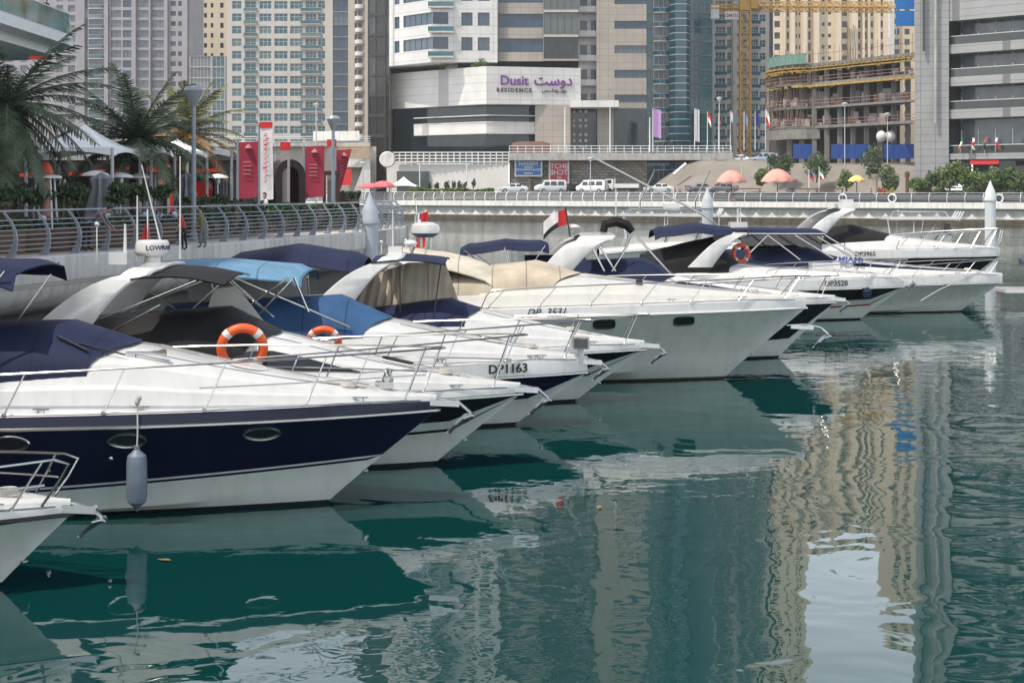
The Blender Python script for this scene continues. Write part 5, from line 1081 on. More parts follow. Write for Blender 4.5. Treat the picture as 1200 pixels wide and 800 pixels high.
# podium wall below the cream tower
PW = Tower('podium', 'beige podium wall with a roof overhang below the cream apartment tower', (PX(340, 280), 280, 4), 'building'); o_ = PW.o.x
PW.w.prism([(x - o_, y - 280) for x, y in (c_(140, 283), c_(441, 279), c_(441, 330), c_(140, 330))], -1, PZ(172, 280) - 4, 0); PW.w.prism([(x - o_, y - 280) for x, y in (c_(140, 281.5), c_(434, 277.5), c_(434, 330), c_(140, 330))], PZ(172, 280) - 4 + .002, PZ(167.5, 280) - 4, 1)
PW.w.prism([(x - o_, y - 280) for x, y in (c_(140, 282.6), c_(310, 280.2), c_(310, 290), c_(140, 290))], -.9, 3.6, 3)
PW.w.prism([(x - o_, y - 280) for x, y in (c_(367, 300), c_(421, 298), c_(421, 320), c_(367, 320))], PZ(165, 300) - 4, PZ(154, 300) - 4, 2); PW.w.prism([(x - o_, y - 280) for x, y in (c_(398, 272), c_(433, 271), c_(433, 280), c_(398, 280))], PZ(196, 272) - 4, PZ(186, 272) - 4, 2)
PW.w.add([V(PX(414, 271) - o_, -9, 0), V(PX(434, 271) - o_, -9, 0), V(PX(434, 271) - o_, -9, PZ(184, 271) - 4), V(PX(430, 271) - o_, -9, PZ(184, 271) - 4)], [(0, 1, 2, 3)], 2)
pw = PW.finish([N('plaster_beige', (.33, .30, .26), .9, var=.08, scale=.3), CONC, CONCW, GL_DARK])
mb = MB()
for y in (166, 163.2, 160.5): mb.tube([V(PX(140, 281) - o_, 2, PZ(y, 280) - 4), V(PX(434, 278) - o_, -2, PZ(y, 280) - 4)], .05, 0, 5)
mb.build('roof_rail', RAILW, pw)
mb = MB()
for k in range(5): z = lerp(PZ(184, 271), PZ(172, 271), k / 4) - 4; mb.beam((PX(394, 271) - o_, -9.6, z), (PX(433, 271) - o_, -9.6, z), .15, .3, 0)
mb.build('slatted_balcony', N('timber_tan', (.42, .30, .18), .8, var=.2), pw)
mb = MB(); mb.box(PX(401, 270) - o_, PX(412, 270) - o_, -10.3, -10.2, PZ(217, 270) - 4, PZ(198, 270) - 4); mb.build('red_poster', REDF, pw)
for xx in (430, 433, 436): pass
# crane
CY = N('crane_yellow', (.45, .255, .045), .55, var=.12); e = empty('tower_crane', (PX(873, 335), 335, 8), 0, 'yellow lattice tower crane with its jib reaching right over the rooftops', 'crane')
def lattice(mb, a, b, w, n, r=.09):
    a, b = V(*a), V(*b); d = (b - a).normalized(); u = d.orthogonal().normalized() if abs(d.z) < .9 else V(1, 0, 0); v = d.cross(u).normalized(); cs_ = [(u * i + v * j) * w / 2 for i, j in ((-1, -1), (1, -1), (1, 1), (-1, 1))]
    for c in cs_: mb.beam(a + c, b + c, r * 1.8, r * 1.8, 0)
    for k in range(n):
        p, q = a.lerp(b, k / n), a.lerp(b, (k + 1) / n)
        for i in range(4):
            c1, c2 = cs_[i], cs_[(i + 1) % 4]; mb.beam(p + c1, q + c2 if k % 2 else q + c2, r, r, 0); mb.beam(p + c1, p + c2, r, r, 0); mb.beam(p + c2, q + c1, r, r, 0)
jz = PZ(10, 335) - 8; mb = MB(); lattice(mb, (0, 0, 0), (0, 0, jz - .5), 2.1, 17, .14); mb.build('mast', CY, e)
mb = MB(); lattice(mb, (1.5, 0, jz + .4), (31, 2, jz + .4), 1.5, 20, .1); mb.build('jib', CY, e); mb = MB(); lattice(mb, (-7.0, 0, jz), (-1, 0, jz), 1.2, 5, .09); mb.build('counter_jib', CY, e)
mb = MB(); mb.box(-7, -5.4, -.7, .7, jz - 2.2, jz + .5); mb.build('counterweight', CONCW, e); mb = MB(); mb.box(-1.2, 1.2, -1.2, 1.2, jz - .5, jz + 1.6); mb.build('slewing_unit', CY, e); mb = MB(); mb.box(1.0, 2.4, -1.5, -.2, jz - .2, jz + 1.7); mb.build('operator_cab', CY, e)
mb = MB(); lattice(mb, (0, 0, jz + 1.6), (0, 0, jz + 6.5), 1.0, 4, .09); mb.tube([V(0, 0, jz + 6.5), V(20, 1.2, jz + 1)], .05, 0, 4); mb.tube([V(0, 0, jz + 6.5), V(-6, 0, jz + .7)], .05, 0, 4); mb.build('apex', CY, e)
mb = MB(); mb.box(-4.3, -1.35, -1.0, -.9, jz - 2.4, jz - .75); s_ = mb.build('sign_board', PANW, e); text_at('lettering', 'QIMTEC', .86, REDF, s_, (-2.82, -1.05, jz - 1.57), (1, 0, 0), bold=.012)
# ---------------- left promenade ----------------
def QL(d): return -12.9 + .2545 * (d - 41)
path = [(QL(d), d) for d in range(-10, 73, 4)] + [(-4.85, 76.0), (-5.1, 78.2), (-6.3, 79.8), (-8.2, 80.6), (-12, 81.0), (-24, 82), (-45, 84)]
PZL = 2.8
seg = [0.]
for a, b in zip(path, path[1:]): seg.append(seg[-1] + math.dist(a, b))
def on_path(s):
    for i in range(len(seg) - 1):
        if s <= seg[i + 1] or i == len(seg) - 2:
            f = (s - seg[i]) / (seg[i + 1] - seg[i]); return V(lerp(path[i][0], path[i + 1][0], f), lerp(path[i][1], path[i + 1][1], f), 0)
def nor_path(s):
    d = on_path(min(s + .5, seg[-1] - .01)) - on_path(max(s - .5, 0)); return V(d.y, -d.x, 0).normalized()
CONCB = streaked(N('concrete_blue_grey', (.55, .54, .52), .85, var=.12, scale=.7, bump=.12, bscale=5), .35, 3., .15)
mb = MB(); mb.prism(path + [(-60, 84), (-60, -10)], 2.0, PZL - .004); o = mb.build('promenade', PAVE); tag(o, 'shaded paved promenade along the left bank above the moored boats', 'promenade', kind='structure')
lq = empty('quay_wall', (0, 0, 0), 0, 'bulging grey concrete quay edge behind the sterns of the nearest boats', 'quay wall'); lq['kind'] = 'structure'
rows = []; prof = [(-.9, 2.805), (-.02, 2.805), (.03, 2.76), (.03, 2.2), (-.12, 1.75), (-.5, 1.4), (-1.3, 1.15), (-2.6, 1.05), (-2.6, -1.5)]
for i in range(61):
    s = seg[-1] * i / 60; p, n = on_path(s), nor_path(s); rows.append([p + n * a + V(0, 0, z) for a, z in prof])
mb = MB(); mb.loft(rows, [0, 0, 0, 0, 0, 0, 0, 1], True); mb.build('wall', [CONCB, CONCD], lq, sharp=40)
mb = MB(); mb.prism([(QL(d) + 1.0, d) for d in (14, 78)] + [(QL(d) + 4.2, d) for d in (78, 14)], .25, .55); tag(mb.build('floating_pontoon', N('pontoon_timber', (.22, .19, .16), .85, var=.2)), 'low floating pontoon between the boat sterns and the left quay', 'pontoon')
lr = railing('quay_railing', 'blue grey promenade railing of curved blade posts and seven thin rails', lambda s: on_path(s + 24) - nor_path(s + 24) * .35, lambda s: nor_path(s + 24), PZL, 56, RAILG, 92, nr=8, r=.016, th=.05)
# buildings on the left: balcony podium and the block whose shade covers the promenade
pb_ = empty('balcony_building', (-30, 70, PZL), 0, 'building with a curved glass balcony jutting out over the palms at the top left', 'building')
def bal(off, n=12):
    pts = [(-31. + off, 52.), (-22.7 + off, 52.)]
    for i in range(n + 1): a = math.pi / 2 * i / n; pts.append((-28.7 + (6 + off) * math.cos(a), 83 + (6 + off) * math.sin(a)))
    pts += [(-42., 89 + off), (-42., 52.)]; return [(x + 30, y - 70) for x, y in pts]
SOFF = N('soffit_grey', (.60, .61, .62), .6, var=.06); mb = MB(); mb.prism(bal(0), 11.95 - PZL, 12.45 - PZL, 0); mb.prism(bal(-1.1), 11.5 - PZL, 11.949 - PZL, 0); mb.prism(bal(-5.5), 0, 11.499 - PZL, 1); mb.build('wall', [SOFF, CONCD], pb_)
mb = MB(); B_ = bal(-.14)[1:-2]
for a, b in zip(B_, B_[1:]):
    mb.beam((*a, 13.0 - PZL), (*b, 13.0 - PZL), .02, 1.08, 0); mb.beam((*a, 13.58 - PZL), (*b, 13.58 - PZL), .08, .07, 1); mb.beam((*a, 12.5 - PZL), (*b, 12.5 - PZL), .05, .09, 1)
gb = N('balustrade_glass', (.07, .21, .23), .05, var=.6, scale=.45, spec=.8, alpha=.8); mb.build('glass_balustrade', [gb, RAILS], pb_)
for d in (76.5, 79.0): MB().box(30 - 23.6, 30 - 23.1, d - 70, d - 69.4, 12.45 - PZL, 15 - PZL).build('balcony_pillar', CONCW, pb_)
lm = bpy.data.materials.new('red_light'); lm.use_nodes = True; lb = lm.node_tree.nodes['Principled BSDF']; lb.inputs['Base Color'].default_value = (.6, .05, .03, 1); lb.inputs['Emission Color'].default_value = (1, .12, .06, 1); lb.inputs['Emission Strength'].default_value = .22
MB().box(30 - 25.2, 30 - 24.3, 14.5, 15.6, 11.38 - PZL, 11.49 - PZL).build('ceiling_lamp', lm, pb_)
blk = Tower('apartment_tower', 'tall block on the left bank whose shade falls over the promenade', (-35, 10, 2.8)); SH = 46.5
bl = [(QL(-45) - 5, -45), (QL(46) - 5, 46), (QL(44) - 25, 50), (QL(-45) - 30, -45)]
blk.block([bl[0], bl[1], bl[2], bl[3]], 2.81, SH); blk.finish([BEI])
# trees and planting
LEAFD = N('leaf_dark', (.020, .045, .018), .6, var=.5, scale=4); LEAFM = N('leaf_mid', (.055, .10, .025), .6, var=.45, scale=3); LEAFL = N('leaf_light', (.13, .18, .045), .6, var=.4, scale=3); LEAFG = N('leaf_greygreen', (.085, .115, .065), .65, var=.4, scale=2); LEAFP = N('palm_green', (.075, .105, .06), .55, var=.5, scale=2); LEAFB = N('palm_brown', (.23, .14, .055), .7, var=.45, scale=2); BARK = N('bark', (.10, .075, .055), .9, var=.4, scale=6, bump=.6, bscale=12); LEAFPL = N('palm_dry_green', (.13, .14, .045), .6, var=.4)
def leaf_cloud(mb, c, r, n, size, rnd, clumps=9, mi=(0,), sq=(1, 1, .85)):
    cl = []
    for k in range(clumps):
        d = Vector((rnd.gauss(0, 1), rnd.gauss(0, 1), rnd.gauss(0, 1))).normalized() * rnd.uniform(.25, .78); cl.append((Vector((c[0] + d.x * r * sq[0], c[1] + d.y * r * sq[1], c[2] + d.z * r * sq[2])), r * rnd.uniform(.28, .52)))
    for k in range(n):
        cc, rr = cl[rnd.randrange(clumps)]; d = Vector((rnd.gauss(0, 1), rnd.gauss(0, 1), rnd.gauss(0, 1))).normalized() * rr * rnd.random() ** .4; p = cc + Vector((d.x * sq[0], d.y * sq[1], d.z * sq[2]))
        u = Vector((rnd.gauss(0, 1), rnd.gauss(0, 1), rnd.gauss(0, .7))).normalized(); v = u.orthogonal().normalized(); v.rotate(Matrix.Rotation(rnd.random() * 6.28, 3, u)); s = size * rnd.uniform(.6, 1.3)
        w = u.cross(v); mb.add([p - v * s, p + w * s * .42, p + v * s, p - w * s * .42], [(0, 1, 2, 3)], rnd.choice(mi))
def tree(name, label, cat, loc, h, r, leaf, group, seed, n=1400, size=.16, trunk=.12, sq=(1, 1, .85), cf=.66):
    rnd = random.Random(seed); e = empty(name, loc, 0, label, cat, group); mb = MB(); mb.tube([V(0, 0, 0), V(.06, .03, h * .25), V(-.05, .05, h * .5), V(.02, 0, h * .75)], [trunk, trunk * .85, trunk * .65, trunk * .3], 0, 7)
    for k in range(5): a = k * 1.3 + rnd.random(); mb.tube([V(0, 0, h * (.3 + .07 * k)), V(math.cos(a) * r * .35, math.sin(a) * r * .35, h * (.45 + .08 * k)), V(math.cos(a) * r * .7, math.sin(a) * r * .7, h * (.52 + .1 * k))], [trunk * .5, trunk * .35, trunk * .12], 0, 5)
    mb.build('trunk', BARK, e); mb = MB(); leaf_cloud(mb, (0, 0, h * cf), r, n, size, rnd, 11, (0, 0, 1), sq); mb.build('crown', list(leaf), e); return e
def frond(mb, base, az, el, L, droop, rnd, mi=0, n=52, lw=.03, ll=.5):
    p = Vector(base); d = Vector((math.cos(az) * math.cos(el), math.sin(az) * math.cos(el), math.sin(el))); pts = []; side = Vector((-math.sin(az), math.cos(az), 0))
    for i in range(n + 1):
        pts.append((p.copy(), d.copy())); p = p + d * (L / n); d = (d + Vector((0, 0, -droop / n))).normalized()
    mb.tube([q for q, _ in pts[::4]], [.035 * (1 - i / (n / 4 + 1)) + .006 for i in range(len(pts[::4]))], mi, 4, cap=False)
    for i in range(3, n + 1):
        q, t = pts[i]; f = i / n; l = ll * L / 2.6 * (math.sin(math.pi * min(1, f * .82 + .12)) ** .7) * rnd.uniform(.85, 1.1); up = side.cross(t).normalized()
        for sg in (-1, 1):
            dd = (t * rnd.uniform(.55, .75) + side * sg * .8 + up * rnd.uniform(-.15, .3) + V(0, 0, -.12)).normalized(); w = t * lw * .9 
            mb.add([q - w, q + w, q + dd * l * .6 + w * .7 - V(0, 0, .03), q + dd * l - V(0, 0, .09 * l), q + dd * l * .6 - w * .7 - V(0, 0, .03)], [(0, 1, 2, 3, 4)], mi)
def palm(label, loc, th, L, n, seed, mats, elr=(-.25, 1.35), tr=.2, dry=0):
    rnd = random.Random(seed); e = empty('palm_tree', loc, 0, label, 'palm tree', 'date palms on the left promenade'); mb = MB(); pts = []; rs = []
    for i in range(int(th / .12) + 1): pts.append(V(0, 0, i * .12)); rs.append(tr * (1.12 if i % 2 else .92) * (1.15 if i < 3 else 1))
    mb.tube(pts, rs, 0, 12); mb.build('trunk', BARK, e); mb = MB()
    for k in range(n):
        f = k / n; el = lerp(elr[1], elr[0], f ** .85) + rnd.uniform(-.08, .08); frond(mb, (rnd.uniform(-.08, .08), rnd.uniform(-.08, .08), th + .15 * (1 - f)), k * 2.399 + rnd.uniform(-.15, .15), el, L * rnd.uniform(.88, 1.08), lerp(.7, 1.35, f) * rnd.uniform(.8, 1.15), rnd, 1 if f > 1 - dry else 0)
    mb.build('crown', list(mats), e, sharp=80); return e
def L_(pxx, y, D): p = px(pxx, y, D); return (p.x, p.y, PZL)
palm('large dark date palm at the far left in front of the glass balcony', L_(8, 0, 47), PZ(128, 47) - PZL, 3.1, 50, 5, (LEAFP, LEAFB), (-.8, 1.05), .3)
palm('dark date palm with upright fronds rising between the white tents', L_(160, 0, 60), PZ(168, 60) - PZL, 3.3, 42, 9, (LEAFP, LEAFB), (-.25, 1.2), .26)
palm('browning palm with dry drooping fronds behind the lamp post', L_(218, 0, 68), PZ(160, 68) - PZL, 2.8, 30, 14, (LEAFPL, LEAFB), (-.5, 1.3), .22, .55)
# white tents
TENT = N('tent_fabric', (.84, .85, .86), .7, var=.05); TENTW = N('tent_white', (.72, .72, .70), .7, var=.05)
def tent(label, loc, w, d, eave, apex, mat, poles=True, group=None, pr=.06, swag=.16):
    e = empty('tent', loc, 0, label, 'tent', group); mb = MB(); n = 12; rows = []
    per = []
    for sx, sy, dx, dy in ((-1, -1, 1, 0), (1, -1, 0, 1), (1, 1, -1, 0), (-1, 1, 0, -1)):
        for i in range(n): f = i / n; per.append((sx * w / 2 + dx * w * f, sy * d / 2 + dy * d * f, .16 * math.sin(math.pi * f)))
    for k in range(9):
        g = k / 8; rows.append([V(x * (1 - g), y * (1 - g), eave + (apex - eave) * g ** 1.55 - sw * (1 - g) * .0 + .0) for x, y, sw in per])
    val = [V(x, y, eave - .28 + sw * swag / .16) for x, y, sw in per]; mb.loft([val] + rows, 0, True, True); mb.build('roof', mat, e, sharp=50)
    if poles:
        for sx in (-1, 1):
            for sy in (-1, 1): pm = MB(); pm.tube([V(sx * w * .49, sy * d * .49, 0), V(sx * w * .49, sy * d * .49, eave)], pr, 0, 8); pm.build('pole', RAILS, e)
    return e
for k, (pa_, pe, D0, ap, lab) in enumerate(((30, 133, 55, 143, 'large white peaked tent nearest the big dark palm'), (126, 178, 59, 150, 'white peaked tent standing behind the middle palm'), (171, 220, 63, 161, 'smaller white peaked tent just left of the lamp post'), (216, 272, 68, 172, 'lowest flat white canopy right of the lamp post'))):
    w = PX(pe, D0) - PX(pa_, D0); tent(lab, ((PX(pe, D0) + PX(pa_, D0)) / 2, D0 + 2, PZL), w, 4.2, PZ(173 + k * 1.2, D0) - PZL, PZ(ap, D0) - PZL, TENT, group='white tents over the terrace')
# restaurant behind the tents
rs = empty('restaurant_front', (-20, 69, PZL), 0, 'dark glazed restaurant front with red lit strips behind the white tents', 'building'); mb = MB()
mb.box(-6, 9.2, 0, 5, 0, 3.0, 0); mb.box(-6, 9.25, -.4, 5, 3.0, 3.35, 1); mb.build('wall', [CONCD, RAILS], rs)
for i in range(9):
    mb = MB(); mb.box(-5.7 + i * 1.6, -4.25 + i * 1.6, -.06, -.01, .1, 2.3, 0); mb.build('window', [GL_DARK if i % 3 else GL_GREY], rs)
for x0, x1, z0 in ((-.9, -.3, 2.3), (1.2, 2.0, 2.35), (2.3, 3.4, 2.45), (3.6, 5.0, 2.6), (4.6, 5.3, 2.5), (6.3, 7.6, 2.5)):
    mb = MB(); mb.box(x0, x1, -.2, -.08, z0, z0 + .14); mb.build('lit_strip', lm, rs)
mb = MB(); mb.box(5.4, 7.3, -.3, -.22, .5, 2.1); mb.build('red_curtain', REDF, rs)
CURT = N('curtain_grey', (.22, .23, .25), .9, var=.1)
for x0, x1 in ((3.9, 5.2), (7.4, 8.4)):
    mb = MB(); rows = [[V(lerp(x0, x1, i / 24), -.35 + .06 * math.sin(i * 1.9), z) for i in range(25)] for z in (0, 2.4)]; mb.loft(rows, 0, True); mb.build('curtain', CURT, rs)
# hedges and clipped trees in boxes
BOXW = N('planter_timber', (.13, .075, .045), .75, var=.25, scale=3)
rnd = random.Random(21)
tops = [(10, 45.5), (38, 46.5), (62, 47.5), (92, 48.5), (135, 50.5), (158, 52), (188, 53.5)]
for k, (pxx, D0) in enumerate(tops):
    tree('clipped_tree', ['clipped round tree on a bare stem at the far left of the row', 'clipped round tree beside the red capped heater', 'clipped round tree just right of the red capped heater', 'wide clipped tree before the first tent pole', 'clipped tree right of the bending person', 'clipped tree below the middle palm', 'clipped tree nearest the tall lamp post'][k], 'tree', (PX(pxx, D0), D0, PZL + .35), 1.55, .62, (LEAFD, LEAFM), 'clipped trees along the terrace edge', 40 + k, 900, .07, .035, (1, 1, .6), .85)
    e = empty('planter', (PX(pxx, D0 - .2), D0 - .6, PZL), R(14), ['brown timber planter at the left end of the row', 'brown timber planter below the red capped heater', 'brown timber planter under the globe lamp', 'brown timber planter under the widest clipped tree', 'brown timber planter right of the bending person', 'brown timber planter below the middle palm trunk', 'brown timber planter nearest the tall lamp post'][k], 'planter', 'timber planters behind the railing'); mb = MB(); mb.box(-.55, .55, -.3, .3, .0, .62)
    for i in range(4): mb.box(-.57, .57, -.32, -.301, .03 + i * .15, .15 + i * .15)
    mb.build('box', BOXW, e); mb = MB(); leaf_cloud(mb, (0, 0, .8), .62, 260, .07, rnd, 8, (0, 1), (1, .5, .45)); mb.build('foliage', [LEAFD, LEAFM], e)
def hedge(label, a, b, h, t, n, leaf, size=.075, loc=None, group=None):
    a, b = Vector((*a, 0)), Vector((*b, 0)); e = empty('hedge', (a.x, a.y, loc), 0, label, 'hedge', group); d = b - a; mb = MB(); r = random.Random(int(abs(a.x * 31 + b.y * 17)))
    nn = Vector((-d.y, d.x, 0)).normalized()
    for i in range(n):
        f = r.random(); q = noise.noise(V(f * d.length * .9, a.x, 3)) ; hh = h * (.82 + .25 * q); z = hh * r.random() ** .5; s = t / 2 * r.choice((-1, 1, r.uniform(-1, 1))) * (.8 + .4 * noise.noise(V(f * 9, z * 2, 1))); p = d * f + nn * s + V(0, 0, z); u = Vector((r.gauss(0, 1), r.gauss(0, 1), r.gauss(0, 1))).normalized(); v = u.orthogonal() * size * r.uniform(.7, 1.5); w = u.cross(v) * .5
        mb.add([p - v, p + w, p + v, p - w], [(0, 1, 2, 3)], r.choice((0, 0, 1)))
    mb.build('foliage', leaf, e); mb = MB(); mb.beam(V(0, 0, h * .38), d + V(0, 0, h * .38), t * .8, h * .76, 0); mb.build('stems', BARK, e); return e
hedge('dark clipped hedge running along the terrace behind the timber planters', (PX(-10, 49.5), 49.5), (PX(215, 57), 57), 1.0, .7, 5200, [LEAFD, LEAFM], loc=PZL)
hedge('dense green hedge right of the tall lamp post below the first red banner', (PX(222, 57.5), 57.5), (PX(292, 63), 63), 1.65, .9, 4200, [LEAFD, LEAFM], loc=PZL)
hedge('dark hedge at the foot of the red banners beside the brown arch', (PX(290, 64), 64), (PX(408, 73), 73), 1.35, .8, 4200, [LEAFD, LEAFM], loc=PZL)
hedge('tall dark shrub just right of the last red banner', (PX(397, 74), 74), (PX(412, 75), 75), 2.1, 1.0, 1500, [LEAFD, LEAFM], loc=PZL)
# heaters, umbrellas, globes
ORH = N('heater_orange', (.55, .07, .025), .5)
e = empty('pyramid_heater', (PX(53, 47), 47.0, PZL), 0, 'white legged heater with an orange red cap among the clipped trees', 'heater'); mb = MB()
for sx in (-1, 1):
    for sy in (-1, 1): mb.tube([V(sx * .32, sy * .32, 0), V(sx * .2, sy * .2, 2.15)], .03, 0, 6)
mb.build('leg', RAILW, e); MB().lathe([(0, 2.15), (.48, 2.1), (.46, 2.16), (.2, 2.22), (0, 2.24)], mi=0, n=20).build('hood', RAILW, e); MB().lathe([(.24, 2.23), (.2, 2.4), (.1, 2.55), (0, 2.58)], mi=0, n=14).build('cap', ORH, e); MB().lathe([(.2, 0.1), (.1, 2.1)], mi=0, n=12).build('tube', N('heater_tube', (.28, .10, .07), .4), e)
for k, (pxx, D0, y, lab) in enumerate(((112, 54, 204, 'mushroom patio heater with a wide pale hood beside the grey folded umbrella'), (141, 56.5, 206, 'mushroom patio heater with pale hood behind the palm trunk'), (163, 59, 207, 'mushroom patio heater with pale hood farther along the terrace'), (255, 66, 207, 'mushroom patio heater with white hood before the bright doorway'))):
    h = PZ(y, D0) - PZL; e = empty('patio_heater', (PX(pxx, D0), D0, PZL), 0, lab, 'heater', 'mushroom heaters on the terrace'); MB().lathe([(.2, 0), (.2, .5), (.04, .55), (.035, h - .3), (.1, h - .28), (.12, h - .05)], mi=0, n=12).build('stand', GALV, e); MB().lathe([(.46, h - .06), (.4, h + .02), (.15, h + .1), (0, h + .12)], mi=0, n=20).build('hood', RAILW, e)
def folded_umbrella(label, loc, h, mat, r=.28):
    e = empty('folded_umbrella', loc, 0, label, 'umbrella', 'folded umbrellas on the terrace'); mb = MB(); rows = []
    for z, q in ((.35, 1.25), (.9, 1.1), (h * .6, .85), (h * .8, .6), (h * .92, .75), (h, .1)): rows.append([V(r * q * (1 + .28 * math.cos(a * 8)) * math.cos(a), r * q * (1 + .28 * math.cos(a * 8)) * math.sin(a), z) for a in [2 * math.pi * i / 48 for i in range(48)]])
    mb.loft(rows, 0, True, True); mb.build('canopy', mat, e); MB().tube([V(0, 0, 0), V(0, 0, h + .1)], .03, 0, 8).build('pole', RAILS, e)
folded_umbrella('tall grey folded umbrella beside the mushroom heater', (PX(119, 52), 52, PZL), 2.3, CURT, .42); folded_umbrella('slim green folded umbrella behind the clipped trees', (PX(76, 51), 51, PZL), 2.0, N('canvas_olive', (.10, .12, .05), .8), .22); folded_umbrella('grey folded umbrella right behind the tall lamp post', (PX(219, 62), 62, PZL), 2.4, CURT, .4)
GLOBE = N('globe_opal', (.55, .60, .72), .25, var=.03)
for k, (pxx, y, lab) in enumerate(((50, 257, 'white globe lamp above the leftmost planters'), (126, 254, 'white globe lamp beside the bending person'), (170, 252.5, 'white globe lamp right of the radar antennas'), (187, 252, 'white globe lamp between two close neighbours'), (205, 251.5, 'white globe lamp nearest the tall lamp post'))):
    D0 = 44 + pxx * .05; e = empty('globe_lamp', (PX(pxx, D0), D0, PZL), 0, lab, 'lamp', 'globe lamps behind the railing'); z = PZ(y, D0) - PZL; MB().ball((0, 0, z), .115, 0, 16, 10).build('globe', GLOBE, e); MB().tube([V(0, 0, 0), V(0, 0, z - .1)], .025, 0, 6).build('post', BLACKP, e)
# street lamps
def street_lamp(label, loc, h, r=.1, cone=True, mat=RAILG, cr=.36):
    e = empty('street_lamp', loc, 0, label, 'street lamp'); MB().lathe([(r * 1.5, 0), (r * 1.5, .25), (r, .3), (r * .8, h)], mi=0, n=14).build('pole', mat, e)
    MB().lathe([(.05, h - .05), (r * 1.1, h), (cr, h + cr * 1.5), (cr * 1.05, h + cr * 1.6), (cr * .8, h + cr * 2.0), (0, h + cr * 2.1)], mi=0, n=22).build('lamp_head', [N('lamp_grey', (.30, .32, .34), .3)], e); return e
street_lamp('tall grey street lamp with a cone head left of the first red banner', (PX(227, 56), 56, PZL), PZ(124, 56) - PZL, .09, cr=.33)
street_lamp('tall grey street lamp with a cone head between the red banners', (PX(390.5, 72), 72, PZL), PZ(152, 72) - PZL, .09, cr=.3)
# banners and arch
BANR = N('banner_crimson', (.30, .022, .05), .7, var=.08)
def banner(label, pl, pt, pr, pb, D0, mat, skew=0., texts=(), taper=0.):
    x0, x1, z1, z0 = PX(pl, D0), PX(pr, D0), PZ(pt, D0), PZ(pb, D0); e = empty('banner', (x0, D0, PZL), 0, label, 'banner', 'upright banners on the promenade'); w = x1 - x0; mb = MB(); rows = []
    for i in range(9):
        f = i / 8; rows.append([V(lerp(skew * (1 - f) * 0 + w * taper * (1 - f) * 0, w, g) * (1 - (taper * (1 - f)) * (1 if g else 0)) , .05 * math.sin(f * 5) * g, lerp(z0, z1, f) - PZL + (.05 * g)) for g in (0, .5, 1)])
    mb.loft(rows, 0, True); n0 = len(mb.v); mb.v += [(p[0], p[1] + .012, p[2]) for p in mb.v[:n0]]; mb.f += [tuple(q + n0 for q in f[::-1]) for f in mb.f]; mb.m += mb.m[:]; mb.s += mb.s[:]
    mb.build('cloth', mat, e, sharp=80); pm = MB(); pm.tube([V(-.05, .03, 0), V(-.05, .03, z1 - PZL + .05)], .05, 0, 8); pm.build('pole', RAILG, e)
    for t, z, s, m, vert in texts:
        vs, fs = text_geo(t, s, extrude=.004, bold=.008); mb = MB(); c = V(w * .5, -.09, lerp(z0, z1, z) - PZL)
        mb.add([c + (V(-v.y, -v.z, v.x) if vert else V(v.x, -v.z, v.y)) for v in vs], fs, 0); mb.build('lettering', m, e)
    return e
PINKT = N('banner_pink', (.42, .14, .16), .7); BANW = N('banner_white', (.72, .70, .70), .7)
for (a, b, c, d, D0, lab, tp) in ((280, 167, 303, 233, 66, 'tall crimson banner left of the white banner', .1), (357.5, 172, 380.5, 232, 71, 'tall crimson banner right of the brown arch', .05), (394.5, 176, 412.5, 230, 74, 'narrowing crimson banner right of the second lamp post', .85)):
    e = banner(lab, a, b, c, d, D0, BANR, taper=tp); w = PX(c, D0) - PX(a, D0); mb = MB()
    for k in range(4): zz = PZ(lerp(b, d, .36 + .07 * k), D0) - PZL; mb.box(w * .2, w * (.62 if tp < .5 else .45), -.075, -.07, zz, zz + .05)
    mb.lathe([(0, 0), (.16, .0), (.1, .1), (0, .18)], (w * .5, -.08, PZ(b + 7, D0) - PZL), 0, 8, 'z'); mb.build('print', PINKT, e)
e = banner('white banner with red top and vertical red lettering', 305, 146, 319, 235, 67, BANW, taper=-.1, texts=()); w = PX(319, 67) - PX(305, 67); mb = MB(); rb_ = random.Random(4)
for k in range(11):
    zz = lerp(PZ(214, 67), PZ(160, 67), k / 10) - PZL; ww = rb_.uniform(.05, .11); mb.box(w * .5 - ww + .02 * (k % 3 - 1), w * .5 + ww * .4, -.085, -.08, zz, zz + rb_.uniform(.03, .07)); mb.box(w * .5 - .03, w * .5 + ww, -.085, -.08, zz + .085, zz + .12)
mb.build('lettering', REDF, e); mb = MB(); mb.box(0, w, -.06, .06, PZ(150, 67) - PZL, PZ(143, 67) - PZL); mb.build('red_head', REDF, e)
PANEL = N('pylon_grey', (.30, .27, .27), .5)
for pxx, D0, yt, lab in ((332, 69, 166, 'slim grey pylon with a red top behind the brown arch'), (387, 73, 163, 'grey and pink pylon with a red top behind the second lamp post')):
    e = empty('pylon', (PX(pxx, D0), D0 + .6, PZL), 0, lab, 'pylon'); h = PZ(yt, D0) - PZL; MB().box(-.2, .2, -.06, .06, 0, h - .35).build('body', PANEL, e); MB().box(-.21, .21, -.07, .07, h - .35, h).build('red_head', REDF, e)
WICK = N('arch_bronze', (.030, .020, .018), .8, var=.3, scale=8, bump=.4, bscale=15); WICR = N('arch_red_brown', (.05, .018, .014), .7, var=.4, scale=6)
e = empty('arch_sculpture', (PX(335, 70), 70, PZL), R(35), 'dark brown hoop shaped arch sculpture between the red banners', 'sculpture'); mb = MB(); H_ = PZ(187, 70) - PZL; rows = []
for i in range(25):
    a = math.pi * i / 24; hw = .62; zc = H_ - .72
    if i == 0: c0 = V(-hw, 0, 0)
    ca, sa = math.cos(math.pi - a), math.sin(a); rows.append([V(ca * r_, y, zc + sa * r_) for r_, y in ((hw - .22, -.45), (hw + .1, -.45), (hw + .1, .45), (hw - .22, .45))])
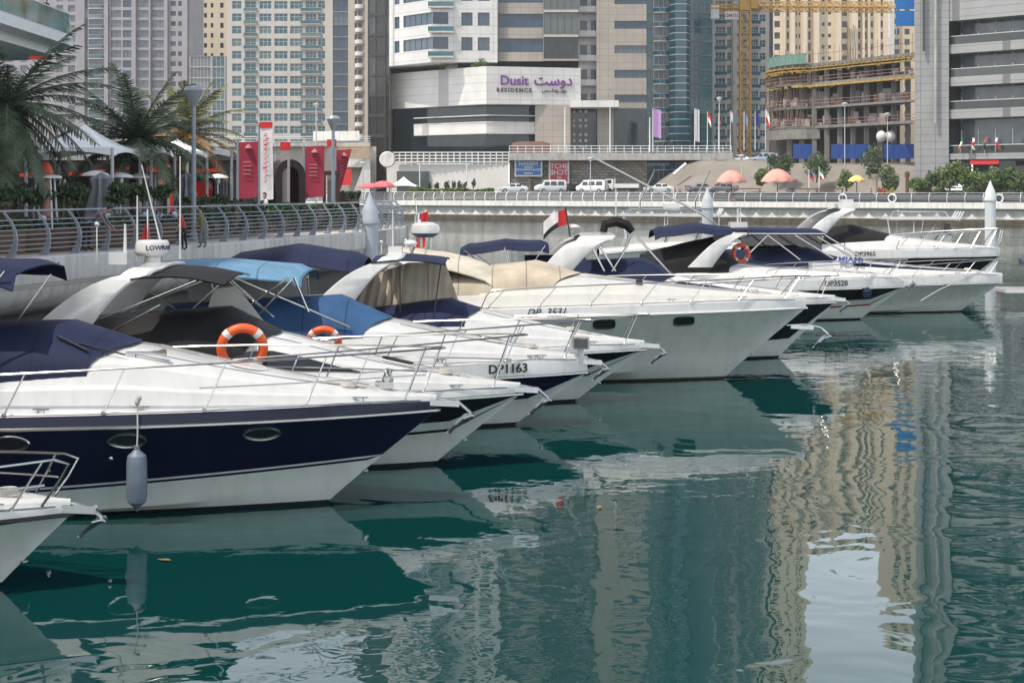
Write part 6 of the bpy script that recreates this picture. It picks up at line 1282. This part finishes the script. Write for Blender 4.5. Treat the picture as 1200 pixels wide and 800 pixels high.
rows = [[V(-x, y, 0) for x, y in ((hw - .22, -.45), (hw + .1, -.45), (hw + .1, .45), (hw - .22, .45))]] + rows + [[V(x, y, 0) for x, y in ((hw - .22, -.45), (hw + .1, -.45), (hw + .1, .45), (hw - .22, .45))]]
mb.loft(rows, [0, 0, 0, 1], True, True); mb.build('hoop', [WICK, WICR], e, sharp=40)
e = empty('sculpture_screen', (PX(388, 73), 73.3, PZL), 0, 'dark portal frame standing at the foot of the pink pylon', 'sculpture'); mb = MB(); mb.box(-.4, -.28, -.1, .1, 0, 2.4); mb.box(.2, .32, -.1, .1, 0, 2.4); mb.box(-.4, .32, -.1, .1, 2.4, 2.6); mb.build('frame', WICR, e)
# people
SKIN = N('skin', (.32, .19, .13), .55, var=.05); HAIR = N('hair', (.015, .012, .010), .6)
def person(label, loc, h, shirt, trousers, rz=0., bend=0., armf=.15, group=None, step=.1):
    """one continuous skinned figure with clothing as coloured zones, hair as its own part"""
    e = empty('person', loc, rz, label, 'person', group); k = h / 1.75
    def tor(z): # lean the torso forwards (+x is ahead) about the hips
        a = bend * (z - .92); return V(math.sin(bend) * (z - .92), 0, .92 + math.cos(bend) * (z - .92))
    J = [(V(0, 0, .95), .135), (tor(1.15), .12), (tor(1.38), .14), (tor(1.52), .055), (tor(1.60) + V(.01, 0, 0), .075), (tor(1.70) + V(.015, 0, 0), .088)]
    E = [(0, 1), (1, 2), (2, 3), (3, 4), (4, 5)]
    for sg in (-1, 1):
        b_ = len(J); J += [(V(0, sg * .09, .88), .095), (V(.03 + step * sg * .5, sg * .10, .50), .065), (V(step * sg * .6 - .02, sg * .105, .10), .043), (V(step * sg * .6 + .13, sg * .12, .035), .035)]; E += [(0, b_), (b_, b_ + 1), (b_ + 1, b_ + 2), (b_ + 2, b_ + 3)]
        b_ = len(J); s0 = tor(1.42) + V(0, sg * .18, 0); dn = V(armf, sg * .05, -1).normalized(); el = s0 + dn * .29; wr = el + V(armf * 1.6 + .12, 0, -1).normalized() * .26; J += [(s0, .055), (el, .042), (wr, .032), (wr + V(.03, 0, -.09), .03)]; E += [(2, b_), (b_, b_ + 1), (b_ + 1, b_ + 2), (b_ + 2, b_ + 3)]
    me = bpy.data.meshes.new('body'); me.from_pydata([tuple(p * k) for p, _ in J], E, []); o = link('body', me, e); sk = o.modifiers.new('skin', 'SKIN')
    for v, (_, r) in zip(me.skin_vertices[0].data, J): v.radius = (r * k, r * k)
    me.skin_vertices[0].data[0].use_root = True; o.modifiers.new('sub', 'SUBSURF').levels = 1; o.modifiers['sub'].render_levels = 1
    bpy.context.view_layer.update(); m2 = bpy.data.meshes.new_from_object(o.evaluated_get(bpy.context.evaluated_depsgraph_get())); o.modifiers.clear(); o.data = m2
    m2.materials.clear()
    for m in (SKIN, shirt, trousers, BLACKP): m2.materials.append(m)
    inv = [(p, n) for p, n in ()]
    for p in m2.polygons:
        c = p.center / k; t = (c - V(0, 0, .92)); zt = math.cos(bend) * t.z + math.sin(bend) * t.x + .92
        p.use_smooth = True; p.material_index = 3 if c.z < .08 else 2 if (c.z < .95 and zt < .97 and abs(c.y) < .16 and c.z < .95) else 0 if zt > 1.5 else (0 if abs(c.y) > .175 and zt < 1.12 else 1)
    hd = MB(); c = (tor(1.70) + V(-.008, 0, .022)) * k; hd.ball(c, .098 * k, 0, 12, 8, (1.02, .9, 1.0)); hd.f = [f for f in hd.f if sum(hd.v[i][2] for i in f) / len(f) > c.z - .01 or sum(hd.v[i][0] for i in f) / len(f) < c.x - .03]; hd.m = hd.m[:len(hd.f)]; hd.s = hd.s[:len(hd.f)]; hd.build('hair', HAIR, e); return e
SH = {n: N('cloth_' + n, c, .85, var=.1) for n, c in dict(navy=(.02, .03, .09), blue=(.03, .07, .25), mauve=(.17, .14, .17), black=(.015, .015, .017), white=(.6, .6, .58), red=(.4, .04, .03), grey=(.16, .16, .17), olive=(.14, .15, .06)).items()}
person('person in a mauve top bending far over behind the railing', (PX(101, 46.5), 46.5, PZL), 1.7, SH['mauve'], SH['black'], 0, 1.15, .5)
person('person in dark clothes at the glass balcony rail at the top left', (-23.25, 80.6, 12.46), 1.62, SH['black'], SH['black'], R(-40), .28)
person('person in a blue shirt standing beside the other one on the balcony', (-23.4, 79.9, 12.46), 1.6, SH['blue'], SH['navy'], R(-50), .2)
person('person in white with a cap sitting low by the white banner', (PX(314, 66), 66, PZL), 1.6, SH['white'], SH['grey'], R(200), .2)
person('person in a bright red vest walking behind the railing by the lamp post', (PX(216, 50), 50, PZL - .1), 1.3, SH['red'], SH['black'], R(180), .3); person('person in a olive top seated behind the railing right of the lamp post', (PX(238, 52), 52, PZL - .1), 1.3, SH['olive'], SH['grey'], R(160), .2)
# mooring piles
PILE = N('pile_white', (.55, .57, .58), .5, var=.08, scale=1.5)
def pile(label, pxx, D0, yt, w, mat=PILE):
    r = w / 1900 * D0 / 2; e = empty('mooring_pile', (PX(pxx, D0), D0, -1), 0, label, 'mooring pile', 'mooring piles with pointed caps'); h = PZ(yt, D0) + 1; MB().lathe([(r, 0), (r, h - r * 4.0)], mi=0, n=24).build('shaft', mat, e)
    MB().lathe([(r * 1.0, h - r * 4.0), (r * 1.14, h - r * 3.9), (r * 1.14, h - r * 3.4), (r * .98, h - r * 3.1), (r * .98, h - r * 2.4), (r * .8, h - r * 2.0), (0, h)], mi=0, n=24).build('cap', mat, e)
pile('blue grey pile with pointed cap standing against the left promenade railing', 433.5, 68, 224, 19.5, N('pile_grey', (.36, .40, .45), .55, var=.07)); pile('pale pile behind the navy awning near the middle', 829, 86, 219, 13, N('pile_bluegrey', (.42, .45, .48), .55, var=.07)); pile('bright white pile with pointed cap at the right beside the bow rail', 1160.5, 78, 211, 12.5)
# ---------------- far bank details ----------------
def frame_car(name, label, loc, rz, kind, paint, cat, group='vehicles parked across the water'):
    """body lofted from cross sections along x (front at +x)"""
    e = empty(name, loc, rz, label, cat, group)
    if kind == 'van': L, W, H = 4.8, 1.75, 2.0; prof = [(-2.38, .5, 1.0), (-2.3, .35, 1.96), (-1.6, .32, 2.0), (0, .3, 2.0), (1.2, .3, 1.95), (1.75, .3, 1.3), (2.3, .34, 1.05), (2.4, .45, .8)]; wins = [(-2.0, -.9, 1.15, 1.75), (-.75, .3, 1.15, 1.75), (.42, 1.35, 1.15, 1.7)]
    elif kind == 'suv': L, W, H = 4.7, 1.85, 1.75; prof = [(-2.35, .5, .95), (-2.2, .35, 1.6), (-1.4, .3, 1.74), (.3, .3, 1.74), (1.05, .3, 1.12), (2.1, .32, .98), (2.35, .42, .75)]; wins = [(-1.95, -1.0, 1.08, 1.55), (-.88, .05, 1.08, 1.58), (.15, .75, 1.08, 1.5)]
    else: L, W, H = 4.5, 1.75, 1.42; prof = [(-2.25, .45, .8), (-2.1, .32, .98), (-1.5, .28, 1.05), (-.9, .28, 1.40), (.3, .28, 1.42), (1.05, .28, .98), (2.0, .3, .85), (2.25, .4, .65)]; wins = [(-1.2, -.35, .98, 1.3), (-.25, .65, .98, 1.33)]
    mb = MB(); rows = []
    for x, zb, zt in prof:
        wb = W / 2 * (.96 if abs(x) > L * .44 else 1); belt = min(zt, 1.0 if kind != 'sedan' else .92); wt = wb * (1 - .16 * max(0, zt - belt) / .8); rows.append([V(x, -wb * .94, zb), V(x, -wb, lerp(zb, belt, .5)), V(x, -wb * .98, belt), V(x, -wt * .96, zt - .06), V(x, -wt * .8, zt), V(x, wt * .8, zt), V(x, wt * .96, zt - .06), V(x, wb * .98, belt), V(x, wb, lerp(zb, belt, .5)), V(x, wb * .94, zb)])
    mb.loft(rows, 0, True, True); mb.add(rows[0], [tuple(range(10))[::-1]]); mb.add(rows[-1], [tuple(range(10))]); mb.build('body', paint, e, sharp=30)
    for x0, x1, z0, z1 in wins:
        for sg in (-1, 1):
            wm = MB(); y0, y1 = W / 2 * .99, W / 2 * .9; wm.add([V(x0, sg * y0, z0), V(x1, sg * y0, z0), V(x1 - .12, sg * y1, z1), V(x0 + .05, sg * y1, z1)], [(0, 1, 2, 3) if sg < 0 else (3, 2, 1, 0)]); wm.build('window', TINT, e)
    fx = {'van': (1.22, 1.75, 1.9, 1.33), 'suv': (.36, 1.02, 1.68, 1.16), 'sedan': (.36, 1.0, 1.37, 1.02)}[kind]; wm = MB(); wm.add([V(fx[1] + .02, -W * .40, fx[3] + .02), V(fx[1] + .02, W * .40, fx[3] + .02), V(fx[0] + .04, W * .36, fx[2] + .02), V(fx[0] + .04, -W * .36, fx[2] + .02)], [(0, 1, 2, 3)]); wm.build('windscreen', TINT, e)
    rx = prof[1]; wm = MB(); wm.add([V(rx[0] - .05, -W * .36, 1.1), V(rx[0] - .05, W * .36, 1.1), V(rx[0] + .0, W * .34, rx[2] - .15), V(rx[0] + .0, -W * .34, rx[2] - .15)], [(3, 2, 1, 0)]); wm.build('rear_window', TINT, e)
    for x in (-L * .3, L * .3):
        for sg in (-1, 1): wh = MB().lathe([(0, -.1), (.30, -.1), (.33, -.06), (.33, .06), (.30, .1), (0, .1)], (x, sg * W * .47, .33), 0, 16, 'y').build('wheel', RUBK, e); MB().lathe([(0, -.115), (.18, -.11), (.18, .11), (0, .115)], (x, sg * W * .47, .33), 0, 12, 'y').build('rim', GALV, wh)
    for sg in (-1, 1): MB().box(L * .475, L * .505, sg * W * .36 - .18, sg * W * .36 + .18, .68, .82).build('headlight', RAILW, e); MB().box(-L * .515, -L * .49, sg * W * .4 - .1, sg * W * .4 + .1, .8, 1.1).build('tail_light', HRED, e)
    return e
RUBK = N('tyre', (.02, .02, .02), .8); CARW = N('car_white', (.68, .68, .67), .25, coat=.5, var=.03); CARD = N('car_dark', (.02, .021, .024), .25, coat=.5); CARS = N('car_silver_blue', (.33, .38, .46), .25, .3, coat=.5); CARG = N('car_grey', (.2, .2, .21), .3, coat=.4)
ZR = 3.95
def cz(pxx, D0, z=ZR): return (PX(pxx, D0), D0, z)
frame_car('parked_car', 'white parked sedan left of the white vans below the blue sign', cz(601, 252), R(190), 'sedan', CARW, 'car')
frame_car('parked_van', 'white van parked under the red mirrored sign', cz(645, 252), R(200), 'van', CARW, 'van')
frame_car('parked_car', 'black parked car between the two white vans', cz(672, 254), R(205), 'sedan', CARD, 'car')
frame_car('parked_van', 'white minibus parked right of the black car', cz(694, 251), R(155), 'van', CARW, 'van')
frame_car('parked_car', 'pale sedan parked behind the quay railing near two people', cz(772, 248), R(185), 'sedan', CARW, 'car')
frame_car('parked_car', 'dark sedan parked near the first pink sunshade', cz(822, 240), R(20), 'sedan', CARG, 'car')
frame_car('parked_car', 'grey hatchback parked under the edge of the first pink sunshade', cz(846, 236), R(200), 'sedan', CARG, 'car')
frame_car('parked_car', 'silver blue car on the upper road beside the bushy tree', cz(894, 259, 8.6), R(178), 'suv', CARS, 'car')
frame_car('parked_car', 'small white car on the upper road left of the silver blue one', cz(865, 262, 8.6), R(172), 'sedan', CARW, 'car')
e = empty('parked_truck', cz(728, 254), R(172), 'white open backed truck parked at the right of the stone wall', 'truck', 'vehicles parked across the water')
mb = MB(); mb.prism([(1.2, -.95), (2.6, -.95), (2.6, .95), (1.2, .95)], .5, 1.4); mb.prism([(1.2, -.9), (2.45, -.9), (2.45, .9), (1.2, .9)], 1.4, 2.15); mb.build('cab', CARW, e); MB().box(2.46, 2.5, -.75, .75, 1.45, 2.0).build('windscreen', TINT, e)
mb = MB(); mb.box(-2.8, 1.1, -1, 1, .75, .9); mb.box(-2.8, 1.1, -1, -.93, .9, 1.4); mb.box(-2.8, 1.1, .93, 1, .9, 1.4); mb.box(-2.8, -2.73, -.93, .93, .9, 1.4); mb.build('load_bed', CARW, e); MB().box(-2.7, 2.4, -.4, .4, .45, .75).build('chassis', BLACKP, e)
mb = MB(); [mb.beam((1.0, y, 1.4), (1.0, y, 2.2), .06, .06) for y in (-.9, -.3, .3, .9)]; mb.beam((1, -.9, 2.2), (1, .9, 2.2), .08, .08); mb.build('headboard', RAILW, e)
for sg in (-1, 1):
    for y in (-.92, .92): MB().box(1.5, 2.2, y - .01 if y > 0 else y - .02, y + .02 if y > 0 else y + .01, 1.45, 2.0).build('window', TINT, e) if sg > 0 else None
for x in (-1.7, 1.8):
    for sg in (-1, 1): MB().lathe([(0, -.12), (.36, -.12), (.4, 0), (.36, .12), (0, .12)], (x, sg * .85, .4), 0, 16, 'y').build('wheel', RUBK, e)
# trees on the far bank
for k, (pxx, D0, z0, h, r, lf, lab) in enumerate(((914, 244, 6.0, 4.9, 2.2, (LEAFM, LEAFD), 'bushy dark green tree right of the silver blue car'), (957, 240, 5.5, 5.0, 2.35, (LEAFG, LEAFM), 'rounded grey green tree before the blue hoarding'), (1024, 232, 5.0, 6.0, 2.7, (LEAFG, LEAFM), 'tall loose grey green tree under the white tanks'), (893, 238, 5.0, 3.0, 1.3, (LEAFL, LEAFM), 'small yellow green bush between the two pink sunshades'), (992, 228, 4.2, 3.0, 1.4, (LEAFL, LEAFG), 'pale spiky plant just left of the yellow sunshade'), (1040, 226, 4.2, 3.8, 1.7, (LEAFG, LEAFL), 'thin pale tree right of the ornate column'))):
    tree('tree', lab, 'tree', (PX(pxx, D0), D0, z0), h, r, lf, 'trees on the far bank', 60 + k, 2600, .19, .12, (1, 1, 1.12), .52)
# planted terrace at the right
rnd = random.Random(77)
tp = [(1098, 4.6, 1.0), (1112, 5.4, 1.2), (1128, 5.8, 1.25), (1140, 3.4, .9), (1152, 4.2, 1.1), (1165, 5.0, 1.25), (1180, 5.4, 1.2), (1193, 3.8, 1.0), (1075, 3.6, .9), (1210, 5, 1.2)]
labs = ['low leafy shrub beside the foot of the grey office block', 'broad leaved shrub under the green and orange flag', 'tall yellow green shrub under the pale striped flag', 'low shrub below the red restaurant band', 'pale shrub left of the white pile tip', 'tall leafy shrub right above the white pile tip', 'large grey green shrub nearest the right edge', 'low shrub cut by the right edge', 'small shrub left of the office block corner', 'shrub at the end of the planted terrace']
for k, (pxx, h, r) in enumerate(tp):
    D0 = 206 - (pxx - 1100) * .05; tree('shrub', labs[k], 'shrub', (PX(pxx, D0), D0, 3.4), h * .8, r * 1.6, (LEAFL if k % 3 else LEAFM, LEAFG if k % 2 else LEAFM), 'shrubs on the planted terrace', 90 + k, 1300, .24, .07, (1.1, 1, 1.0), .6)
hedge('low bright green planting along the terrace behind the dark mesh railing', (PX(1085, 208), 208), (PX(1206, 200), 200), 1.0, 1.2, 3800, [LEAFL, LEAFM], .13, 3.3, None)
mb = MB(); mb.prism([(PX(860, 232), 233), (PX(1215, 202), 203), (PX(1215, 207), 212), (PX(860, 240), 242)], 2.81, 3.35); tag(mb.build('planted_terrace', CONC), 'raised terrace with planting along the right part of the far quay', 'terrace', kind='structure')
RED_FL = N('flower_red', (.45, .03, .04), .7); YEL_FL = N('flower_yellow', (.5, .42, .03), .7)
for pxx, lf, lab in ((1033, (RED_FL, LEAFL), 'red flowering bush behind the far railing'), (1045, (YEL_FL, LEAFM), 'yellow green flowering bush beside the red one'), (1075, (YEL_FL, LEAFL), 'bright yellow flowering bush left of the shrubs'), (1082, (RED_FL, PANW), 'red and white flowering bush next to the bright yellow one')):
    D0 = 212; e = empty('flowering_bush', (PX(pxx, D0), D0, 3.3), 0, lab, 'bush', 'flowering bushes behind the far railing'); mb = MB(); leaf_cloud(mb, (0, 0, .75), .9, 420, .14, rnd, 8, (0, 0, 1), (1, .8, .9)); mb.build('foliage', list(lf), e)
# sunshades
def sunshade(label, loc, r, h, mat, rise=.9, trim=None, n=8):
    e = empty('sunshade', loc, 0, label, 'sunshade', 'sunshades on the far bank'); mb = MB(); rows = []
    for k in range(7):
        g = k / 6; rows.append([V(r * g * math.cos(a) * (1 - .05 * (1 + math.cos(a * n)) * g), r * g * math.sin(a) * (1 - .05 * (1 + math.cos(a * n)) * g), h + rise * (1 - g ** 2)) for a in [2 * math.pi * i / 48 for i in range(48)]])
    rows.append([V(p.x, p.y, p.z - .22 - .06 * math.cos(i * 2 * math.pi / 6)) for i, p in enumerate(rows[-1])]); mb.loft(rows, 0, True, True); mb.build('canopy', mat, e, sharp=50); MB().tube([V(0, 0, 0), V(0, 0, h + rise)], .06, 0, 8).build('pole', BARK, e); return e
PINK = N('shade_pink', (.58, .27, .22), .75, var=.22, scale=.9); YELS = N('shade_yellow', (.62, .48, .16), .75, var=.1); ROSE = N('shade_rose', (.55, .12, .14), .75, var=.1)
sunshade('large pink scalloped sunshade left of the other pink one', (PX(857, 226), 226, 2.8), 2.15, PZ(212, 226) - 2.8, PINK, 1.5); sunshade('large pink scalloped sunshade nearest the trees', (PX(911, 221), 221, 2.8), 2.3, PZ(211.5, 221) - 2.8, PINK, 1.6); sunshade('yellow sunshade right of the italian flag', (PX(1004, 218), 218, 2.8), 1.15, PZ(211, 218) - 2.8, YELS, .65)
sunshade('rose red sunshade at the left end of the far quay', (PX(434, 246), 246, 2.8), 2.0, PZ(219, 246) - 2.8, ROSE, .6); sunshade('rose red sunshade next to the white tent across the water', (PX(449, 248), 248, 2.8), 2.0, PZ(218, 248) - 2.8, ROSE, .8)
tent('white peaked tent across the water below the terrace wall', (PX(473, 250), 250, 2.8), 4.2, 3.6, PZ(217, 250) - 2.8, PZ(207, 250) - 2.8, TENTW, pr=.09)
# hedge and small trees on the far bank left
hedge('bright green hedge in front of the white terrace wall', (PX(479, 246), 246), (PX(578, 243), 243), 2.1, 1.3, 4200, [LEAFL, LEAFM], .15, 2.8, None)
for k, (pxx, h) in enumerate(((502, 3.2), (511, 3.0), (523, 3.3), (531, 3.4), (538, 3.2), (545, 3.2), (555, 3.6))):
    tree('sapling', ['slim dark sapling at the left of the bright green hedge', 'slim sapling second from the hedge end', 'slim sapling left of the hedge middle', 'darkest slim sapling at the hedge middle', 'slim sapling under the thin crossbar', 'slim sapling beside the thin frame post', 'tallest slim sapling near the right of the hedge'][k], 'tree', (PX(pxx, 245), 245.5, 2.8), h, .5, (LEAFM, LEAFD), 'saplings along the bright hedge', 120 + k, 320, .13, .05, (1, 1, 1.5), .72)
for k, (x0, D0) in enumerate(((528, 284), (450, 0))):
    if D0: e = empty('roof_plant', (PX(521, 285), 285.5, PZ(81, 285)), 0, 'leafy green plant on the hotel podium roof at the left', 'plant', 'plants on the hotel podium roof'); mb = MB(); leaf_cloud(mb, (0, 0, .4), .9, 260, .2, rnd, 6, (0,), (1, .8, .7)); mb.build('foliage', LEAFM, e)
e = empty('roof_plant', (PX(562, 283), 283.5, PZ(78, 283)), 0, 'larger yellow green plant above the corner of the hotel podium', 'plant', 'plants on the hotel podium roof'); mb = MB(); leaf_cloud(mb, (0, 0, .6), 1.5, 480, .22, rnd, 8, (0, 1), (1.2, .8, .6)); mb.build('foliage', [LEAFL, LEAFM], e)
# flags and poles in front of the towers
def pole(label, pxx, D0, yb, yt, r=.1, name='flag_pole', mat=RAILW, group='white poles on the terrace'):
    z0, z1 = PZ(yb, D0), PZ(yt, D0); e = empty(name, (PX(pxx, D0), D0, z0), 0, label, 'pole', group); MB().lathe([(r, 0), (r * .6, z1 - z0), (0, z1 - z0 + .05)], mi=0, n=10).build('shaft', mat, e); return e
for pxx, D0, yb, yt, lab in ((662, 261.5, 180, 126, 'plain white pole left of the hotel entrance'), (715, 261.5, 180, 126, 'plain white pole right of the hotel entrance'), (761.5, 260.5, 178, 138, 'short white pole left of the purple flag')): pole(lab, pxx, D0, yb, yt, .13)
def flag(label, pxx, D0, yb, yt, cols, w, h, droop=.5, pole_mat=RAILW):
    e = pole(label, pxx, D0, yb, yt, .08); e['category'] = 'flag'; e['group'] = 'flags on white poles before the towers'; H_ = PZ(yt, D0) - PZ(yb, D0); mb = MB(); rows = []
    for i in range(8):
        f = i / 7; rows.append([V(.08 + w * f, .15 * math.sin(f * 6 + pxx) * f, H_ - .1 - h * g - droop * f * f) for g in (0, .2, .4, .6, .8, 1)])
    mb.loft(rows, 0, True); n = len(cols)
    for i in range(len(mb.m)): mb.m[i] = min(n - 1, (i % 5) * n // 5)
    n0 = len(mb.v); mb.v += [(p[0], p[1] + .02, p[2]) for p in mb.v[:n0]]; mb.f += [tuple(q + n0 for q in f[::-1]) for f in mb.f]; mb.m += mb.m[:]; mb.s += mb.s[:]; mb.build('cloth', list(cols), e, sharp=80)
LILF = N('flag_lilac', (.38, .22, .42), .7); GREYF = N('flag_pale', (.5, .5, .47), .7)
flag('tall lilac banner flag on the terrace railing', 765, 260.3, 178, 127, (LILF,), 1.25, 4.5, .3); flag('tall white banner flag leaning beside the crane', 814, 262, 176, 127, (GREYF,), .7, 5.2, .2); flag('red and black flag drooping left of the crane', 829, 270, 176, 131, (REDF, WHITEF, BLACKF), .55, 2.0, 1.2); flag('dark drooping flag left of the tall white lamp', 842, 270, 176, 133, (BLACKF, HRED), .5, 1.4, 1.0); flag('blue flag drooping right of the crane mast', 885, 270, 176, 130, (BLUEF,), .7, 2.0, 1.2); flag('pale blue flag drooping beside the crane mast', 872, 270, 176, 131, (N('flag_bluegrey', (.15, .2, .32), .7),), .5, 1.8, 1.0); flag('red and white flag drooping before the sandy tower', 897, 270, 176, 128, (WHITEF, REDF), .6, 2.0, 1.4); flag('plain pale flag between the crane and the beige block', 856, 270, 176, 130, (GREYF,), .5, 1.6, 1.0)
flag('green white and red flag on the terrace left of the yellow sunshade', 960, 219, 225, 196, (GREENF, WHITEF, REDF), .5, 1.3, .6); flag('blue and red flag drooping over the wooden bar hut', 948, 219, 225, 199, (BLUEF, REDF), .5, 1.0, .8)
# lamps along the far bank
def far_lamp(label, pxx, D0, zb, yt, r=.09, double=False):
    z1 = PZ(yt, D0); e = empty('street_lamp', (PX(pxx, D0), D0, zb), 0, label, 'street lamp', 'pale street lamps on the far bank'); MB().lathe([(r, 0), (r * .7, z1 - zb)], mi=0, n=10).build('pole', RAILS, e); MB().lathe([(.08, z1 - zb), (.5, z1 - zb + .5), (.52, z1 - zb + .62), (0, z1 - zb + .75)], mi=0, n=16).build('lamp_head', RAILW, e)
far_lamp('pale street lamp before the white minibus', 692, 240, 2.8, 190); far_lamp('pale street lamp left of the first pink sunshade', 869, 232, 2.8, 187, .1); far_lamp('pale street lamp at the left end of the terrace wall', 425, 252, 2.8, 195); far_lamp('tall white lamp among the flags right of the terrace', 843, 268, 9, 119, .1); far_lamp('tall lamp standing before the unfinished building', 990, 240, 3.9, 126, .09); far_lamp('tall lamp rising behind the white tanks', 1040, 244, 8, 138, .08); far_lamp('tall lamp before the cream tower beside the second promenade lamp', 370.5, 268, 4, 126, .12)
# bar huts, ornate column
HUT = N('hut_timber', (.13, .06, .04), .75, var=.3, scale=2)
for pxx, D0, w, lab in ((942, 221, 3.6, 'low red brown bar hut under the blue and red flag'), (966, 218, 5.0, 'long dark bar hut under the green white and red flag'), (1116, 206, 5.2, 'low timber table shelter among the terrace shrubs'), (1154, 204, 4.8, 'second low timber table shelter by the right shrubs'), (872, 224, 4.5, 'dark wooden serving counter between the pink sunshades')):
    e = empty('bar_hut', (PX(pxx, D0), D0, 2.8 if pxx < 1000 else 3.35), 0, lab, 'hut', 'low bar huts on the far bank'); h = 1.7 if pxx < 1000 else 1.25; MB().box(-w / 2, w / 2, -.8, .8, h, h + .14).build('roof', HUT if pxx < 1000 else CONC, e); MB().box(-w * .42, w * .42, -.4, .5, 0, .95).build('counter', HUT, e)
    for sx in (-1, 1): MB().box(sx * w * .46 - .06, sx * w * .46 + .06, -.7, -.58, 0, h).build('post', HUT, e)
e = empty('ornate_column', (PX(1026, 214), 214, 2.8), 0, 'pale carved column standing among the terrace plants', 'column'); MB().lathe([(.5, 0), (.5, .4), (.3, .5), (.28, 3.0), (.34, 3.1), (.55, 3.5), (.6, 3.7), (0, 3.72)], mi=0, n=16).build('shaft', N('stone_tan', (.36, .30, .23), .8, var=.15), e)
e = empty('ornate_column', (PX(1063, 213), 213, 2.8), 0, 'slim brown carved column left of the shrubs', 'column'); MB().lathe([(.3, 0), (.25, .4), (.22, 3.2), (.34, 3.5), (.3, 4.0), (0, 4.1)], mi=0, n=12).build('shaft', HUT, e)
for k, (pxx, D0, sh, tr_, lab) in enumerate(((790.5, 236, 'black', 'grey', 'person in black leaning at the far quay railing'), (797, 236, 'blue', 'navy', 'person in bright blue beside the one in black at the far railing'), (518, 242, 'white', 'grey', 'person in white walking before the bright green hedge'), (1021, 217, 'black', 'black', 'person in black standing beside the ornate column'), (782, 238, 'grey', 'black', 'person in grey seated low left of the pair at the far railing'))): person(lab, (PX(pxx, D0), D0, 2.84), 1.75, SH[sh], SH[tr_], R(80 + 30 * k), .15 if k < 2 else .03)

# scraps afloat
for pxx, y, lab in ((193, 657, 'small brown dead leaf floating in the dark shade of the navy hull'), (702, 595, 'small dry leaf floating in open water below the large white yacht')):
    D0 = CAMH * 1900 / (y - 221); e = empty('floating_scrap', (PX(pxx, D0), D0, .012), pxx * .7, lab, 'debris'); mb = MB(); mb.add([V(-.09, 0, 0), V(-.03, -.035, .012), V(.06, -.025, .008), V(.1, .01, .018), V(.03, .04, .01), V(-.04, .03, .004)], [(0, 1, 2, 3, 4, 5)]); mb.build('leaf', LEAFB if 'leaf' in lab else RUBBER, e)

for bb_, x, fy in ((b1, .35, .35), (b2, .2, .3), (b3, .3, .25), (b4, -.1, .3), (b5, .7, .3), (b6, .1, .3), (b7, -.2, .4), (b8, .2, .4)): rope_coil(bb_, x, fy)
for bb_ in (b3, b4, b5, b6, b7, b9): bb_.cleat(-1.4); bb_.cleat(.35)
# ---------------- thin summer haze over the basin ----------------
hm = bpy.data.materials.new('haze'); hm.use_nodes = True; n_ = hm.node_tree.nodes; n_.remove(n_['Principled BSDF']); pv = n_.new('ShaderNodeVolumePrincipled'); pv.inputs['Color'].default_value = (.93, .95, .97, 1); pv.inputs['Density'].default_value = .00018; pv.inputs['Anisotropy'].default_value = .2
hm.node_tree.links.new(pv.outputs[0], n_['Material Output'].inputs['Volume'])
mb = MB(); mb.box(-430, 430, -70, 910, -2.5, 152); tag(mb.build('haze', hm), 'thin pale haze hanging in the air over the whole marina', 'haze', kind='stuff')
